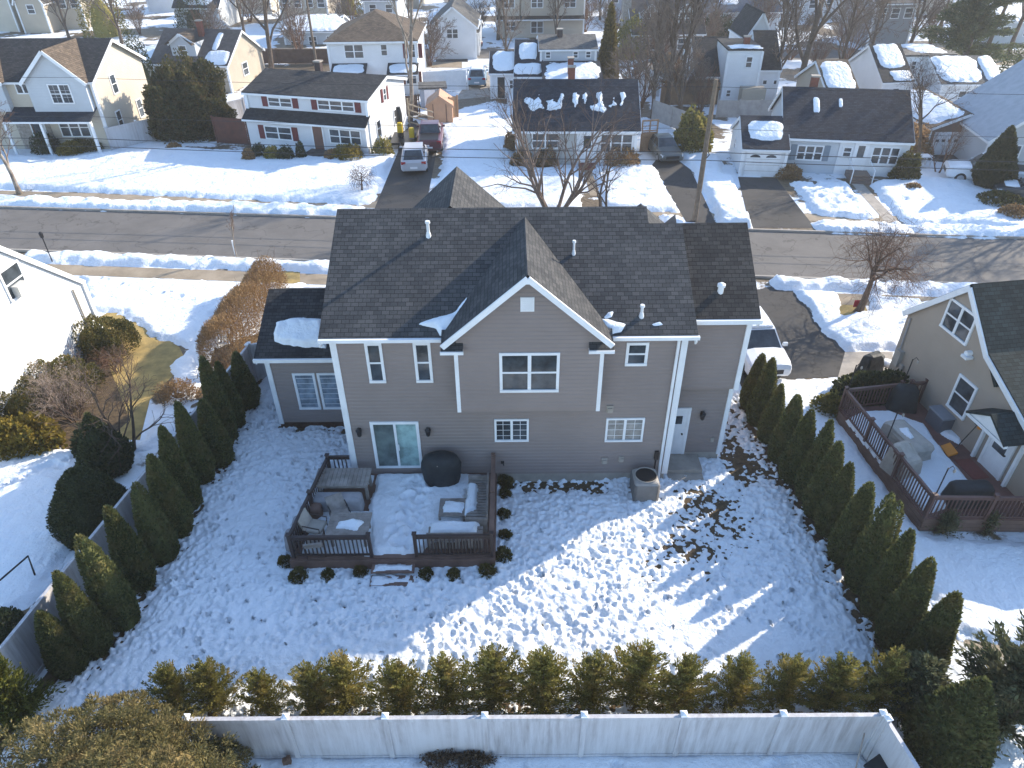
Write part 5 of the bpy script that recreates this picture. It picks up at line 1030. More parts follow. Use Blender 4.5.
# small navy roofed pair
O, u, w_ = two((491, 72), (516, 72), 2.45); h = House('house', 'small white house with navy roof and square patch of snow', O, u, w_, 5, 2.45, 1.35, WHITE_S, SH_NAVY, over=.2); h.snow(h.panelA, .1, .92, .08, .98, 87, .18, .1, .4); h.door(.6, .1, 1.3, 2.0, mat=BLACK, lite=False); h.win(1.7, .9, 2.3, 1.8)
h.box('porch_deck', 1.6, 3.4, -2.2, 0, -.1, .5, WHITE)
O, u, w_ = two((516, 75), (541, 75), 2.35); h = House('house', 'taller navy roofed house with two ragged snow patches', O, u, w_, 7, 2.35, 2.4, WHITE_S, SH_NAVY, over=.2); h.snow(h.panelA, .15, .78, .45, .9, 88, .18, .7); h.snow(h.panelA, .0, .95, .05, .35, 89, .18, .5); h.win(.8, .6, 2.2, 1.8, cols=2)
# long low house
O, u, w_ = two((541, 49), (596, 48.5), 4.35); h = House('house', 'long pale house with grey roof above a snow covered lower roof', O, u, w_, 6, 4.35, .7, GREY_S, SH_GREY, over=.2)
for s in (.4, 3.0, 4.2): h.win(s, 3.5, s+.55, 4.15)
q = h.shed('lower_roof', .0, w_+.4, -4.2, 0, 2.45, 3.3, SH_NAVY); h.snow(q, .04, .98, .0, .95, 90, .2, .35, .42); h.box('lower_wall', .1, w_+.2, -4.0, -.0, 0, 2.4, GREY_S); h.chimney(2.6, -3.0, 2.5, 4.1, BRICK); h.chimney(1.9, 2.5, 4.5, 5.6, M('dark_brick', (.06, .04, .04)))
# beige twins
O, u, w_ = two((497, 2), (582, 2), 5.6); 
a, b = g(497, 38), g(583, 37); h = House('house', 'far beige twin house with pale upper storey and tan lower storey', (a.x, a.y), (b-a), (b-a).length, 9, 5.8, 3, CREAM, SH_GREY, over=.3)
for s0, s1, mt in ((.2, 3.0, CREAM), (3.2, 7.4, BEIGE_S), (7.8, (b-a).length-.2, CREAM)):
    F = h.gable(s0, s1, 5.6, 5.6+(s1-s0)*.4, .6, 3, zb=2.7, wall=mt); c_ = (s1-s0)/2; window(h.t, F, c_-.8, 3.6, c_+.8, 4.9, cols=2)
h.shed('pent_roof', .0, (b-a).length, -1.0, 0, 2.35, 2.75, SH_BLACK); h.win(1, .8, 2.6, 2, cols=2); h.win(4.5, .5, 6.2, 2, cols=2)
# dormered stone house
a, b = g(632, 58), g(700, 57); W_ = (b-a).length; h = House('house', 'dark brown roofed house with two arched dormers and a stone chimney', (a.x, a.y), (b-a), W_, 9, 2.7, 3.1, STONE, M('dark_brown_roof', (.075, .062, .055), (.12, .10, .09), 3, .9), over=.3)
for s0 in (.8, 4.9):
    P = h.P; F = h.gable(s0, s0+2.3, 4.6, 5.5, -1.1, 4.2, over=.15, zb=3.0, wall=GREY_S, twall=3.4); window(h.t, F, .4, 3.35, 1.9, 4.7, cols=2)
h.win(1.0, .8, 2.8, 2.1, cols=2); h.win(5.2, .8, 6.8, 2.1, cols=2); h.box('stone_chimney', -.9, -.02, 3, 4.4, 0, 6.0, STONE)
# far blue houses and others of the skyline
def far(label, pl, pr, hw, d, rise, wall, roof, kind='x', snow=None, wins=2, name='house'):
    a, b = g(*pl), g(*pr); W_ = (b-a).length; h = House(name, label, (a.x, a.y), (b-a), W_, d, hw, rise, wall, roof, kind=kind, over=.3)
    for k in range(wins):
        s = W_*(k+.5)/wins-.5; h.win(s, hw-1.8, s+1.1, hw-.6, cols=1)
    if snow and h.panelA: h.snow(h.panelA, *snow)
    if snow and h.panelB: h.snow(h.panelB, *snow)
    return h
far('far blue grey house with snowy porch behind the stone chimney', (606, 24), (648, 24), 4.5, 8, 2.2, BLUEG, SH_GREY, snow=(.1, .9, .0, .4, 1, .2, .6), wins=3)
far('far house with wide slate blue roof and two snow squares', (676, 33), (776, 32), 2.6, 10, 2.2, GREY_S, shingle('slate_blue_shingles', (.07, .10, .15), (.12, .155, .21)), snow=(.42, .62, .3, .95, 2, .15, .5), wins=4)
far('grey gabled house with snowy roof left of the tall pine', (866, 48), (905, 47), 5, 8, 2, siding('slate_siding', (.27, .28, .30)), SH_GREY, snow=(0, 1, .2, 1, 3, .2, .2), wins=3)
O, u, w_ = two((884, 81), (912, 80), 2.6); h = House('house', 'white house with patchy snow on dark roof behind the grey cape', O, u, w_, 7, 2.6, 2.3, WHITE_S, SH_BLACK, over=.2); h.snow(h.panelA, .1, .9, .35, 1, 91, .15, .4); h.snow(h.panelA, .3, 1, .02, .3, 92, .12, .4); h.win(1, 1, 1.7, 2)
O, u, w_ = two((903, 56), (955, 55), 4.1); h = House('house', 'white two storey block with flat snowy roof above the brown garage', O, u, w_, 5, 4.1, .2, WHITE_S, SH_GREY, kind='flat', over=.15); h.snow(h.panelA, .35, .95, .1, .95, 93, .2, .3); h.win(1, 2.9, 1.5, 3.7); h.win(3.2, 2.8, 3.8, 3.7); h.win(4.1, 2.8, 4.7, 3.7)
O, u, w_ = two((943, 83), (1002, 83), 2.6); h = House('house', 'low pale house with thick snow on its broad roof below the pine', O, u, w_, 7, 2.6, 1.5, WHITE_S, SH_GREY, over=.2); h.snow(h.panelA, .0, .72, .05, 1, 94, .22, .2, .42); h.snow(h.panelA, .74, 1, .05, 1, 95, .22, .2, .42); h.win(1.6, .8, 3, 2, cols=2); h.door(3.9, .1, 4.6, 2)
O, u, w_ = two((829, 91), (857, 90), 2.6); h = House('house', 'tan house with snowy roof slope behind the ridge of the grey cape', O, u, w_, 6, 2.6, 1.8, BEIGE_S, SH_BROWN, over=.2); h.snow(h.panelA, .04, .96, .0, .95, 96, .2, .15)
h = far('grey gabled house with tall plain wall at the far upper left', (26, 33), (52, 33), 4.2, 9, 3.6, BEIGE_S, SH_GREY, kind='y', wins=1)
h = far('tan gabled house at the far upper left corner', (-14, 31), (20, 32), 4.8, 9, 4, CREAM, SH_GREY, kind='y', wins=1)
h = far('orange tan far house behind the bare trees at the upper left', (52, 30), (88, 29), 4.5, 8, 2.2, BEIGE_S, SH_BROWN, wins=3)
O, u, w_ = two((152, 62), (226, 64), 2.7); h = House('house', 'brown shingled house with square dormer and snow streaks behind the clump', O, u, w_, 8, 2.7, 2.4, BEIGE_S, M('dark_brown_roof', (.075, .062, .055)), over=.25)
F = h.gable(2.0, 4.6, 4.4, 5.2, -.7, 3.6, over=.15, zb=2.9, wall=GREY_S, roof=SH_BROWN, twall=3.2); window(h.t, F, .9, 3.2, 1.7, 4.2); h.chimney(4.2, 3.2, 4.6, 6.0, BRICK); h.snow(h.panelA, .68, .98, .0, .4, 97, .18, .3); h.snow(h.panelA, .72, .8, .4, .9, 98, .15, .6); h.win(3, .9, 4.2, 2.2, F='right')
O, u, w_ = two((128, 60), (168, 61), 2.4); h = House('garage', 'low garage with lumpy snow on its roof beside the brown shingled house', O, u, w_, 6, 2.4, .9, BEIGE_S, SH_BLACK, over=.2); h.snow(h.panelA, 0, 1, 0, 1, 99, .2, .7, .42)
far('far house with deep navy roof and melting snow streaks', (180, 30), (222, 30), 3, 8, 2.6, GREY_S, SH_NAVY, snow=(.2, .85, .1, .5, 4, .12, 1.2), wins=2)
far('far tan house with pale windows beside the tall bare oak', (284, 28), (330, 28), 4.4, 8, 2.2, BEIGE_S, SH_BROWN, snow=(.5, 1, 0, .5, 5, .15, .6), wins=4)
far('low far building with broad snow covered roof behind the gambrel house', (286, 45), (340, 44), 1.6, 9, 1.2, GREY_S, SH_GREY, snow=(0, 1, 0, 1, 6, .2, .15), wins=3)
far('far grey house with snowy roof behind the hip roofed house', (366, 22), (398, 22), 3, 8, 1.8, GREY_S, SH_BLACK, snow=(0, 1, .0, .9, 7, .2, .2), wins=2)
far('far pale house at the top beyond the navy snowy roof', (150, 12), (176, 12), 4.5, 8, 2.4, WHITE_S, SH_GREY, wins=2, snow=(0, 1, 0, 1, 8, .2, .3))
far('far brick red house at the top left of the carport', (238, 14), (272, 14), 4.5, 8, 2.4, CREAM, SH_BROWN, wins=2)
far('far white house beyond the slate blue roof', (690, 9), (740, 9), 4, 8, 2.2, GREY_S, SH_GREEN, wins=3, snow=(.4, 1, 0, .5, 9, .2, .4))
far('far grey house right of the slate blue roof', (800, 22), (850, 20), 3.5, 8, 2.4, GREY_S, SH_GREY, wins=3, snow=(0, 1, 0, .7, 10, .2, .4))
far('far white house above the grey gabled house', (856, 10), (880, 10), 4.5, 7, 2.5, WHITE_S, SH_GREY, kind='y', wins=1)
far('far cream house at the top beyond the tall pine', (905, 14), (950, 14), 3.5, 8, 2.4, CREAM, SH_GREY, wins=2, snow=(0, 1, 0, 1, 11, .2, .3))
far('far low house with snowy roof at the upper right edge', (990, 44), (1034, 43), 2.6, 8, 1.5, GREY_S, SH_GREY, wins=2, snow=(0, 1, 0, 1, 12, .2, .2))
far('far pale blue house beyond the beige twin', (590, 6), (630, 6), 4, 8, 2, BLUEG, SH_GREY, wins=2, snow=(0, 1, 0, 1, 13, .2, .3))
far('far white house above the carport at the top', (468, 6), (500, 6), 4.5, 8, 2.4, WHITE_S, SH_GREY, wins=2, snow=(0, 1, 0, 1, 15, .2, .3))
far('far beige house at the top between the hip roof and the pine shrub', (386, 8), (420, 8), 4.5, 8, 2.4, BEIGE_S, SH_BLACK, wins=2, snow=(0, 1, 0, 1, 16, .2, .3))
# ---- white house on the left, gable wall towards the yard
h = House('house', 'plain white gable wall house lit by sun at the left edge', (-19.75, 19.2), (.05, .999), 9.5, 12, 2.95, 4.3, WHITE_S, SH_NAVY, kind='y', over=.08)
wf = h.win(5.25, 4.15, 6.45, 5.45); 
m = MB(); h.front.slab(m, 5.55, 6.15, 4.25, 4.68, .0, .3); m.build('window_air_conditioner', M('ac_cream', (.6, .58, .54)), wf)
m = MB(); m.tube([h.front.p(8.7, 2.9, .06), h.front.p(8.75, .3, .06)], .04, 6); m.build('conduit', CONC, h.t)
# ---- tan house on the right
h = House('house', 'tan gabled house with dark green roof and deck at the right', (15.69, 24.38), (.14, -.99), 5.0, 12, 3.5, 2.4, TAN_S, SH_GREEN, kind='y', over=.12, side_trim=False, rake_b=False)
P = h.P; m = MB(); ring = [(5.0, 0), (9.5, 0), (9.5, 1.75), (5.0, 3.8)]
m.poly([P(s, .0, z) for s, z in ring]); m.poly([P(s, -.004, z) for s, z in ((4.3, 3.3), (5.02, 3.3), (5.02, 3.8), (4.3, 4.12))]); m.poly([P(9.5, 0, 0), P(9.5, 12, 0), P(9.5, 12, 1.75), P(9.5, 0, 1.75)]); m.build('wall', TAN_S, h.t)
m = MB(); lq = [P(9.8, -.12, 1.75), P(9.8, 12.1, 1.75), P(4.3, 12.1, 4.25), P(4.3, -.12, 4.25)]; m.slab(lq, .13); lr = m.build('lower_roof', SH_GREEN, h.t); m = MB(); m.beam(P(2.5, -.15, 5.8), P(4.3, -.15, 4.08), .06, .18); m.beam(P(9.8, -.15, 1.62), P(4.3, -.15, 4.1), .06, .18); m.build('rake_board', WHITE, lr)
snow_on(lr, [lq[0], lq[3], lq[2], lq[1]], .25, .8, .06, .5, 100, .18, .4, .45)
FT = h.front
h.win(1.75, 3.85, 3.2, 5.05, cols=2); h.win(3.45, 1.42, 4.4, 2.85); m = MB()
FT.slab(m, .25, .55, 1.2, 1.9, 0, .18); FT.slab(m, .6, .8, 1.15, 1.4, 0, .1); m.build('meter_box', CONC, h.t); m = MB(); m.tube([FT.p(.3, 1.9, .05), FT.p(.25, 3.3, .05)], .03, 6); m.build('conduit', COVER_G, h.t)
m = MB(); m.tube([FT.p(3.5, 3.75, .0), FT.p(3.5, 3.75, .2)], .1, 8); FT.slab(m, 3.42, 3.7, 3.6, 3.7, .02, .3); m.build('flood_light', WHITE, h.t)
dF = door(h.t, FT, 5.75, .6, 6.6, 2.35, lite=True)
m = MB(); 
for sg in (-1, 1): m.slab([FT.p(6.17, 3.2, 1.0), FT.p(6.17, 3.2, -.02), FT.p(6.17+sg*.95, 2.62, -.02), FT.p(6.17+sg*.95, 2.62, 1.0)], .08)
pr = m.build('portico_roof', SH_GREEN, h.t); m = MB(); m.poly([FT.p(5.3, 2.62, .95), FT.p(7.05, 2.62, .95), FT.p(6.17, 3.12, .95)])
FT.slab(m, 5.25, 7.1, 2.48, 2.6, .85, .97); FT.slab(m, 5.35, 5.45, .6, 2.5, 0, .12); FT.slab(m, 6.9, 7.0, .6, 2.5, 0, .12); m.build('portico_trim', WHITE, h.t)

# ================================================================ DECKS AND GARDEN THINGS
def railing(par, A, B, z, h, mat, sp=.125, post=True, ends=(1, 1), name='railing'):
    A, B = Vector((*A[:2], z)), Vector((*B[:2], z)); d = B-A; L = d.length; d.normalize(); an = math.atan2(d.y, d.x); m = MB()
    m.beam(A+Vector((0, 0, h)), B+Vector((0, 0, h)), .09, .05); m.beam(A+Vector((0, 0, h-.09)), B+Vector((0, 0, h-.09)), .04, .06); m.beam(A+Vector((0, 0, .1)), B+Vector((0, 0, .1)), .045, .06)
    n = int(L/sp)
    for k in range(1, n): m.rbox(A+d*(L*k/n)+Vector((0, 0, .1)), .035, .035, h-.15, an)
    r = m.build(name, mat, par)
    npst = max(1, round(L/1.9))
    for k in range(npst+1):
        if (k == 0 and not ends[0]) or (k == npst and not ends[1]): continue
        m = MB(); m.rbox(A+d*(L*k/npst), .1, .1, h+.1, an); m.rbox(A+d*(L*k/npst)+Vector((0, 0, h+.1)), .14, .14, .03, an); m.build('post', mat, r)
    return r
dk = thing('deck', 'brown raised deck with dark railings and steps behind the taupe house', 'deck', (-3.6, 16.7, 0))
m = MB()
for k in range(26): y0 = 14.68+k*.147; m.box(-6.82+.5*k/26, -.62, y0, y0+.142, .44, .5)
m.build('floor', DECKW, dk)
m = MB(); m.box(-6.88, -.56, 14.61, 14.67, .05, .47); m.box(-.62, -.56, 14.68, 18.5, .05, .47)
m.hexa([(-6.88, 14.68, .05), (-6.82, 14.68, .05), (-6.32, 18.5, .05), (-6.38, 18.5, .05), (-6.88, 14.68, .47), (-6.82, 14.68, .47), (-6.32, 18.5, .47), (-6.38, 18.5, .47)]); m.build('skirt', DECKW, dk)
railing(dk, (-6.76, 14.74), (-4.36, 14.74), .5, .9, IRON); railing(dk, (-2.98, 14.74), (-.66, 14.74), .5, .9, IRON); railing(dk, (-6.76, 14.82), (-6.34, 18.35), .5, .9, IRON, ends=(0, 1)); railing(dk, (-6.28, 18.38), (-5.6, 18.38), .5, .9, IRON, ends=(0, 0))
railing(dk, (-.66, 14.82), (-.66, 18.3), .5, .9, DECKW, .4, ends=(0, 1))
m = MB(); m.box(-.73, -.58, 14.76, 18.35, 1.42, 1.46); m.build('cap_rail', DECKW, dk)
for k, (y0, z) in enumerate(((14.27, .32), (13.91, .16))):
    m = MB(); m.box(-4.35, -3.03, y0, y0+.38, z-.05, z); m.box(-4.35, -3.03, y0+.33, y0+.37, z-.16, z-.05); m.build('step', DECKW, dk)
def ssn(poly, z, seed, h=.1, res=.05, foot=0, **k):
    o = snow_sheet('deck_snow', poly, res, h, .16, .035, 1.2, foot, seed, z0=z, rag=.14, **k); tag(o, kind='structure'); return o
PT = [[(-3.7+.35*math.sin(k*1.7)+.02*k, 15.1+.1*k) for k in range(30)], [(-3.3+.3*math.sin(k*2.1), 15.0+.11*k) for k in range(28)]]
ssn([(-4.4, 14.85), (-2.8, 14.8), (-2.6, 15.2), (-1.5, 15.3), (-1.5, 15.7), (-1.5, 17.5), (-.95, 17.7), (-.9, 18.4), (-4.75, 18.45), (-4.8, 16.5)], .5, 51, .15, trail=PT); ssn([(-6.6, 14.85), (-4.4, 14.8), (-4.4, 16.7), (-6.4, 16.7)], .5, 52, .1); ssn([(-6.1, 18.0), (-4.8, 17.9), (-4.8, 18.45), (-6.1, 18.45)], .5, 53)
ssn([(-4.25, 14.33), (-3.1, 14.33), (-3.1, 14.58), (-4.25, 14.58)], .32, 54, .07, .03); ssn([(-4.3, 13.95), (-3.1, 13.95), (-3.1, 14.25), (-4.3, 14.25)], .16, 55, .07, .03)
def slats(m, x0, x1, y0, y1, z, n, along='x', th=.03, gap=.2):
    for k in range(n):
        if along == 'x': a = y0+(y1-y0)*k/n; m.box(x0, x1, a, a+(y1-y0)/n*(1-gap), z-th, z)
        else: a = x0+(x1-x0)*k/n; m.box(a, a+(x1-x0)/n*(1-gap), y0, y1, z-th, z)
def legs(par, x0, x1, y0, y1, z0, z1, w_, mat):
    for x in (x0, x1-w_):
        for y in (y0, y1-w_): m = MB(); m.box(x, x+w_, y, y+w_, z0, z1); m.build('leg', mat, par)
t = thing('table', 'weathered grey plank table against the house wall at the left of the deck', 'table', (-5.65, 17.55, .5)); m = MB(); slats(m, -6.6, -4.78, 17.12, 18.0, 1.22, 13, 'y', .04, .06); m.build('tabletop', GREYW, t); m = MB(); m.box(-6.45, -4.83, 17.16, 17.2, 1.08, 1.175); m.box(-6.45, -4.83, 17.92, 17.96, 1.08, 1.175); m.build('apron', GREYW, t); legs(t, -6.45, -4.83, 17.2, 17.92, .5, 1.175, .09, GREYW)
m = MB(); m.bevelbox((-5.75, 16.82, .5), 1.62, .5, .58, 0, .08, (.96, .9)); o = m.build('covered_bench', COVER_G, at=(-5.75, 16.82, .5), smooth=True); tag(o, 'long low box under a taut grey cover in front of the plank table', 'covered bench')
t = thing('table', 'grey slatted dining table with a heap of snow beside the left deck railing', 'table', (-5.1, 15.5, .5)); m = MB(); slats(m, -5.75, -4.45, 14.98, 15.95, 1.2, 10, 'x', .035, .08); m.build('tabletop', GREYW, t); legs(t, -5.65, -4.55, 15.05, 15.88, .5, 1.165, .08, GREYW)
o = snow_sheet('table_snow', [(-5.5, 15.25), (-4.85, 15.2), (-4.7, 15.5), (-5.0, 15.7), (-5.45, 15.6)], .03, .09, .12, .03, 2, 0, 56, z0=1.2, rag=.15); struct(o)
def chair(name, label, cat, c, rz, seatm, framem, hb=.9, tilt=.18, wd=.55, z=.5):
    t = thing(name, label, cat, (0, 0, 0)); m = MB(); m.bevelbox((0, 0, .4), wd, .52, .08, 0, .03); m.build('seat', seatm, t, smooth=True)
    m = MB(); a = [(-wd/2, .24, .46), (wd/2, .24, .46), (wd/2, .24+tilt, hb), (-wd/2, .24+tilt, hb)]; m.hexa([*a, *[(x, y+.07, zz) for x, y, zz in a]]); m.build('backrest', seatm, t)
    for sx in (-1, 1):
        for (y0, y1) in ((-.26, -.22), (.3, .24)): m = MB(); m.tube([(sx*wd/2, y0, 0), (sx*wd/2, y1, .46)], .018, 6); m.build('leg', framem, t)
        m = MB(); m.tube([(sx*wd/2, -.24, .42), (sx*wd/2, -.26, .64), (sx*wd/2, .3, .66)], .02, 6); m.build('armrest', framem, t)
    t.location = (c[0], c[1], z); t.rotation_euler = (0, 0, rz); return t
chair('patio_chair', 'beige cushioned patio chair at the left end of the snowy dining table', 'chair', (-6.2, 15.6), 1.35, COVER_T, IRON)
chair('patio_chair', 'dark framed sling chair tipped behind the snowy dining table', 'chair', (-5.55, 16.15), .5, GREYW, BLACK, .72, .35)
chair('patio_chair', 'grey slatted chair close behind the left deck front railing', 'chair', (-6.1, 15.0), 3.3, GREYW, IRON, .8)
for k, y in enumerate((15.35, 15.95, 16.5)):
    m = MB(); m.bevelbox((-7.0+.09*k, y, .35), .34, .5, .62-.05*k, .06, .1, (.8, .85)); o = m.build('cushion_bundle', COVER_G, at=(-7.0+.09*k, y, .35), smooth=True); tag(o, f'grey covered bundle outside the left deck railing, {("nearest the front corner", "middle one of three", "farthest back of three")[k]}', 'bundle')
m = MB(); m.bevelbox((-6.42, 16.5, .5), .4, .4, .5, .2, .1); o = m.build('storage_box', DECKW, at=(-6.42, 16.5, .5), smooth=True); tag(o, 'small dark brown box in the left corner beside the covered bench', 'box')
# slatted corner sofa and coffee table
t = thing('sofa', 'weathered slatted wooden bench sofa along the right deck railing', 'sofa', (-1.1, 16.6, .5)); m = MB(); slats(m, -1.5, -.82, 15.75, 17.65, .92, 15, 'x', .035, .3); m.build('seat', GREYW, t); m = MB(); slats(m, -.86, -.8, 15.75, 17.65, 1.3, 1, 'x', .4, 0); m.build('backrest', GREYW, t); m = MB(); m.box(-1.5, -.82, 15.7, 15.76, .5, 1.12); m.build('armrest', GREYW, t); m = MB(); m.box(-1.5, -.82, 17.64, 17.7, .5, 1.12); m.build('armrest', GREYW, t)
t = thing('sofa', 'weathered slatted wooden bench with snowy seat behind the right front railing', 'sofa', (-1.9, 15.35, .5)); m = MB(); slats(m, -2.65, -.95, 15.0, 15.6, .92, 4, 'x', .035, .2); m.build('seat', GREYW, t); m = MB(); slats(m, -2.65, -.95, 14.93, 14.98, 1.28, 1, 'x', .06, 0)
for k in range(17): m.box(-2.6+.1*k, -2.54+.1*k, 14.94, 14.97, .6, 1.22)
m.build('backrest', GREYW, t); legs(t, -2.65, -.95, 15.0, 15.58, .5, .885, .07, GREYW)
struct(snow_sheet('bench_snow', [(-2.6, 15.2), (-1.1, 15.2), (-1.1, 15.72), (-2.6, 15.72)], .04, .16, .12, .03, 2, 0, 57, z0=.92, rag=.08)); struct(snow_sheet('bench_snow', [(-1.5, 16.2), (-1.2, 16.3), (-1.15, 17.5), (-1.5, 17.5)], .04, .11, .1, .03, 2, 0, 58, z0=.92, rag=.16))
t = thing('coffee_table', 'low slatted wooden coffee table with a round cap of snow', 'table', (-1.95, 16.5, .5)); m = MB(); slats(m, -2.4, -1.55, 16.08, 16.9, .86, 9, 'x', .03, .25); m.build('tabletop', GREYW, t); legs(t, -2.4, -1.55, 16.08, 16.9, .5, .83, .07, GREYW)
struct(snow_sheet('table_snow', [(-2.25, 16.25), (-1.65, 16.2), (-1.6, 16.7), (-2.2, 16.75)], .03, .1, .14, .02, 2, 0, 59, z0=.86, rag=.1))
# big round covered grill
t = thing('covered_grill', 'large rounded black covered grill standing between the sliding door and deck rail', 'covered grill', (-2.42, 17.98, .5)); m = MB()
m.lathe([(.56, .02), (.64, .3), (.68, .65), (.67, .95), (.58, 1.18), (.36, 1.3), (.02, 1.33)], 16, (-2.42, 17.98, .5)); rs = random.Random(3)
m.v = [(-2.42+(x+2.42)*(1+rs.uniform(-.05, .05)), 17.98+(y-17.98)*(.62+rs.uniform(-.04, .04)), z) for x, y, z in m.v]; m.build('cover', COVER_B, t, smooth=True)
m = MB(); m.rbox((-2.42, 17.62, 1.58), .2, .015, .1, 0); m.v = [(x, y+(z-1.58)*.5, z) for x, y, z in m.v]; m.build('handle_patch', CONC, t)
# air conditioner
ac = thing('air_conditioner', 'grey outdoor air conditioner unit standing in the snow by the house corner', 'air conditioner', (4.52, 17.8, 0)); m = MB(); m.bevelbox((4.52, 17.8, .08), .84, .84, .86, 0, .1)
acb = m.build('body', M('ac_paint', (.33, .31, .285), (.28, .26, .24), 4, .6), ac)
for k in range(13): 
    q = MB(); q.bevelbox((4.52, 17.8, .16+k*.054), .868, .868, .018, 0, .008) if False else q.box(4.1-.014, 4.94+.014, 17.38-.014, 18.22+.014, .16+k*.054, .178+k*.054)
    if k == 0: L_ = q
    else: b_ = len(L_.v); L_.v += q.v; L_.f += [tuple(i+b_ for i in f) for f in q.f]
L_.build('grille', M('ac_grille', (.2, .19, .18), None, 4, .6), ac)
m = MB(); m.lathe([(.36, .945), (.36, .96), (.05, .97)], 20, (4.52, 17.8, 0)); m.build('fan_guard', BLACK, ac); m = MB(); m.tube([(4.52+.37*math.cos(a), 17.8+.37*math.sin(a), .965) for a in np.linspace(0, 6.283, 25)], .02, 5, False); m.build('fan_ring', CONC, ac)
m = MB(); m.box(4.0, 5.05, 17.3, 18.3, -.05, .08); m.build('pad', CONC, ac)
m = MB(); FB.slab(m, X(4.95)-.07, X(4.95)+.07, 1.1, 1.45, 0, .1); m.tube([FB.p(X(4.95), 1.1, .05), FB.p(X(4.95), .35, .05), (4.7, 18.2, .3)], .025, 6); m.build('disconnect_box', BLACK, mh)
# things outside the rear fence
c = g(868, 762); t = thing('tub', 'black plastic tub leaning in the corner of the rear fence', 'tub', (c.x, 8.1, 0)); m = MB(); m.bevelbox((c.x, 8.1, .0), .62, .5, .72, .5, .08, (1.2, 1.2)); m.build('body', COVER_B, t); m = MB(); m.bevelbox((c.x, 8.1, .72), .8, .66, .05, .5, .03); m.build('lid', COVER_B, t)
m = MB(); m.tube([(c.x-.75, 7.9, .02), (c.x-.42, 8.68, 1.25)], .02, 6); o = m.build('garden_stake', GREYW, at=(c.x-.75, 7.9, 0)); tag(o, 'thin grey stake propped between the black tub and the fence', 'stake')
c = g(287, 766); t = thing('timber_post', 'short brown cut timber post standing outside the rear fence', 'post', (c.x, c.y, 0)); m = MB(); m.rbox((c.x, c.y, -.1), .11, .1, .42, .2); m.rbox((c.x+.09, c.y+.02, -.1), .08, .09, .5, .1); m.build('post', BRN_W, t)
# goal frame, lamp post, sign in the side gardens
gl = thing('goal', 'black tube goal frame on the snow left of the white fence', 'goal', g(36, 578)); T1, T2 = g(28, 556, 1.0), g(-30, 606, 1.0); B1, B2 = Vector((*T1.xy, 0)), Vector((*T2.xy, 0)); bk = Vector((-.9, -.35, 0))
B1 = g(36, 578); m = MB(); m.tube([B1, T1, T2, Vector((*T2.xy, 0))], .03, 6); m.build('frame', BLACK, gl); m = MB(); m.tube([B1, B1+Vector((-1.0, -.1, .02)), Vector((T2.x-.9, T2.y-.1, .02)), Vector((*T2.xy, 0))], .025, 6); m.build('ground_bar', BLACK, gl)
c = g(53, 263); t = thing('lamp_post', 'thin black lamp post beside the left snow bank', 'lamp post', c); m = MB(); m.tube([c, c+Vector((0, 0, 1.55))], .03, 6); m.build('pole', BLACK, t); m = MB(); m.lathe([(.05, 1.5), (.09, 1.55), (.11, 1.8), (.03, 1.88)], 8, c); m.build('lantern', BLACK, t)
c = g(856, 310); t = thing('yard_sign', 'small red sign on a stake at the foot of the dome crowned tree', 'sign', c); m = MB(); m.rbox(c+Vector((0, 0, .18)), .42, .02, .38, .1); m.build('panel', M('red_paint', (.4, .03, .05), None, 3, .5), t); m = MB(); m.tube([c, c+Vector((0, .02, .5))], .012, 5); m.build('stake', CONC, t)
# covered grill and table by the tan house
c = g(868, 374); t = thing('covered_grill', 'grill under a black cover on the drive corner of the tan house', 'covered grill', c, rz=0); m = MB(); m.bevelbox((c.x, c.y, 0), 1.15, .7, 1.05, .35, .14, (.72, .6)); rs = random.Random(8); m.v = [(x+rs.uniform(-.05, .05), y+rs.uniform(-.05, .05), z) for x, y, z in m.v]; m.build('cover', COVER_B, t)
c = g(884, 374); t = thing('garden_table', 'small round table capped with snow beside the black covered grill', 'table', c); m = MB(); m.lathe([(.3, .5), (.3, .54)], 14, c); m.build('tabletop', CONC, t); m = MB(); m.tube([c, c+Vector((0, 0, .5))], .04, 6); m.lathe([(.22, 0), (.2, .03)], 10, c); m.build('pedestal', CONC, t)
m = MB(); m.lathe([(.29, .545), (.27, .62), (.15, .68), (.01, .69)], 14, c); struct(m.build('table_snow', SNOW, smooth=True))
# right deck
D0, D1, D2, D3 = Vector((12.72, 21.8, 0)), Vector((13.25, 16.05, 0)), Vector((19.0, 15.9, 0)), Vector((16.2, 22.3, 0))
rd = thing('deck', 'dark brown raised deck with baluster railings beside the tan house', 'deck', (14.5, 19, 0)); RD = M('red_decking', (.17, .085, .072), (.12, .062, .055), 2.5, .7, .004, 30)
m = MB(); i = m.vs([(*p.xy, .52) for p in (D0, D1, D2, D3)]+[(*p.xy, .6) for p in (D0, D1, D2, D3)]); m.f += [(i+3, i+2, i+1, i), (i+4, i+5, i+6, i+7)]+[(i+a, i+(a+1) % 4, i+4+(a+1) % 4, i+4+a) for a in range(4)]; m.build('floor', RD, rd)
m = MB()
for a, b in ((D0, D1), (D1, D2)): 
    n_ = (b-a).normalized(); n_ = Vector((n_.y, -n_.x, 0))*-.04 
    for z in (.12, .3, .48): m.beam(Vector((*a.xy, z)), Vector((*b.xy, z)), .06, .17)
m.build('skirt', DECKW, rd); RB = M('rail_brown', (.12, .066, .056), None, 3, .5)
railing(rd, D0, D1, .6, .95, RB, .13); railing(rd, D1, D2, .6, .95, RB, .13, ends=(0, 1)); railing(rd, D0, (15.0, 22.15), .6, .95, RB, .13, ends=(0, 1)); railing(rd, (15.4, 22.2), (16.0, 22.25), .6, .95, RB, .13)
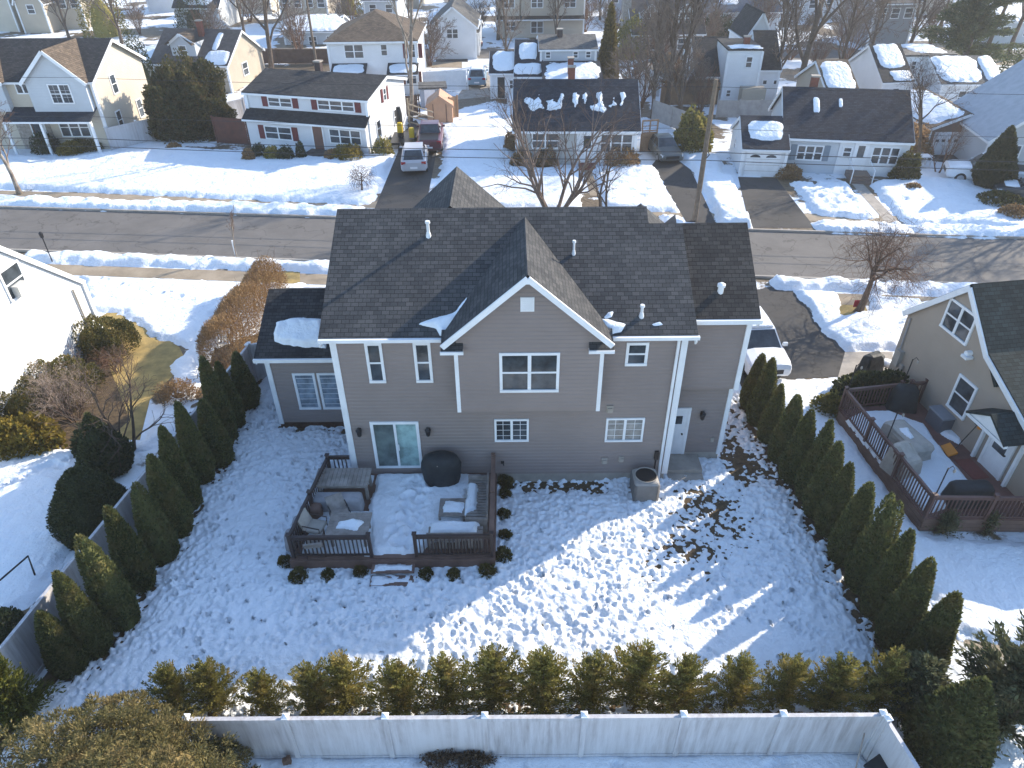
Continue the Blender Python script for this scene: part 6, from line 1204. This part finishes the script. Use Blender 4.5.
def ds2(px, seed, h=.12): o = snow_sheet('deck_snow', [g(x, y, .6) for x, y in px], .05, h, .15, .03, 1.2, 0, seed, z0=.6, rag=.1); return struct(o)
ds2([(846, 420), (862, 412), (888, 411), (924, 425), (946, 455), (984, 497), (926, 514), (905, 490), (870, 450)], 60); ds2([(932, 420), (942, 422), (966, 440), (960, 446), (938, 432)], 61)
c = Vector((*g(906, 442, .9).xy, .6)); t = thing('covered_table', 'long patio table under a loose pale grey cover on the right deck', 'covered table', c); m = MB(); m.bevelbox(c, .95, 1.75, .72, .22, .15, (.9, .95)); rs = random.Random(4); m.v = [(x+rs.uniform(-.05, .05), y+rs.uniform(-.05, .05), z+rs.uniform(-.03, .03)) for x, y, z in m.v]; m.build('cover', COVER_T, t)
struct(snow_sheet('table_snow', [g(x, y, 1.32) for x, y in ((898, 428), (908, 427), (917, 438), (910, 441))], .03, .07, .1, .02, 2, 0, 62, z0=1.32, rag=.12))
c = Vector((*g(902, 464, .9).xy, .6)); t = thing('covered_chair', 'patio chair under a beige cover with sloping top on the right deck', 'covered chair', c); m = MB(); m.bevelbox(c, 1.0, 1.0, 1.05, .35, .14, (.75, .85)); m.v = [(x, y, z-(.25 if (y < c.y and z > 1.3) else 0)) for x, y, z in m.v]; m.build('cover', COVER_T, t)
c = Vector((14.9, 16.75, .6)); t = thing('covered_grill', 'wide grill under a black green cover at the front of the right deck', 'covered grill', c); m = MB(); m.bevelbox(c, 1.5, .65, .85, .0, .14, (.85, .8)); m.build('cover', COVER_B, t, smooth=True)
c = Vector((15.1, 21.9, .6)); t = thing('covered_grill', 'black covered grill in the far corner of the right deck by the tan wall', 'covered grill', c); m = MB(); m.bevelbox(c, 1.1, .7, 1.05, -.2, .15, (.7, .7)); m.build('cover', COVER_B, t, smooth=True)
c = Vector((16.0, 20.75, .6)); t = thing('deck_box', 'dark grey storage box against the tan house wall on the deck', 'box', c); m = MB(); m.bevelbox(c, .55, .85, .6, .14, .05); m.build('body', M('slate_plastic', (.09, .10, .12), None, 3, .5), t); m = MB(); m.bevelbox(c+Vector((0, 0, .6)), .6, .9, .06, .14, .03); m.build('lid', M('slate_lid', (.2, .215, .24), None, 3, .5), t)
p0, p1 = Vector((15.75, 19.2, .66)), Vector((16.3, 19.35, 1.75)); t = thing('snow_shovel', 'orange bladed snow shovel leaning on the tan wall beside the portico', 'shovel', p0); m = MB(); m.tube([p0+Vector((.05, .02, .1)), p1], .02, 6); m.tube([p1+Vector((-.05, .08, .02)), p1+Vector((.05, -.08, .02))], .02, 6); m.build('handle', BLACK, t)
m = MB(); m.hexa([p0+Vector(v) for v in ((-.3, -.28, 0), (-.3, .28, 0), (-.02, .28, .12), (-.02, -.28, .12), (-.3, -.28, .05), (-.3, .28, .05), (-.02, .28, .2), (-.02, -.28, .2))]); m.build('blade', M('orange_plastic', (.62, .22, .02), None, 3, .45), t)
p0 = Vector((16.2, 19.0, 1.9)); t = thing('snow_brush', 'orange and black long handled brush hanging by the portico', 'brush', p0); m = MB(); m.tube([p0+Vector((-.35, .5, .25)), p0], .018, 6); m.build('handle', M('blue_plastic', (.03, .08, .2), None, 3, .4), t); m = MB(); m.rbox(p0, .3, .12, .12, .3); m.build('head', MATS['orange_plastic'], t)
m = MB(); m.rbox((16.0, 18.35, .602), .6, 1.0, .02, .14); o = m.build('doormat', M('red_mat', (.17, .05, .045), (.13, .04, .04), 8, .95), at=(16.0, 18.35, .6)); tag(o, 'dull red doormat in front of the white portico door', 'doormat')
for k, ((x, y), lab) in enumerate((((12.75, 21.75), 'at the far left corner of the right deck'), ((13.0, 18.9), 'midway along the left rail of the right deck'), ((13.3, 16.1), 'at the front left corner of the right deck'), ((15.0, 22.1), 'beside the far black covered grill'))):
    t = thing('string_light_pole', f'thin dark pole for hanging lights {lab}', 'pole', (x, y, .6)); m = MB(); m.tube([(x, y, .6), (x+.03, y+.02, 2.7)], .022, 6); m.build('pole', BLACK, t); m = MB(); m.tube([(x+.03, y+.02, 2.65), (x+.14, y+.02, 2.78), (x+.24, y, 2.66)], .012, 5); m.build('hook', BLACK, t); m = MB(); m.lathe([(.02, 0), (.045, .05), (.03, .12), (.01, .14)], 8, (x+.24, y, 2.52)); m.build('bulb', CONC, t)

# ================================================================ VEHICLES
KIND = {'sedan': dict(W=1.8, body=[(0, .38, .60), (.10, .26, .72), (.5, .22, .80), (1.25, .22, .93), (3.75, .22, .98), (4.5, .24, .97), (4.65, .32, .86), (4.7, .4, .7)], gh=[(1.3, .93), (2.05, 1.40), (3.25, 1.40), (4.0, .97)], ht=.58, wb=(.88, 3.6)),
        'suv': dict(W=1.88, body=[(0, .42, .72), (.10, .3, .86), (.4, .27, .95), (1.1, .27, 1.05), (4.2, .27, 1.08), (4.5, .3, 1.05), (4.6, .38, .9)], gh=[(1.1, 1.04), (1.85, 1.58), (3.75, 1.62), (4.45, 1.07)], ht=.66, wb=(.85, 3.6)),
        'pickup': dict(W=1.98, body=[(0, .5, .86), (.12, .36, 1.02), (.5, .34, 1.08), (1.45, .34, 1.14), (3.5, .34, 1.14), (5.5, .36, 1.14), (5.6, .42, 1.05)], gh=[(1.45, 1.12), (2.1, 1.75), (3.3, 1.77), (3.6, 1.12)], ht=.7, wb=(.95, 4.3))}
RIM = M('alloy', (.45, .45, .46), None, 3, .35, metal=.8); TYRE = M('rubber', (.02, .02, .02), None, 3, .85); HEADL = M('headlamp', (.7, .72, .74), None, 3, .15); TAILL = M('taillamp', (.35, .01, .015), None, 3, .25); CARGL = glass('car_glass', (.02, .025, .03), .04)
def paint(name, c): return M(name, c, tuple(x*.96 for x in c), 3, .28, spec=.6)
def vehicle(name, label, cat, kind, c, rz, pm, snow=0):
    K = KIND[kind]; W_ = K['W']; t = thing(name, label, cat, (0, 0, 0)); B = K['body']; L = B[-1][0]; ox = -L/2; m = MB(); rings = []
    for k, (x, zl, zb) in enumerate(B):
        e = .86 if k in (0, len(B)-1) else (.96 if k in (1, len(B)-2) else 1); h_ = W_/2*e; zm = (zl+zb)/2
        pts = [(h_*.9, zl), (h_, zl+.14), (h_*1.0, zm+.06), (h_*.97, zb-.1), (h_*.86, zb-.015), (h_*.45, zb+.025)]
        rings.append(m.vs([(x+ox, y, z) for y, z in pts]+[(x+ox, -y, z) for y, z in pts[::-1]]))
    n = 12
    for k in range(len(rings)-1):
        for j in range(n): m.f.append((rings[k]+j, rings[k+1]+j, rings[k+1]+(j+1) % n, rings[k]+(j+1) % n))
    m.f.append(tuple(rings[0]+j for j in range(n))); m.f.append(tuple(rings[-1]+n-1-j for j in range(n)))
    G = K['gh']; hb, ht = W_/2*.86, K['ht']
    P4 = [[(x+ox, s*(hb if k in (0, 3) else ht), z-(.02 if k in (0, 3) else 0)) for s in (1, -1)] for k, (x, z) in enumerate(G)]
    mid = [((P4[1][0][0]+P4[2][0][0])/2, s*ht*1.02, (G[1][1]+G[2][1])/2+.02) for s in (1, -1)]
    i = m.vs([p for q in P4 for p in q]+mid)
    m.f += [(i, i+2, i+3, i+1), (i+2, i+8, i+9, i+3), (i+8, i+4, i+5, i+9), (i+4, i+6, i+7, i+5), (i, i+6, i+4, i+8, i+2), (i+1, i+3, i+9, i+5, i+7)]
    body = m.build('body', pm, t, smooth=False)
    V = lambda p: Vector(p)
    def pane(q, nm, inset=.08, off=.012):
        q = [V(p) for p in q]; c_ = sum(q, Vector())/len(q); nn = (q[1]-q[0]).cross(q[2]-q[0]).normalized()
        if nn.dot(c_-Vector((0, 0, .9))) < 0: nn = -nn
        mm = MB(); qq = [p+(c_-p)*inset+nn*off for p in q]; mm.poly(qq); lo = [p-nn*.02 for p in qq]
        for a in range(len(qq)): b_ = (a+1) % len(qq); mm.poly([qq[a], lo[a], lo[b_], qq[b_]])
        return mm.build(nm, CARGL, t)
    pane([P4[0][0], P4[1][0], P4[1][1], P4[0][1]], 'windscreen'); pane([P4[3][0], P4[2][0], P4[2][1], P4[3][1]], 'rear_window', .12)
    for s in (0, 1):
        a, b, c2, d = P4[0][s], P4[1][s], P4[2][s], P4[3][s]; f = .52
        lo = V(a).lerp(V(d), f); up = V(b).lerp(V(c2), .5); pane([a, b, up, lo], 'side_window', .13); pane([lo, up, c2, d], 'side_window', .13)
    for x in K['wb']:
        for s in (-1, 1):
            m = MB(); r_ = .36 if kind != 'sedan' else .32; y = s*(W_/2-.1)
            m.tube([(x+ox, y-.11, r_), (x+ox, y-.1, r_), (x+ox, y+.1, r_), (x+ox, y+.115, r_)], [r_*.9, r_, r_, r_*.9], 18); w = m.build('wheel', TYRE, t)
            m = MB(); m.tube([(x+ox, y+s*.105, r_), (x+ox, y+s*.125, r_)], [r_*.64, r_*.6], 10); m.build('rim', RIM, w)
    x0, zl, zb = B[1]; xe, zle, zbe = B[-2]
    for s in (-1, 1):
        m = MB(); m.hexa([(x0+ox-.07, s*W_*.27, zb-.16), (x0+ox-.07, s*W_*.44, zb-.16), (x0+ox+.22, s*W_*.485, zb-.12), (x0+ox+.1, s*W_*.3, zb-.12), (x0+ox-.03, s*W_*.27, zb-.03), (x0+ox-.02, s*W_*.44, zb-.03), (x0+ox+.24, s*W_*.475, zb+.0), (x0+ox+.12, s*W_*.3, zb-.0)]); m.build('headlight', HEADL, t)
        m = MB(); m.box(xe+ox-.06, xe+ox+.1, min(s*W_*.3, s*W_*.47), max(s*W_*.3, s*W_*.47), zbe-.24, zbe-.06); m.build('taillight', TAILL, t)
        m = MB(); mx, mz = G[0]; m.bevelbox((mx+ox+.25, s*(W_/2+.06), mz-.02), .12, .22, .15, 0, .03); m.build('mirror', pm, t)
    m = MB(); m.box(B[0][0]+ox-.015, B[0][0]+ox+.05, -W_*.28, W_*.28, B[0][1]+.06, B[0][1]+.26); m.build('grille', BLACK, t)
    m = MB(); m.box(L+ox-.05, L+ox+.02, -.26, .26, B[-1][1]+.12, B[-1][1]+.26); m.build('number_plate', WHITE, t)
    if kind == 'pickup':
        m = MB(); m.box(3.75+ox, 5.45+ox, -W_*.36, W_*.36, 1.1, 1.18); m.build('bed_cover', BLACK, t)
    if snow:
        m = MB(); (x1, z1), (x2, z2) = G[1], G[2]; m.bevelbox(((x1+x2)/2+ox, 0, (z1+z2)/2+.0), (x2-x1)*.95, ht*1.8, .11, 0, .05); m.build('roof_snow', SNOW, t, smooth=True)
        if snow > 1:
            hx = (B[2][0]+G[0][0])/2+ox; m = MB(); m.bevelbox((hx, 0, B[3][2]-.04), G[0][0]-B[2][0], W_*.72, .1, 0, .05); m.build('bonnet_snow', SNOW, t, smooth=True)
    t.location = (c[0], c[1], .015); t.rotation_euler = (0, 0, rz); return t
UP, DN = math.pi/2, -math.pi/2
c = g(759, 372); vehicle('parked_car', 'white sport utility car with snow on its roof beside the taupe house', 'car', 'suv', (c.x, c.y+1.4), UP+.06, paint('white_paint', (.78, .78, .78)), 1)
c = g(412, 176); vehicle('parked_car', 'silver sport utility car seen from behind on the driveway across the street', 'car', 'suv', (c.x, c.y+2.3), DN+.08, paint('silver_paint', (.42, .42, .45)))
c = g(428, 156); vehicle('pickup_truck', 'dark maroon pickup truck parked ahead of the silver car', 'pickup truck', 'pickup', (c.x, c.y+2.8), DN+.05, paint('maroon_car_paint', (.10, .025, .035)), 0)
c = g(668, 165); vehicle('parked_car', 'dark grey sedan on the driveway beside the wooden gate', 'car', 'sedan', (c.x, c.y+2.3), UP+.12, paint('grey_paint', (.09, .10, .10)), 0)
c = g(986, 182); vehicle('pickup_truck', 'white pickup truck half hidden by the leaning cone evergreen', 'pickup truck', 'pickup', (c.x, c.y), -.35, paint('white_paint2', (.72, .73, .75)), 1)
c = g(1016, 200); vehicle('parked_car', 'dark car at the right edge behind the low shrub', 'car', 'sedan', (c.x+1, c.y), -.4, paint('dark_paint', (.05, .055, .06)), 2)
c = g(477, 88); vehicle('parked_car', 'light blue van parked beside the small navy roofed house', 'car', 'suv', (c.x, c.y+2), DN, paint('blue_paint', (.17, .27, .36)), 1)
c = g(441, 54); vehicle('pickup_truck', 'white pickup truck in front of the snowy carport', 'pickup truck', 'pickup', (c.x, c.y+1), DN+.1, paint('white_paint', (.7, .7, .7)), 0)
c = g(462, 55); vehicle('parked_car', 'black car parked right of the white pickup at the carport', 'car', 'suv', (c.x, c.y+1), DN, paint('black_paint', (.02, .02, .022)), 0)
c = g(473, 46); vehicle('parked_car', 'dark car parked by the tiny grey shed roofed house', 'car', 'sedan', (c.x, c.y), DN+.2, paint('black_paint', (.02, .02, .022)), 0)
c = g(645, 82); vehicle('parked_car', 'grey green car on the lane behind the navy roof cape', 'car', 'sedan', (c.x, c.y), .1, paint('green_grey_paint', (.16, .19, .18)), 0)
# trailer with machine beside the white house
c = g(402, 150); t = thing('equipment_trailer', 'black trailer with upright black mast and yellow tanks left of the maroon pickup', 'trailer', c); m = MB(); m.box(c.x-.9, c.x+.9, c.y-.2, c.y+2.8, .45, .6); m.box(c.x-.06, c.x+.06, c.y-1.0, c.y-.2, .45, .55); m.build('bed', BLACK, t)
for s in (-1, 1): m = MB(); m.tube([(c.x+s*.92, c.y+1.2, .32), (c.x+s*1.08, c.y+1.2, .32)], .32, 14); m.build('wheel', TYRE, t)
m = MB(); m.tube([(c.x-.2, c.y+1.4, .6), (c.x-.2, c.y+1.5, 2.4), (c.x-.22, c.y+1.5, 2.9)], [.26, .24, .16], 10); m.build('mast', BLACK, t)
for dx, z in ((-.15, 1.1), (.75, .7)): m = MB(); m.bevelbox((c.x+dx, c.y+1.0, z), .42, .4, .75, 0, .08); m.build('tank', M('yellow_paint', (.55, .38, .02), None, 3, .4), t)
c = g(420, 126); t = thing('timber_rack', 'leaning pale wooden ladder rack behind the maroon pickup', 'frame', c); m = MB()
for k in range(4): m.beam(c+Vector((-.9, 0, .35+.5*k)), c+Vector((1.3, -.8, .0+.45*k)), .07, .09)
m.beam(c+Vector((-.9, 0, 0)), c+Vector((-.9, 0, 2.3)), .12, .12); m.beam(c+Vector((-1.3, .1, 0)), c+Vector((-1.1, .1, 1.8)), .1, .1); m.build('frame', M('pale_timber', (.42, .35, .26), (.3, .25, .18), 3, .8), t)
# sheds
TARP = M('peach_tarp', (.52, .30, .18), (.42, .25, .16), 1.5, .6)
a, b = g(428, 123), g(453, 122.5); h = House('garden_shed', 'peach coloured tarp shed with peaked top behind the maroon pickup', (a.x, a.y), (b-a), (b-a).length, 2.6, 1.45, .75, TARP, TARP, kind='y', over=.06, trim=TARP, cat='shed', side_trim=False); m = MB(); h.front.slab(m, .5, .56, 0, 1.6, 0, .04); h.front.slab(m, (b-a).length-.56, (b-a).length-.5, 0, 1.6, 0, .04); m.build('door_seam', BRN_W, h.t)
a, b = g(421, 108), g(447, 107); h = House('garden_shed', 'blue grey flat roofed shed behind the peach tarp shed', (a.x, a.y), (b-a), (b-a).length, 2.2, 1.7, .2, BLUEG, SH_GREY, kind='flat', over=.1, cat='shed', side_trim=False); h.door(.5, 0, 1.3, 1.5, lite=False)
a = g(627, 96); h = House('garden_shed', 'small grey gabled shed right of the golden juniper', (a.x+.5, a.y), (1, -.1), 2.6, 2.6, 1.8, .8, GREY_S, SH_GREY, kind='y', over=.15, cat='shed', side_trim=False); h.door(.8, 0, 1.7, 1.6, lite=False)
a = g(690, 104); h = House('garden_shed', 'low orange tan shed behind the weathered wood fence', (a.x, a.y), (1, -.05), 3.2, 2.2, 1.5, .6, TAN_W, SH_BROWN, over=.15, cat='shed', trim=TAN_W, side_trim=False); h.win(.6, .6, 1.2, 1.2); h.door(1.8, 0, 2.5, 1.4, mat=TAN_W, lite=False)
# wooden gate
a, b = g(640, 152), g(655, 151); t = thing('wooden_gate', 'honey coloured timber gate with lattice top right of the navy roof cape', 'gate', a); d = (b-a); m = MB()
for k in range(9): m.rbox(a+d*(k+.5)/9, d.length/9*.9, .03, 1.5, 0)
m.build('boards', TAN_W, t); m = MB()
for p in (a, a+d*.5, b): m.rbox(p, .1, .1, 2.4, 0)
m.beam(a+Vector((0, 0, 2.35)), b+Vector((0, 0, 2.35)), .1, .1); m.beam(a+Vector((0, 0, 1.6)), b+Vector((0, 0, 1.6)), .06, .08); m.beam(a+Vector((0, 0, 1.95)), b+Vector((0, 0, 1.95)), .04, .05); m.build('posts', TAN_W, t)
# bins by the brown garage
c = g(993, 141); t = thing('wheelie_bin', 'blue wheeled bin at the right side of the brown garage', 'bin', c); m = MB(); m.bevelbox(c, .7, .75, 1.2, 0, .06, (1.15, 1.15)); m.build('body', M('blue_bin', (.02, .10, .35), None, 3, .4), t); m = MB(); m.bevelbox(c+Vector((0, 0, 1.2)), .85, .9, .08, 0, .04); m.build('lid', MATS['blue_bin'], t)
c = g(916, 166); t = thing('garden_table', 'white slatted garden table left of the brown garage', 'table', c); m = MB(); m.box(c.x-.9, c.x+.9, c.y-.4, c.y+.4, .72, .78); m.build('tabletop', WHITE, t); legs(t, c.x-.85, c.x+.85, c.y-.35, c.y+.35, 0, .72, .08, WHITE)
# ---- utility pole and wires
pb = Vector((11.48, 41.9, 0)); t = thing('utility_pole', 'tall weathered wooden utility pole on the far verge of the street', 'utility pole', pb); m = MB(); m.tube([pb-Vector((0, 0, .2)), pb+Vector((0, 0, 4)), pb+Vector((.02, 0, 8.3))], [.17, .15, .12], 10); m.build('pole', M('pole_wood', (.20, .155, .115), (.13, .10, .075), 5, .9), t)
m = MB(); m.tube([pb+Vector((.14, 0, 3.9)), pb+Vector((.28, 0, 4.1)), pb+Vector((.14, 0, 4.4))], .03, 6); m.build('bracket', BLACK, t)
pb2 = g(317, 68); t = thing('utility_pole', 'slender far utility pole behind the roof of the white gambrel house', 'utility pole', pb2); m = MB(); m.tube([pb2, pb2+Vector((0, 0, 11))], [.16, .11], 8); m.build('pole', MATS['pole_wood'], t); m = MB(); m.beam(pb2+Vector((-1.1, 0, 10.2)), pb2+Vector((1.1, 0, 10.2)), .1, .12); m.build('crossarm', MATS['pole_wood'], t)
for z, off, r_, lab in ((3.75, .1, .022, 'thick lowest black cable strung along the far side of the street'), (4.3, -.1, .022, 'second lowest black cable strung along the far side of the street'), (5.6, .1, .012, 'thin wire strung above the two thick street cables'), (7.9, .0, .012, 'topmost thin wire strung from the top of the utility pole')):
    pts = []
    for k in range(-4, 4):
        for j in range(12):
            f = j/12; x = 11.48+38*(k+f); pts.append((x, 41.9-.099*(x-11.48)+off, z-2.0*f*(1-f)*.35))
    t = thing('utility_wire', lab, 'wire', (11.48, 41.9, z)); m = MB(); m.tube(pts, r_, 5); m.build('cable', BLACK, t)
